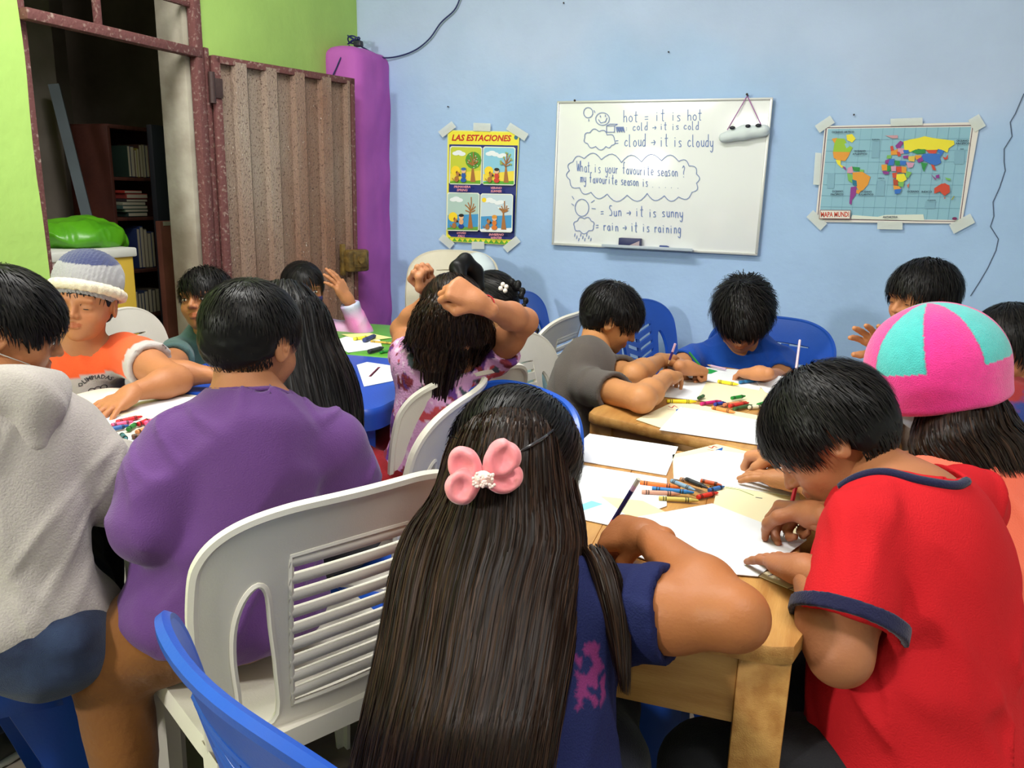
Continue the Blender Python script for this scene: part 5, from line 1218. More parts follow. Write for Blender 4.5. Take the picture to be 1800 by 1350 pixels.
# ---- orange shirt with beanie
i = person('person in an orange and grey sports shirt and a grey knitted beanie', PD(150, 532, 2.02), cdir(.12, -.22, -1), PD(142, 612, 2.10),
  PD(220, 620, 2.12), PD(74, 632, 2.08), PZ(312, 668, .77), PD(62, 760, 2.08), PZ(232, 690, .768), PZ(110, 745, .765), PB(140, 2.22, .52),
  mat('orange_shirt', attr=True, rough=.85, bump=.3, bscale=400, sheen=.1), darkt, handL=nrm(PZ(186, 722, .735)-PZ(232, 690, .76)), poseL='flat', roll_=.10, smile=False, arm=1.1, up=UP, sleeve_f=.50, folds=.004, sleeve_r=.058)
sh = [o for o in i['root'].children if o.name.startswith('shirt')][0]
def shirt_paint(o, fn):
    me = o.data; n = len(me.vertices); a = np.empty(n*3, np.float32); me.vertices.foreach_get('co', a); a = a.reshape(-1, 3)+np.array(o.parent.location)
    c = fn(a); ca = me.color_attributes.get('Col') or me.color_attributes.new('Col', 'FLOAT_COLOR', 'POINT'); ca.data.foreach_set('color', np.concatenate([c, np.ones((n, 1))], 1).astype(np.float32).ravel())
def loc(i, a): return (a-i['neck'])@i['RT']
def paint(a, i=i):
    q = loc(i, a); og = np.array(lin((236, 92, 40))); gr = np.array(lin((186, 178, 176))); c = np.tile(og, (len(a), 1)); low = q[:, 2] < -.045; c[low] = gr
    st = low & (np.sin(q[:, 2]*210+q[:, 0]*50) > .35) & (q[:, 0] > -.2) & (q[:, 2] < -.10); c[st] = np.array(lin((226, 100, 60)))
    # grey cuffs
    for sh_, el_ in ((PD(220, 620, 2.12), PZ(312, 668, .77)), (PD(74, 632, 2.08), PD(62, 760, 2.08))):
        d = nrm(el_-sh_); L = np.linalg.norm(el_-sh_); t = (a-sh_)@d/L; rr = np.linalg.norm((a-sh_)-((a-sh_)@d)[:, None]*d, axis=1); c[(t > .395) & (rr < .08)] = gr
    return c
shirt_paint(sh, paint)
s = SDF(); R, H, hs = i['R'], i['H'], i['s']; T = i['T']
s.ell(T((0, -.018, .050)), np.array((.088, .104, .085))*hs, R, k=.02); s.ell(T((0, -.034, .095)), np.array((.062, .062, .040))*hs, R, k=.05); s.half(T((0, .075, .030)), R@np.array((0, .30, -1)), k=.004); 
s.disp(lambda p: .0016*np.sin((p-H)@R[:, 0]*700)*1.0+.003*sn(p, 30, 3)); V, F = s.build(.0035)
q = (V-H)@R; c = np.tile(lin((150, 148, 150)), (len(V), 1)); c[q[:, 2] > .112*hs] = lin((52, 58, 100)); np_mesh('beanie', [(V, F, c)], mat('knit', attr=True, rough=.95, bump=.5, bscale=500, sheen=.3), i['root'], i['O'])
s = SDF(); ring = [T((.087*math.cos(a), -.012+.098*math.sin(a), .028+.030*math.sin(a)+.003)) for a in np.linspace(0, 2*math.pi, 25)]; s.chain(ring, [.0125]*25, k=.006); s.disp(lambda p: .0015*sn(p, 300, 5)); V, F = s.build(.0035)
np_mesh('beanie_brim', [(V, F, None)], mat('cream_knit', (226, 214, 190), rough=.95, bump=.6, bscale=400), i['root'], i['O'])
add_hair(i, hair_short(i['H'], i['R'], i['s'], 500, .02, .05, seed=2, front_z=.03, thick=.002))
# shirt badge lettering following the chest: flat letters
def chest_text(i, txt, u, v, hgt, wid, col, arc=0, dist=.125):
    cu_ = bpy.data.curves.new('t', 'FONT'); cu_.body = txt; cu_.resolution_u = 1; cu_.offset = .02; ob = bpy.data.objects.new('t', cu_); me = bpy.data.meshes.new_from_object(ob)
    V = np.array([x.co[:] for x in me.vertices]); F = np.array([list(p.vertices)[:3] for p in me.polygons if len(p.vertices) == 3]); bpy.data.objects.remove(ob); bpy.data.curves.remove(cu_); bpy.data.meshes.remove(me)
    mn, mx = V.min(0), V.max(0); a = (V[:, 0]-mn[0])/(mx[0]-mn[0])-.5; b = (V[:, 1]-mn[1])/(mx[1]-mn[1])
    if arc: th = a*wid/abs(arc); rr = abs(arc)+(b*hgt if arc > 0 else -b*hgt); x = u+rr*np.sin(th); z = (v+rr*np.cos(th)-abs(arc)) if arc > 0 else (v-rr*np.cos(th)+abs(arc))
    else: x = u+a*wid; z = v+b*hgt
    return np.stack([x, x*0, z], 1), F
from mathutils.bvhtree import BVHTree
def project_on(i, obj, pts2, F, col, name, back=False, off=.0012, mat_=None):
    me = obj.data; O = np.array(obj.parent.location); bv = BVHTree.FromPolygons([tuple(v.co) for v in me.vertices], [tuple(p.vertices) for p in me.polygons])
    RT = i['RT']; y = RT[:, 1]*(-1 if back else 1); out = []
    for p in pts2:
        w_ = i['neck']+RT@np.array([p[0], 0, p[2]])-O; o_ = w_+y*.5; h = bv.ray_cast(Vector(o_), Vector(-y)); hit = np.array(h[0]) if h[0] is not None else w_+y*.1; out.append(hit+y*off)
    return np_mesh(name, [(np.array(out), F, np.array(lin(col)))], mat_ or mat('shirt_print', attr=True, rough=.7), i['root'], None, False)
for t, v, arc in (('OLIMPIADAS', -.058, .045), ('DEPORTIVAS', -.128, -.045)):
    P_, F = chest_text(i, t, .040, v, .012, .075, 0, arc); P_[:, 0] *= 1; P_[:, 0] = -.07-P_[:, 0] if False else P_[:, 0]
    P_[:, 0] = -P_[:, 0]; F = F[:, ::-1]; project_on(i, sh, P_, F, (52, 52, 60), 'chest_print')
for k in range(3):
    a = np.linspace(0, 2*math.pi, 15)[:-1]; inn = np.stack([-.040+(k-1)*.013+.008*np.cos(a), 0*a, -.088+.008*np.sin(a)], 1); ou = np.stack([-.040+(k-1)*.013+.0058*np.cos(a), 0*a, -.088+.0058*np.sin(a)], 1)
    P_ = np.concatenate([inn, ou]); j = np.arange(14); F = np.stack([j, (j+1) % 14, (j+1) % 14+14, j+14], 1); project_on(i, sh, P_, F, (70, 60, 66), 'chest_emblem')
# ---- grey-green shirt, smiling
i = person('smiling person in a grey green shirt half hidden behind the purple shirt', PD(362, 527, 2.42), cdir(-.18, -.05, -1), PD(380, 600, 2.50),
  PD(446, 622, 2.50), PD(312, 622, 2.46), PD(470, 660, 2.42), PZ(296, 656, .775), PZ(430, 664, .765), PZ(385, 660, .768), PB(375, 2.60, .52),
  cloth('grey_green_cotton', (76, 104, 104)), darkt, smile=True, eyes='open', roll_=-.12, folds=.004, poseR='rest', sleeve_f=.5)
add_hair(i, hair_short(i['H'], i['R'], i['s'], 2000, .05, .25, seed=3, spike=.3, fringe=.02, wid=.0016))
# ---- purple shirt
i = person('person in a purple long sleeved shirt seen from behind on the large white chair', PD(446, 598, 1.36), nrm(cdir(.38, -.12, 1)), PD(455, 705, 1.33),
  PD(322, 785, 1.30), PD(585, 782, 1.40), PD(262, 925, 1.26), PD(618, 880, 1.48), PD(330, 850, 1.52), PD(560, 800, 1.66), PB(395, 1.40, .535),
  cloth('purple_cotton', (98, 60, 122), rgb2=(88, 52, 110), var=0, vscale=4), brownt, near=True, sleeve='long', girth=1.38, arm=1.26, eyes='open', knees=[PB(192, 1.33, .475), PB(420, 1.75, .49)], feet=[PB(248, 1.36, .09), PB(450, 1.8, .09)],
  poseL='grip', poseR='rest', facing=nrm((-.89, .456, 0)), folds=.0065, fold_seed=4, belly=1.05, thighr=.070, neckhole=.055, skin=(170, 112, 78), headscale=.99, hem=PB(395, 1.385, .525))
PPL['purple'] = i
add_hair(i, hair_short(i['H'], i['R'], i['s'], 4200, .024, .16, seed=4, nape=-.070, thick=.009, wid=.0011, kind='black'))
# ---- long straight black hair between purple shirt and floral blouse
i = person('person with very long straight black hair sitting beside the purple shirt', PD(500, 580, 1.72), nrm(cdir(-.55, -.15, .75)), PD(515, 690, 1.72),
  PD(450, 730, 1.62), PD(585, 735, 1.84), PD(420, 790, 1.75), PD(560, 790, 1.98), PD(400, 760, 1.9), PZ(480, 770, .77), PB(560, 1.72, .52),
  cloth('lavender_cotton', (176, 160, 196)), darkt, folds=.003, facing=nrm((-.95, .25, 0)))
rows = [(PD(470, 500, 1.73), PD(500, 494, 1.66), PD(530, 500, 1.78)), (PD(425, 535, 1.74), PD(505, 530, 1.60), PD(572, 545, 1.80)), (PD(415, 600, 1.74), PD(510, 600, 1.58), PD(592, 600, 1.82)), (PD(420, 660, 1.72), PD(520, 660, 1.56), PD(622, 655, 1.80)),
  (PD(440, 720, 1.70), PD(535, 720, 1.55), PD(636, 710, 1.78)), (PD(470, 800, 1.68), PD(560, 800, 1.54), PD(634, 770, 1.76)), (PD(500, 900, 1.66), PD(570, 900, 1.56), PD(622, 850, 1.74))]
add_hair(i, hair_long(rows, .05, 2600, 14, 'black', .002, .0017, 5, .006))
# ---- girl with patterned mask
i = person('person in a tie-dye jacket and patterned mask, hand on the forehead', PD(533, 508, 2.90), cdir(.45, -.22, -.85), PD(522, 562, 2.97),
  PD(585, 585, 3.02), PD(478, 590, 2.90), PD(636, 592, 2.98), PD(470, 650, 2.80), PD(613, 528, 2.92), PZ(560, 640, .77), PB(500, 3.05, .52),
  mat('tie_dye', attr=True, rough=.8, bump=.3, bscale=300), darkt, sleeve='long', eyes='open', handL=nrm(PD(585, 487, 2.88)-PD(613, 528, 2.92)), palmL=cdir(-.8, -.3, .4), poseL='open', arm=.95, folds=.004, facing=nrm((.9, .3, 0)))
sh = [o for o in i['root'].children if o.name.startswith('shirt')][0]
def tied(a):
    n = sn(a, 16, 3)+.5*sn(a, 40, 8); t = np.clip(n*1.6+.5, 0, 1)[:, None]; m = np.clip(sn(a, 26, 12)*2, 0, 1)[:, None]
    return (np.array(lin((226, 130, 196)))*(1-t)+np.array(lin((160, 176, 206)))*t)*(1-m*.5)+np.array(lin((226, 214, 232)))*m*.5
shirt_paint(sh, tied)
add_hair(i, hair_short(i['H'], i['R'], i['s'], 1800, .06, .02, seed=6, whorl=(0, .04, .10), thick=.008, front_z=.062, fringe=0, wid=.0016)+[ (lambda VF: (VF[0], VF[1], np.array(HAIRC['black'][0])))(SDF().ell(i['T']((0, -.105, .02)), (.032, .03, .036), k=.01).cone(i['T']((0, -.11, 0)), i['T']((.02, -.13, -.10)), .02, .012, k=.02).build(.005))])
def face_mask(i, colfn, m, name='face_mask'):
    V, F, _ = head_parts(False); q = V; keepv = (q[:, 1] > .025) & (q[:, 2] < -.018-.0*q[:, 0]+.10*(np.abs(q[:, 0]) < .02)*.04) & (q[:, 2] > -.098)
    fm = keepv[F].all(1); P_ = q.copy(); P_[:, 1] += .006+.010*np.exp(-(q[:, 0]/.03)**2)*(q[:, 2] < -.02)*np.exp(-((q[:, 2]+.055)/.03)**2); P_ *= np.array([1.06, 1, 1.02]); used = np.unique(F[fm]); mp = -np.ones(len(q), int); mp[used] = np.arange(len(used))
    # smooth
    W_ = (P_[used]*i['s'])@i['R'].T+i['H']; o = np_mesh(name, [(W_, mp[F[fm]], colfn(q[used]))], m, i['root'], i['O'])
    mod = o.modifiers.new('s', 'SMOOTH'); mod.iterations = 12; mod.factor = .6; md = o.modifiers.new('t', 'SOLIDIFY'); md.thickness = .0015; return o
face_mask(i, lambda q: np.where((sn(q, 70, 2) > .25)[:, None], np.array(lin((44, 40, 100))), np.where((sn(q, 55, 9) > .1)[:, None], np.array(lin((176, 70, 180))), np.array(lin((226, 222, 232))))), mat('mask_print', attr=True, rough=.8))
m = MB()
for q in (-1, 1): m.tube([i['T'](v)-i['O'] for v in ((q*.055, .055, -.02), (q*.072, .02, -.006), (q*.079, -.012, .018), (q*.080, -.024, .0), (q*.076, -.01, -.035), (q*.055, .04, -.06))], .0014, 5)
m.obj('mask_loop', mat('mask_black', (24, 22, 28), rough=.7), i['root'], True)
# ---- floral blouse, arms behind the head
i = person('person in a pink floral blouse with both arms raised to the head', PD(795, 562, 1.84), cdir(-.25, -.55, 1), PD(792, 612, 1.90),
  PD(724, 640, 1.92), PD(868, 625, 1.95), PD(708, 580, 2.06), PD(922, 565, 1.86), PD(764, 518, 1.96), PD(843, 534, 1.665), PB(742, 1.98, .54),
  mat('floral_cotton', attr=True, rough=.8, bump=.4, bscale=200), cloth('dark_red_skirt', (150, 22, 30), rgb2=(120, 12, 22), vscale=12), handR=nrm(PD(800, 508, 1.65)-PD(843, 534, 1.665)), palmR=cdir(-.2, -.5, .9), poseR='fist', poseL='fist', handL=nrm(PD(735, 482, 1.95)-PD(764, 518, 1.96)), palmL=cdir(.3, .5, -.9),
  cutball=(PD(795, 575, 1.84), .112), sleeve_f=.30, neckhole=.075, neckoff=(0, 0, .02), bare_shoulder=True, near=True, folds=.003, facing=nrm((-.98, .2, 0)), sleeve_r=.060, arm=.95, skin=(180, 118, 80), chestoff=0, thighr=.10)
sh = [o for o in i['root'].children if o.name.startswith('shirt')][0]; PPL['floral'] = i
def floral(a):
    c = np.tile(lin((214, 156, 204)), (len(a), 1)); n = sn(a, 75, 21); n2 = sn(a, 110, 22); n3 = sn(a, 150, 23)
    c[n3 > .42] = lin((232, 200, 226)); c[(n > .30) & (n2 > -.1)] = lin((130, 40, 56)); c[(n > .42) & (n2 < .1)] = lin((96, 50, 130)); c[(n < -.42) & (n2 > .15)] = lin((70, 80, 90)); c[(n < -.5) & (n2 < .1)] = lin((196, 70, 80)); return c
shirt_paint(sh, floral)
# waist frill
m = MB(); RT = i['RT']; ctr = i['neck']*.28+np.array(PB(742, 1.98, .54))*.72; g_ = []
for k, (dz, rr) in enumerate(((0, .0), (-.035, .012), (-.07, .03))): g_.append([ctr+RT@np.array(((.118+rr+.006*math.sin(a*17)*k)*math.cos(a), (.098+rr+.006*math.sin(a*17)*k)*math.sin(a), dz-.012)) for a in np.linspace(0, 2*math.pi, 97)[:-1]])
m.grid(np.array(g_)-i['O'], closed_u=True); o = m.obj('blouse_frill', mat('floral_cotton'), i['root'], True); o.parent = None; o.location = i['root'].location; shirt_paint_parent = i['root']; o.parent = i['root']; o.location = (0, 0, 0); shirt_paint(o, floral)
o.modifiers.new('t', 'SOLIDIFY').thickness = .002
wv = hair_long([(PD(768, 512, 1.86), PD(797, 500, 1.80), PD(830, 512, 1.86)), (PD(742, 540, 1.86), PD(795, 532, 1.73), PD(850, 542, 1.88)), (PD(728, 565, 1.87), PD(792, 562, 1.73), PD(860, 565, 1.89)), (PD(716, 608, 1.88), PD(788, 612, 1.765), PD(862, 602, 1.90))], .04, 2600, 18, 'brown', .005, .0016, 7, .012, .35, 16)
lk_ = [(PD(735, 550, 1.86), PD(792, 550, 1.73), PD(852, 552, 1.87)), (PD(716, 582, 1.87), PD(788, 588, 1.75), PD(862, 582, 1.88)), (PD(703, 610, 1.88), PD(782, 622, 1.78), PD(862, 606, 1.89)), (PD(706, 640, 1.88), PD(776, 655, 1.80), PD(846, 634, 1.90))]
for q_ in range(54):
    g2 = np.random.default_rng(900+q_); s0 = g2.uniform(-.95, .95); c_ = []
    tmp = hair_long([tuple(r_[0]*(1-(s0+w_+1)/2)+r_[2]*((s0+w_+1)/2)+(r_[1]-(r_[0]+r_[2])/2)*(1-min(1, (s0+w_)**2)) + cr*.010*math.sin(2.2*k_+q_) for w_ in (-.06, 0, .06)) for k_, r_ in enumerate(lk_[:(4 if q_ % 3 else 3)])], .004, 44, 16, 'brown', .004, .0016, 40+q_, .004, .3, 14, False, .1)
    wv = wv+tmp
add_hair(i, hair_short(i['H'], i['R'], i['s'], 1200, .05, .05, seed=17, kind='brown', thick=.008, earcut=False)+wv)
m = MB(); w_ = PD(848, 535, 1.675); dd = nrm(PD(922, 565, 1.86)-PD(843, 534, 1.665)); a1 = nrm(np.cross(dd, UP)); a2 = np.cross(dd, a1)
m.tube([w_+dd*.012+(a1*math.cos(t)+a2*math.sin(t))*.0225-i['O'] for t in np.linspace(0, 2*math.pi, 20)[:-1]], .0016, 5, closed=True); m.obj('red_bracelet', mat('red_thread', (170, 24, 30), rough=.7), i['root'], True)
s = SDF(); s.chain([PD(815, 500, 1.80), PD(805, 472, 1.82), PD(818, 458, 1.84), PD(835, 478, 1.86), PD(842, 505, 1.86)], [.012, .016, .014, .016, .014], k=.02); V, F = s.build(.004); np_mesh('hair_loop', [(V, F, np.array(HAIRC['black'][0]))], hairmat(), i['root'], i['O'])
# ---- girl with braid, pale blue
i = person('person in a pale blue top with a long black braid beside the raised elbow', PD(862, 540, 2.600), cdir(-.55, -.45, .6), PD(892, 600, 2.660),
  PD(850, 640, 2.560), PD(940, 630, 2.780), PD(830, 690, 2.680), PD(900, 690, 2.900), PD(800, 660, 2.780), PD(850, 660, 2.980), PB(905, 2.68, .52),
  cloth('pale_blue_cotton', (172, 208, 214)), darkt, facing=nrm((-.9, .4, 0)), eyes=None, headscale=1.06)
hp = hair_short(i['H'], i['R'], i['s'], 1800, .06, .03, seed=8, whorl=(0, .03, .1), thick=.010, earcut=False, wid=.0016)
br = SDF(); bp = [PD(892, 497, 2.54), PD(908, 500, 2.53), PD(919, 520, 2.52), PD(926, 548, 2.50), PD(938, 572, 2.50), PD(948, 594, 2.50)]; tt = np.linspace(0, 5, 16)
pts = catmull(np.array(bp), tt)
for k in range(15): br.ell(pts[k]+cr*(.005 if k % 2 else -.005), (.013-.0005*k, .012-.0005*k, .016-.0006*k), k=.004)
V, F = br.build(.0035); add_hair(i, hp+[(V, F, np.array(HAIRC['black'][0])*1.3)])
m = MB()
for k, (x, y) in enumerate(((884, 500), (890, 504), (880, 507), (888, 511))): m.ball(PD(x, y, 2.50)-i['O'], .008, None, 8, 5)
m.obj('hair_clip', mat('pearl_white', (226, 216, 206), rough=.3), i['root'], True)
# ---- dark grey shirt profile
i = person('person in a dark grey shirt seen from the side, drawing at the wooden table', PD(1076, 560, 2.34), cdir(.88, -.52, .10), PD(1040, 632, 2.28),
  PD(1062, 652, 2.42), PD(1012, 672, 2.18), PZ(1115, 660, .775), PZ(1128, 702, .775), PZ(1160, 634, .775), PZ(1172, 664, .785), PB(1005, 2.22, .52),
  cloth('charcoal_cotton', (90, 82, 78)), darkt, handR=nrm(PZ(1205, 642, .765)-PZ(1172, 664, .785)), poseR='rest', poseL='rest', facing=nrm((.98, .1, 0)), sleeve_f=.62, folds=.005, girth=1.05, skin=(192, 132, 84), near=True)
PPL['grey'] = i
add_hair(i, hair_short(i['H'], i['R'], i['s'], 3400, .042, .20, seed=9, spike=.35, nape=-.080, thick=.012, wid=.0013, front_z=.042, fringe=.015))
m = MB(); c_ = PZ(1172, 664, .785)-i['O']; dd = nrm(PZ(1205, 642, .765)-PZ(1172, 664, .785)); a1 = nrm(np.cross(dd, UP)); a2 = np.cross(dd, a1); m.tube([c_+(a1*math.cos(t)+a2*math.sin(t))*.0215 for t in np.linspace(0, 2*math.pi, 20)[:-1]], .0015, 5, closed=True); m.obj('red_bracelet', mat('red_thread'), i['root'], True)
# ---- bright blue shirt, facing the camera
i = person('person in a bright blue shirt with spiky black hair, drawing in green', PD(1305, 558, 2.56), cdir(-.25, -.85, -.62), PD(1298, 618, 2.70),
  PD(1374, 636, 2.68), PD(1226, 630, 2.70), PD(1372, 672, 2.60), PD(1184, 648, 2.62), PZ(1338, 656, .775), PZ(1206, 646, .785), PB(1300, 2.78, .52),
  cloth('royal_blue_cotton', (26, 82, 184), rgb2=(20, 66, 160)), jeans, handL=nrm(PZ(1292, 654, .755)-PZ(1338, 656, .775)), poseL='rest', handR=nrm(PZ(1238, 652, .765)-PZ(1206, 646, .785)), poseR='grip', sleeve_f=.62, folds=.005, near=True, facing=nrm((0, -1, 0)), skin=(192, 130, 88), headscale=1.08)
PPL['blue'] = i; sh = [o for o in i['root'].children if o.name.startswith('shirt')][0]
add_hair(i, hair_short(i['H'], i['R'], i['s'], 4200, .060, .34, seed=10, spike=.55, thick=.016, wid=.0014, front_z=.036, fringe=.05, nape=-.07))
def rect2(u0, v0, u1, v1, n=8):
    a, b = np.meshgrid(np.linspace(u0, u1, n), np.linspace(v0, v1, 4), indexing='ij'); P_ = np.stack([a.ravel(), 0*a.ravel(), b.ravel()], 1); j = np.arange(n-1)[:, None]*4+np.arange(3)[None]; j = j.ravel(); return P_, np.stack([j, j+4, j+5, j+1], 1)
for (a, col) in (((-.02, -.115, .03, -.095), (190, 40, 50)), ((-.075, -.118, -.03, -.100), (200, 44, 54)), ((.0, -.15, .02, -.125), (60, 50, 50)), ((.04, -.14, .05, -.10), (190, 40, 50))):
    P_, F = rect2(*a); project_on(i, sh, P_, F, col, 'chest_print')
# ---- white shirt, waving hand
i = person('person in a white shirt with one hand raised before the face at the far right', PD(1618, 525, 2.16), cdir(-.92, -.12, -.25), PD(1632, 600, 2.20),
  PD(1590, 655, 2.10), PD(1620, 625, 2.40), PD(1520, 690, 2.06), PZ(1540, 680, .79), PD(1560, 612, 2.02), PZ(1480, 660, .77), PB(1660, 2.15, .52),
  cloth('white_cotton', (222, 214, 204)), darkt, handL=nrm(PD(1508, 568, 1.96)-PD(1560, 612, 2.02)), poseL='open', palmL=cdir(.1, -.6, -.5), sleeve_f=.75, folds=.003, facing=nrm((-.97, 0, 0)), skin=(192, 130, 88))
add_hair(i, hair_short(i['H'], i['R'], i['s'], 3000, .045, .24, seed=11, spike=.2, thick=.016, wid=.0015, fringe=.03, nape=-.08))
# ---- pink fleece hat
i = person('person in a coral shirt and a pink and turquoise fleece hat with long dark hair', PD(1640, 655, 1.46), cdir(-.80, -.35, .45), PD(1690, 775, 1.46),
  PD(1650, 850, 1.36), PD(1765, 815, 1.62), PZ(1520, 900, .79), PZ(1560, 830, .79), PZ(1412, 845, .768), PZ(1375, 800, .785), PB(1765, 1.45, .51),
  cloth('coral_cotton', (250, 122, 92), rgb2=(240, 104, 78)), darkt, handL=nrm(PZ(1295, 828, .742)-PZ(1412, 845, .768)), poseL='flat', handR=nrm(PZ(1325, 800, .76)-PZ(1375, 800, .785)), poseR='grip', facing=nrm((-.97, .2, 0)), girth=1.15, arm=1.1, near=True, folds=.004, skin=(190, 128, 88))
PPL['hat'] = i; T, H, R, hs = i['T'], i['H'], i['R'], i['s']
rows = [(T((-.085, .02, .03)), T((0, -.12, .02)), T((.085, .02, .03))), (PD(1612, 740, 1.46), PD(1700, 705, 1.36), PD(1752, 700, 1.48)), (PD(1604, 775, 1.42), PD(1700, 760, 1.33), PD(1790, 745, 1.46)), (PD(1612, 815, 1.38), PD(1720, 790, 1.33), PD(1830, 790, 1.46)), (PD(1640, 830, 1.36), PD(1750, 840, 1.33), PD(1850, 850, 1.46))]
add_hair(i, hair_long(rows, .05, 3000, 14, 'brown', .003, .0016, 12, .007))
hat = SDF(); Rh = frame(cdir(-.9, -.15, .3), nrm(cu+.30*cr-.28*cf)); Hc = PD(1645, 636, 1.44)
hat.ell(Hc, (.112, .114, .098), Rh, k=.01); hat.cone(Hc-Rh[:, 2]*.01, Hc-Rh[:, 2]*.085, .112, .117, k=.03); hat.half(Hc-Rh[:, 2]*.075, -Rh[:, 2], k=.012)
hat.disp(lambda p: .003*sn(p, 22, 14)); V, F = hat.build(.0030); q = (V-Hc)@Rh
ang = np.degrees(np.arctan2(q[:, 1], q[:, 0])); off_ = HAT_OFF = 63; seg = np.floor((ang+off_+360) % 360/45).astype(int); top = q[:, 2] > .002
pk_, tq = np.array(lin((226, 40, 140))), np.array(lin((66, 184, 184))); c = np.tile(pk_, (len(V), 1)); c[top & (seg % 2 == 0)] = tq; fr_ = ((ang+off_+360) % 45); c[top & ((fr_ < 1.3) | (fr_ > 43.7))] *= .8
np_mesh('fleece_hat', [(V, F, c)], mat('fleece', attr=True, rough=.95, bump=.6, bscale=500, sheen=.4, var=.1, vscale=60), i['root'], i['O'])
m = MB(); m.ball(Hc+Rh[:, 2]*.099-i['O'], (.010, .010, .006), None, 10, 6); m.obj('hat_button', mat('turquoise_fleece', (66, 184, 184), rough=.95, bump=.5), i['root'], True)
face_mask(i, lambda q: np.tile(lin((178, 196, 218)), (len(q), 1)), mat('mask_blue', attr=True, rough=.8))
m = MB(); m.tube([T(v)-i['O'] for v in ((-.055, .06, -.02), (-.075, .02, .0), (-.082, -.012, .015))], .0013, 5); m.tube([T(v)-i['O'] for v in ((.055, .055, -.022), (.075, .02, .0), (.082, -.012, .015))], .0013, 5); m.obj('mask_loop', mat('mask_white'), i['root'], True)
# ---- dark haired head at far right
i = person('dark haired person in a dark red shirt at the edge behind the fleece hat', PD(1768, 612, 1.92), cdir(-.75, -.3, -.35), PD(1785, 700, 1.94),
  PD(1745, 740, 1.86), PD(1850, 735, 2.08), PD(1700, 790, 1.8), PD(1780, 790, 2.1), PZ(1640, 740, .77), PZ(1690, 720, .77), PB(1815, 1.92, .52),
  cloth('maroon_cotton', (150, 40, 44), rgb2=(40, 60, 130), var=0, vscale=6, lo=.5, hi=.56), darkt, facing=nrm((-.97, .1, 0)), eyes='down')
add_hair(i, hair_short(i['H'], i['R'], i['s'], 2600, .045, .18, seed=13, thick=.016, wid=.0016, nape=-.09, fringe=.03))
# ---- red shirt, right foreground
i = person('person in a red shirt with navy trim bending over the table, drawing', PD(1455, 772, 1.19), nrm(cdir(-.72, -.62, .30)), PD(1600, 852, 1.11),
  PD(1522, 940, 1.03), PD(1690, 880, 1.22), PD(1476, 1150, .97), PZ(1545, 940, .80), PZ(1420, 1004, .775), PZ(1432, 905, .80), PB(1610, 1.08, .50),
  mat('red_cotton', attr=True, rough=.85, bump=.3, bscale=420, spec=.12, var=.12, vscale=5), cloth('black_trousers', (30, 30, 34)), up=nrm(cu*.85-cr*.25+cf*.1), handL=nrm(PZ(1335, 968, .738)-PZ(1420, 1004, .775)), poseL='flat', handR=nrm(PZ(1375, 900, .765)-PZ(1432, 905, .80)), poseR='grip', palmR=nrm((-.2, -.5, -.8)),
  near=True, sleeve_f=.78, sleeve_r=.054, arm=1.15, girth=1.28, facing=nrm((-.95, .25, 0)), knees=[(-.08, .98, .475), (.02, 1.30, .475)], feet=[(-.14, 1.02, .09), (-.03, 1.36, .09)], folds=.0075, fold_seed=9, neckhole=.068, skin=(160, 102, 68), headscale=1.0, thighr=.08)
PPL['red'] = i; sh = [o for o in i['root'].children if o.name.startswith('shirt')][0]
shLr, elLr = PD(1522, 940, 1.03), PD(1476, 1150, .97)
def redp(a, i=i):
    return np.tile(lin((188, 28, 36)), (len(a), 1)); c = 0; nv = lin((30, 30, 66)); L = np.linalg.norm(elLr-shLr); d = (elLr-shLr)/L; t = (a-shLr)@d/L; rr = np.linalg.norm((a-shLr)-((a-shLr)@d)[:, None]*d, axis=1); c[(t > .60) & (t < .74) & (rr < .088)] = nv
    for dx in (.0,): pass
    return c
shirt_paint(sh, redp)
base = i['H']+i['R']@np.array([0, -.022, -.055])*i['s']; nax = nrm(base-i['neck']); a1 = nrm(np.cross(nax, cf)); a2 = np.cross(nax, a1)
def cuff(i, sh, el, f0, f1, r, m, name='sleeve_cuff'):
    d = nrm(el-sh); L = np.linalg.norm(el-sh); a, b = sh+d*L*f0, sh+d*L*f1; s = SDF(); c0 = sh+d*L*(f0-.2); c1 = sh+d*L*(f1+.2)
    s.ops.append(('u', lambda p: np.maximum(np.maximum(np.linalg.norm(p-c0-((p-c0)@d)[..., None]*d, axis=-1)-r, (a-p)@d), (p-b)@d), np.minimum(a, b)-r-.01, np.maximum(a, b)+r+.01, .001))
    s.ops.append(('s', lambda p: np.linalg.norm(p-c0-((p-c0)@d)[..., None]*d, axis=-1)-r+.009, np.minimum(a, b)-r-.02, np.maximum(a, b)+r+.02, .001))
    s.disp(lambda p: .0015*sn(p, 30, 5)); V, F = s.build(.003); np_mesh(name, [(V, F, None)], m, i['root'], i['O'])
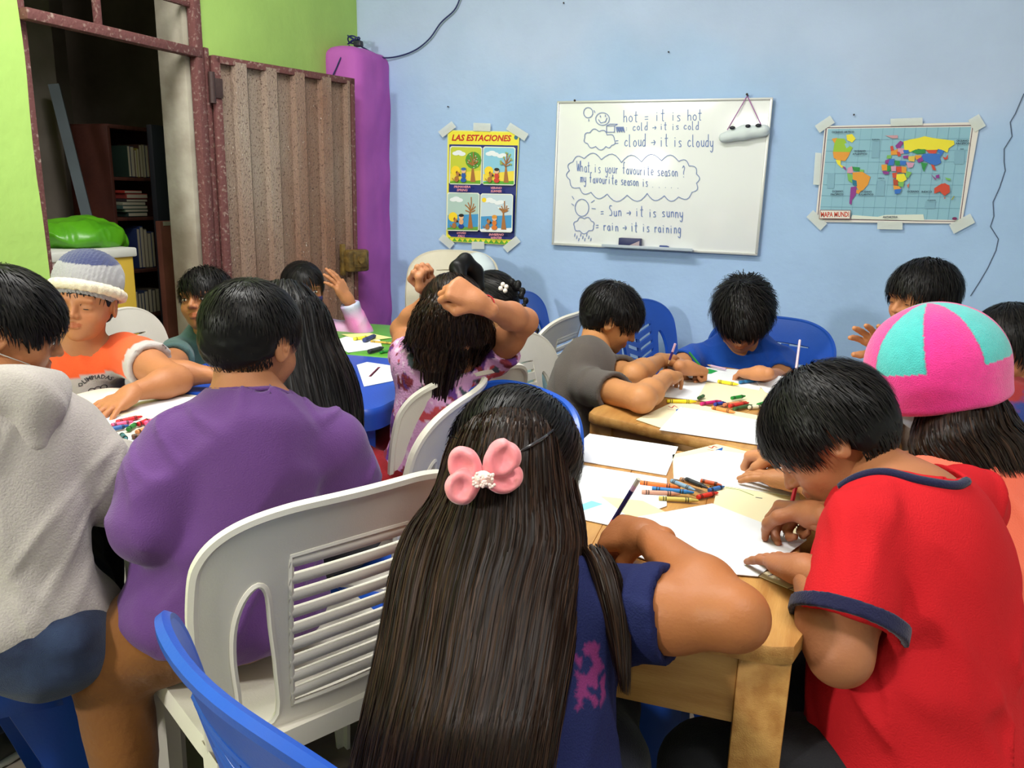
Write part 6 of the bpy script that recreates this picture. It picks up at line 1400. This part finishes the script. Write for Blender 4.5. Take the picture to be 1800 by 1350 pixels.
def collar(i, r1, tube, m):
    o = [c for c in i['root'].children if c.name.startswith('shirt')][0]; me = o.data; n = len(me.vertices); v = np.empty(n*3, np.float32); me.vertices.foreach_get('co', v); v = v.reshape(-1, 3)+i['O']
    base = i['H']+i['R']@np.array([0, -.022, -.055])*i['s']; ax = nrm(base-i['neck']); a1 = nrm(i['RT'][:, 0]-ax*(i['RT'][:, 0]@ax)); a2 = np.cross(ax, a1)
    q = v-i['neck']; h = q@ax; x, y = q@a1, q@a2; rr = np.hypot(x, y); th = np.arctan2(y, x); P_ = []; nb = 30
    for k in range(nb):
        c = -math.pi+2*math.pi*(k+.5)/nb; m_ = np.where((np.abs(th-c) < .14) & (rr > r1-.010) & (rr < r1+.030) & (h > -.07))[0]
        if len(m_) < 3: continue
        sc_ = rr[m_]-.6*h[m_]; pick = m_[np.argsort(sc_)[:max(2, len(m_)//14)]]; P_.append(v[pick].mean(0))
    if len(P_) < 8: return
    P_ = np.array(P_)
    for _ in range(4): P_ = (np.roll(P_, 1, 0)+2*P_+np.roll(P_, -1, 0))/4
    qb = MB(); qb.tube(P_-i['O'], tube, 8, closed=True); qb.obj('collar', m, i['root'], True)
def ray_band(i, px, r, m, name='collar'):
    o = [c for c in i['root'].children if c.name.startswith('shirt')][0]; me = o.data; bv = BVHTree.FromPolygons([tuple(v.co) for v in me.vertices], [tuple(p.vertices) for p in me.polygons]); P_ = []
    for x, y in px:
        d = nrm(ray(x, y)); h = bv.ray_cast(Vector(CP-i['O']), Vector(d))
        if h[0] is not None: P_.append(np.array(h[0])-d*.001)
    P_ = catmull(np.array(P_), np.linspace(0, len(P_)-1, len(P_)*4))
    for _ in range(3): P_[1:-1] = (P_[:-2]+2*P_[1:-1]+P_[2:])/4
    q = MB(); q.tube(P_, r, 8); q.obj(name, m, i['root'], True)
ray_band(i, [(1478, 856), (1500, 842), (1530, 832), (1560, 831), (1590, 838), (1613, 844), (1640, 849), (1665, 853), (1686, 853), (1699, 846)], .0065, cloth('navy_rib', (22, 22, 58)))
cuff(i, shLr, elLr, .665, .79, .0715, cloth('navy_rib'))
collar(PPL['purple'], .055, .005, cloth('purple_cotton'))
collar(PPL['grey'], .052, .005, cloth('charcoal_cotton'))
collar(PPL['blue'], .052, .005, cloth('royal_blue_cotton'))
add_hair(i, hair_short(i['H'], i['R'], i['s'], 6500, .036, .30, seed=14, spike=.15, nape=-.074, thick=.015, wid=.0010, fringe=.012, front_z=.044))
# ---- girl with the pink bow
i = person('person in a navy shirt with very long dark hair and a pink bow', PD(905, 828, 1.13), nrm(cdir(.42, -.55, .75)), PD(925, 985, 1.04),
  PD(800, 1085, .99), PD(1080, 1075, 1.0), PD(780, 1060, 1.2), PZ(1292, 1085, .778), PZ(900, 925, .775), PZ(1138, 944, .79), PB(900, .90, .50),
  mat('navy_cotton', attr=True, rough=.85, bump=.35, bscale=420, spec=.2, var=.12, vscale=5), cloth('navy_leggings', (24, 26, 40)), near=True, handL=nrm((.1, 1, 0)), handR=nrm(PZ(1062, 935, .77)-PZ(1138, 944, .79)), poseR='grip', sleeve_f=.46, sleeve_r=.050, arm=1.18, girth=1.2, folds=.0045, facing=nrm((-.34, .94, 0)), headscale=1.08, skin=(164, 100, 58), palmR=nrm((.1, .5, -.8)))
PPL['bow'] = i; sh = [o for o in i['root'].children if o.name.startswith('shirt')][0]
def navyp(a):
    c = np.tile(lin((24, 30, 74)), (len(a), 1)); q = a-PD(1040, 1190, .90); m_ = (np.abs(q@cr) < .018) & (np.abs(q@cu) < .030) & (sn(a, 170, 6) > -.05); c[m_] = lin((112, 40, 92)); return c
shirt_paint(sh, navyp)
rows = [(PD(880, 722, 1.20), PD(906, 714, 1.185), PD(935, 724, 1.20)), (PD(846, 728, 1.14), PD(903, 708, 1.12), PD(958, 732, 1.14)), (PD(812, 756, 1.13), PD(900, 736, 1.02), PD(982, 766, 1.14)), (PD(790, 800, 1.13), PD(890, 800, .985), PD(1000, 815, 1.15)), (PD(768, 870, 1.12), PD(885, 880, .97), PD(1014, 880, 1.14)),
  (PD(716, 935, 1.08), PD(880, 950, .945), PD(1022, 950, 1.08)), (PD(690, 1010, 1.02), PD(860, 1030, .91), PD(1018, 1020, 1.00)), (PD(678, 1090, .97), PD(845, 1110, .87), PD(1008, 1100, .95)), (PD(660, 1180, .92), PD(830, 1200, .83), PD(992, 1190, .90)), (PD(640, 1270, .88), PD(810, 1290, .79), PD(975, 1280, .86)), (PD(618, 1370, .85), PD(790, 1400, .77), PD(955, 1390, .83)), (PD(620, 1480, .83), PD(780, 1500, .76), PD(930, 1480, .82))]
side = [(PD(1020, 965, 1.03), PD(1040, 958, .99), PD(1062, 968, 1.02)), (PD(1040, 1000, .98), PD(1062, 1000, .955), PD(1085, 1005, .97)), (PD(1062, 1070, .95), PD(1080, 1070, .93), PD(1100, 1075, .94)), (PD(1078, 1150, .93), PD(1092, 1150, .92), PD(1106, 1160, .92)), (PD(1092, 1220, .92), PD(1098, 1220, .91), PD(1104, 1225, .91))]
hl = hair_long(rows, .05, 9000, 18, 'brown', .0022, .00095, 15, .007, .16, 9, True, .55)
for pt in hl[1:]: pass
cap = hair_short(i['H'], i['R'], i['s'], 2500, .07, .0, seed=33, kind='black', whorl=(0, .05, .10), thick=.012, earcut=False, wid=.0011, front_z=.06, fringe=0)
add_hair(i, cap+hl+hair_long(side, .008, 260, 12, 'brown', .001, .0009, 16, .004, .5, 8, False, .2))
# the bow: four petals, a knot and pearls
bow_m = mat('pink_organza', (240, 142, 148), rough=.55, bump=.3, bscale=60, sheen=.4, rgb2=(226, 118, 128), vscale=20)
bc = PD(850, 842, .955); bw = dict()
for (cx_, cy_, w_, h_, rot_, dz) in ((815, 818, 31, 34, .35, 0), (812, 856, 28, 32, -.35, .004), (884, 806, 30, 34, -.35, .002), (890, 840, 34, 26, .35, 0)):
    a = SDF(); c = PD(cx_, cy_, .955-dz); sc = .955/FPX; c_, s_ = math.cos(rot_), math.sin(rot_); X = cr*c_+cu*s_; Z = cu*c_-cr*s_; RR = np.stack([X, cf, Z], 1)
    a.ell(c, (w_*sc, .017, h_*sc), RR, k=.01); a.cone(c, bc+(c-bc)*.15, .012, .006, k=.015); a.ell(c-cf*.016, (w_*sc*.62, .012, h_*sc*.62), RR, k=.008, op='s'); a.disp(lambda p: .0022*sn(p, 120, int(cx_))); V, F = a.build(.0026); np_mesh('bow_petal', [(V, F, None)], bow_m, i['root'], i['O'])
m = MB(); kc = PD(850, 843, .935); g_ = random.Random(4); m.ball(kc+cf*.006-i['O'], (.013, .010, .010), None, 12, 8)
for k in range(34): 
    a, b = g_.uniform(-1, 1), g_.uniform(-1, 1); m.ball(kc+cr*a*.013+cu*b*.009-cf*(.004+.004*math.sqrt(max(0, 1-a*a*.5-b*b*.5)))-i['O'], .0021, None, 7, 5)
m.obj('pearl_knot', mat('pearl_pink', (244, 214, 206), rough=.3), i['root'], True)
m = MB(); m.tube([PD(912, 795, .985)-i['O'], PD(935, 782, .99)-i['O'], PD(955, 770, 1.01)-i['O'], PD(972, 756, 1.05)-i['O']], .0022, 6); m.obj('hair_slide', mat('dark_slide', (52, 50, 54), rough=.2), i['root'], True)
# ------------------------------------------------------------------ paper sheets
pap = mat('drawing_paper', attr=True, rough=.75, spec=.3)
WH, CRM = (232, 233, 238), (238, 226, 188)
ITEMS_Z = dict(w=TZ+.0008, f=TZ+.0068)
def sheet(px, z, col, label, lift=0, draw=None, name='paper_sheet', th=.0012, group=None):
    A = np.array([PZ(x, y, z) for x, y in px]); n = len(A)
    a = sum(A[i][0]*A[(i+1) % n][1]-A[(i+1) % n][0]*A[i][1] for i in range(n))
    if a < 0: A = A[::-1]
    top = A.copy(); top[:, 2] = z+th; q = MB(); O = A.mean(0); O[2] = z
    q.add(np.concatenate([top, A])-O, [tuple(range(n)), tuple(range(n, 2*n))[::-1]]+[(i+n, (i+1) % n+n, (i+1) % n, i) for i in range(n)], col)
    o = q.obj(name, pap, None, False, None, tuple(float(t) for t in O)); tag(o, label, 'paper', group)
    if draw:
        for kind, pts, w_, c in draw:
            d = MB(); P_ = [PZ(x, y, z+th+.0002)-O for x, y in pts]
            if kind == 'line':
                for k in range(len(P_)-1):
                    v = P_[k+1]-P_[k]; nn = np.array([-v[1], v[0], 0]); nn = nn/(np.linalg.norm(nn)+1e-9)*w_/2; d.add([P_[k]-nn, P_[k+1]-nn, P_[k+1]+nn, P_[k]+nn], [(0, 1, 2, 3)], c)
                d.obj('drawn_line', pap, o)
            else: 
                a = sum(P_[i][0]*P_[(i+1) % len(P_)][1]-P_[(i+1) % len(P_)][0]*P_[i][1] for i in range(len(P_)))
                d.poly(P_ if a > 0 else P_[::-1], c); d.obj('colour_patch', pap, o)
    return o
zf = ITEMS_Z['f']; zn = ITEMS_Z['w']
logo = lambda x, y: [('poly', [(x+3, y+4), (x+16, y-1), (x+14, y+6), (x+4, y+9)], 0, (30, 90, 170)), ('line', [(x-10, y-2), (x-4, y+1), (x, y-3), (x+6, y)], .003, (190, 60, 60)), ('line', [(x-12, y+3), (x, y+5)], .002, (190, 60, 60))]
sheet([(1096, 690), (1180, 664), (1242, 672), (1224, 704)], zf, WH, 'white sheet under the forearms of the person in dark grey')
sheet([(1242, 672), (1352, 684), (1350, 718), (1224, 704)], zf+.0001, CRM, 'cream sheet beside the yellow crayon on the far wooden table')
sheet([(1196, 662), (1214, 644), (1318, 652), (1345, 660), (1335, 686)], zf+.0014, WH, 'white sheet with a green scribble in front of the bright blue shirt', draw=[('poly', [(1232, 652), (1246, 648), (1262, 652), (1250, 657), (1236, 657)], 0, (20, 150, 70))])
sheet([(1330, 672), (1348, 658), (1440, 672), (1430, 712), (1345, 690)], zf+.0028, WH, 'white sheet half hidden behind the red shirt person head')
sheet([(1118, 738), (1188, 705), (1350, 734), (1342, 768), (1160, 752)], zf+.0001, CRM, 'cream sheet with a small red and blue logo on the far table', draw=logo(1185, 716))
sheet([(1159, 756), (1196, 716), (1350, 742), (1345, 784)], zf+.0014, WH, 'white sheet overlapping the cream sheet on the far table edge')
sheet([(990, 806), (1036, 763), (1192, 786), (1171, 836)], zn, WH, 'large white sheet at the far left corner of the near table')
sheet([(1182, 800), (1292, 774), (1402, 800), (1392, 880), (1184, 842)], zn, CRM, 'cream sheet with a small red and blue logo on the near table', draw=logo(1255, 787))
sheet([(1186, 806), (1262, 792), (1400, 812), (1388, 872), (1184, 842)], zn+.0013, WH, 'white sheet under the flat hand of the person in the fleece hat')
sheet([(985, 812), (1172, 842), (1172, 890), (1075, 925), (960, 900)], zn+.0001, WH, 'white sheet with yellow and blue crayon shading left of the crayon pile', draw=[('poly', [(1018, 888), (1040, 880), (1060, 886), (1024, 898)], 0, (130, 200, 226)), ('poly', [(1055, 872), (1130, 880), (1170, 900), (1160, 918), (1100, 905)], 0, (240, 232, 170))])
sheet([(1262, 852), (1404, 866), (1418, 948), (1250, 905)], zn+.0001, CRM, 'cream sheet to the right of the crayon pile with faint pencil writing', draw=[('line', [(1275, 857), (1300, 861), (1325, 871)], .0022, (120, 150, 60)), ('line', [(1328, 874), (1340, 876)], .003, (70, 70, 90))])
sheet([(1330, 1012), (1410, 985), (1450, 1010), (1409, 1045), (1402, 1042)], zn, CRM, 'cream sheet corner with a pencil curve near the front edge of the near table', draw=[('line', [(1350, 1012), (1375, 1006), (1396, 1018), (1396, 1032), (1385, 1035)], .0016, (110, 90, 110))])
sheet([(1050, 955), (1072, 918), (1252, 886), (1418, 950), (1332, 1014), (1180, 1000)], zn+.0014, WH, 'white drawing sheet being worked on between the bow girl and the red shirt')
sheet([(150, 720), (190, 690), (350, 700), (400, 712), (330, 745), (175, 752)], zn, WH, 'white sheet under the flat hand of the person in orange')
sheet([(190, 730), (380, 700), (420, 715), (300, 738)], zn+.0014, (240, 234, 206), 'cream sheet lying behind the crayons on the white table')
sheet([(200, 800), (210, 770), (350, 765), (420, 790), (380, 830), (230, 850)], zn, WH, 'white sheet between the grey hoodie and the purple shirt')
sheet([(330, 662), (390, 660), (392, 666), (334, 668)], TZ+.0008, (236, 226, 200), 'narrow cream strip on the blue table')
sheet([(627, 642), (645, 637), (700, 645), (700, 668), (640, 680)], TZ+.0008, WH, 'white sheet with a small striped bar drawn on it on the blue table', draw=[('line', [(650, 662), (667, 645)], .008, (110, 40, 70)), ('line', [(652, 661), (665, 648)], .003, (210, 190, 210))])
sheet([(580, 602), (608, 592), (668, 598), (672, 612), (612, 620)], TZ+.0008, WH, 'white sheet on the green table in front of the tie-dye jacket')
sheet([(600, 588), (650, 586), (690, 594), (640, 600)], TZ+.0022, (232, 226, 150), 'pale yellow sheet at the back of the green table')
# ------------------------------------------------------------------ crayons and pencils
cm = mat('crayon_wax', attr=True, rough=.5, spec=.4)
def crayon(p, q, z, col, label, r=.0042, group='wax crayons on the tables'):
    a = PZ(*p, z+r); b = PZ(*q, z+r); L = .088; d = nrm(b-a); ln = np.linalg.norm(b-a); b = a+d*min(max(ln, .04), .11); ln = np.linalg.norm(b-a); O = (a+b)/2; m = MB(); dark = tuple(int(x*.45) for x in col)
    P_ = [a, a+d*.004, a+d*.010, a+d*.011, a+d*.013, b-d*.018, b-d*.0175, b-d*.016, b-d*.006, b-d*.002, b]
    P_ = [a, a+d*.001, b-d*.013, b-d*.0125, b-d*.002, b]; R_ = [r*.9, r, r, r*.86, r*.5, r*.35]
    m.tube(np.array(P_)-O, np.array(R_), 10, col); o = m.obj('crayon', cm, None, True, 35, tuple(float(t) for t in O)); tag(o, label, 'crayon', group)
    w_ = MB()
    for t in (.10, .16, .66, .72): c_ = a+d*ln*t-O; w_.tube([c_, c_+d*.0022], r*1.03, 10, dark)
    w_.obj('wrapper_band', cm, o, True, 35); return o
def pencil(tip, end, cols, label, r=.0036):
    O = np.minimum(tip, end); d = nrm(end-tip); L = np.linalg.norm(end-tip); m = MB()
    m.tube([tip-O, tip+d*.004-O], [.0004, .0010], 6, (40, 36, 40)); m.tube([tip+d*.004-O, tip+d*.016-O], [.0010, r], 6, (214, 176, 130))
    o = m.obj('pencil', cm, None, True, 40, tuple(float(t) for t in O)); tag(o, label, 'pencil')
    t0 = .016
    for f, c in cols:
        q = MB(); t1 = .016+(L-.016)*f; q.tube([tip+d*t0-O, tip+d*t1-O], r, 6, c); q.obj('barrel_section' if f < 1 else 'pencil_end', cm, o, True, 40); t0 = t1
    return o
cz = TZ+.0012
for (p, q, c, l, dz) in (((1128, 865), (1196, 868), (206, 150, 130), 'pale salmon crayon at the left of the near crayon pile', 0), ((1146, 859), (1220, 866), (40, 120, 190), 'blue crayon on top of the near crayon pile', .004), ((1158, 876), (1228, 880), (200, 180, 90), 'olive yellow crayon at the front of the near crayon pile', 0),
    ((1125, 848), (1196, 857), (226, 110, 40), 'orange pencil crayon at the back left of the near pile', 0), ((1180, 845), (1222, 862), (130, 160, 190), 'light grey blue crayon crossing the near pile', .006), ((1196, 842), (1240, 856), (180, 130, 100), 'tan crayon beside the dark crayon in the near pile', .005), ((1206, 842), (1244, 858), (50, 50, 56), 'black crayon on the right of the near pile', .010),
    ((1226, 874), (1262, 866), (214, 50, 36), 'short red crayon at the right of the near pile', 0), ((1232, 845), (1268, 853), (190, 80, 40), 'rust coloured crayon under the white sheet edge', 0), ((1246, 862), (1262, 858), (60, 110, 180), 'small blue crayon end at the right of the near pile', 0)):
    crayon(p, q, cz+dz, c, l)
cz2 = zf+.0014
for (p, q, c, l, dz) in (((1172, 705), (1224, 706), (236, 214, 30), 'yellow crayon lying on the far table left of the heap', 0), ((1232, 710), (1268, 705), (196, 34, 110), 'magenta crayon at the left of the far heap', 0), ((1228, 700), (1236, 696), (60, 100, 60), 'dark green crayon stub standing out at the far heap', .002), ((1256, 711), (1274, 708), (44, 60, 150), 'indigo crayon in the middle of the far heap', .002),
    ((1272, 712), (1312, 706), (206, 130, 90), 'peach crayon in the far heap', 0), ((1282, 714), (1316, 708), (206, 50, 40), 'red crayon in the far heap', .003), ((1252, 716), (1292, 725), (226, 140, 70), 'orange crayon pointing at the camera in the far heap', 0), ((1290, 719), (1322, 712), (60, 90, 50), 'olive green crayon at the front of the far heap', 0), ((1286, 700), (1310, 696), (30, 130, 50), 'bright green crayon at the back of the far heap', .004), ((1316, 716), (1340, 714), (220, 216, 190), 'pale crayon stub right of the far heap', 0), ((1332, 712), (1350, 706), (40, 140, 60), 'green crayon beside the head of the red shirt', 0),
    ((1262, 670), (1298, 676), (240, 220, 40), 'yellow crayon in front of the drawing of the blue shirt', .0015), ((1300, 672), (1335, 668), (40, 110, 160), 'blue marker lying by the folded sheets on the far table', .002)):
    crayon(p, q, cz2+dz, c, l, .0048)
g = random.Random(8); names = ['red', 'blue', 'green', 'pink', 'purple', 'brown', 'orange', 'teal']; cc = dict(red=(196, 30, 40), blue=(50, 100, 170), green=(40, 120, 50), pink=(224, 90, 140), purple=(110, 60, 140), brown=(110, 70, 50), orange=(220, 140, 90), teal=(60, 120, 130))
spots = [((188, 756), (226, 748), 'blue', 'slate blue crayon nearest the grey hoodie'), ((196, 748), (234, 741), 'pink', 'long pink pencil crayon along the sheet edge'), ((225, 755), (240, 744), 'green', 'short green crayon in the middle of the left pile'), ((242, 746), (262, 738), 'red', 'thick red crayon stub in the left pile'), ((214, 764), (222, 772), 'teal', 'small teal crayon stub near the sleeve'), ((232, 768), (270, 762), 'brown', 'brown crayon in front of the left pile'), ((262, 756), (296, 748), 'purple', 'purple crayon beside the purple shirt'), ((255, 744), (290, 732), 'pink', 'bright pink crayon next to the purple shoulder'), ((240, 760), (262, 752), 'orange', 'pale orange crayon in the left pile'), ((272, 768), (300, 758), 'green', 'dark green crayon under the purple sleeve'), ((205, 742), (250, 732), 'red', 'thin red crayon behind the left pile')]
for p, q, c, l in spots: crayon(p, q, TZ+.0024, cc[c], l, .0052)
crayon((255, 692), (302, 686), TZ+.003, (238, 216, 50), 'thick yellow crayon by the hand of the person in orange', .009)
# green table things
crayon((648, 618), (674, 611), TZ+.002, (50, 52, 54), 'black marker on the front of the white sheet on the green table', .007); crayon((668, 620), (700, 614), TZ+.001, (30, 130, 40), 'green crayon on the green table', .004)
crayon((652, 600), (694, 604), TZ+.001, (196, 160, 70), 'long ochre pencil lying on the green table', .004); crayon((640, 598), (660, 590), TZ+.003, (50, 60, 110), 'dark blue sharpener case on the green table', .008); crayon((622, 596), (650, 592), TZ+.002, (236, 220, 60), 'yellow crayon at the back of the green table', .006)
# held pencils
pencil(PD(1050, 962, 1.195), PD(1123, 842, 1.13), [(.16, (30, 34, 96)), (.34, (206, 44, 40)), (.82, (28, 30, 90)), (.90, (200, 160, 190)), (1, (196, 190, 176))], 'navy and red pencil held by the girl with the pink bow')
pencil(PZ(1377, 944, .735), PD(1402, 842, 1.245), [(1, (186, 30, 44))], 'red pencil held by the person in the red shirt')
pencil(PZ(1236, 650, .742), PD(1212, 620, 2.50), [(1, (30, 120, 50))], 'green pencil in the hand of the person in bright blue')
pencil(PD(1174, 642, 2.22), PD(1187, 604, 2.20), [(.5, (60, 30, 110)), (1, (206, 170, 196))], 'purple pencil held by the person in dark grey')
pencil(PZ(1242, 641, .748), PZ(1276, 649, .746), [(1, (206, 170, 200))], 'pale pink pencil lying on the drawing of the bright blue shirt')
pencil(PZ(1330, 815, .74), PD(1338, 768, 1.50), [(1, (80, 30, 130))], 'purple pencil held by the person in the fleece hat')
pencil(PZ(1398, 660, .76), PD(1406, 598, 2.35), [(1, (222, 200, 214))], 'pale pencil standing upright above the black hair of the red shirt person')
# pale bag on the cream chair and its sticker
s = SDF(); c = PD(838, 478, 3.35); s.ell(c, (.085, .06, .085), k=.03); s.ell(c+np.array([.0, 0, -.12]), (.12, .09, .12), k=.06); s.ell(c+np.array([-.03, -.01, -.25]), (.14, .11, .12), k=.06); s.disp(lambda p: .006*sn(p, 30, 3)+.003*sn(p, 70, 4)); V, F = s.build(.008)
o = np_mesh('cloth_bag', [(V, F, None)], mat('pale_grey_bag', (196, 206, 212), rough=.6, bump=.4, bscale=30)); recenter(o); tag(o, 'stuffed pale grey bag on the cream chair below the seasons poster', 'bag')
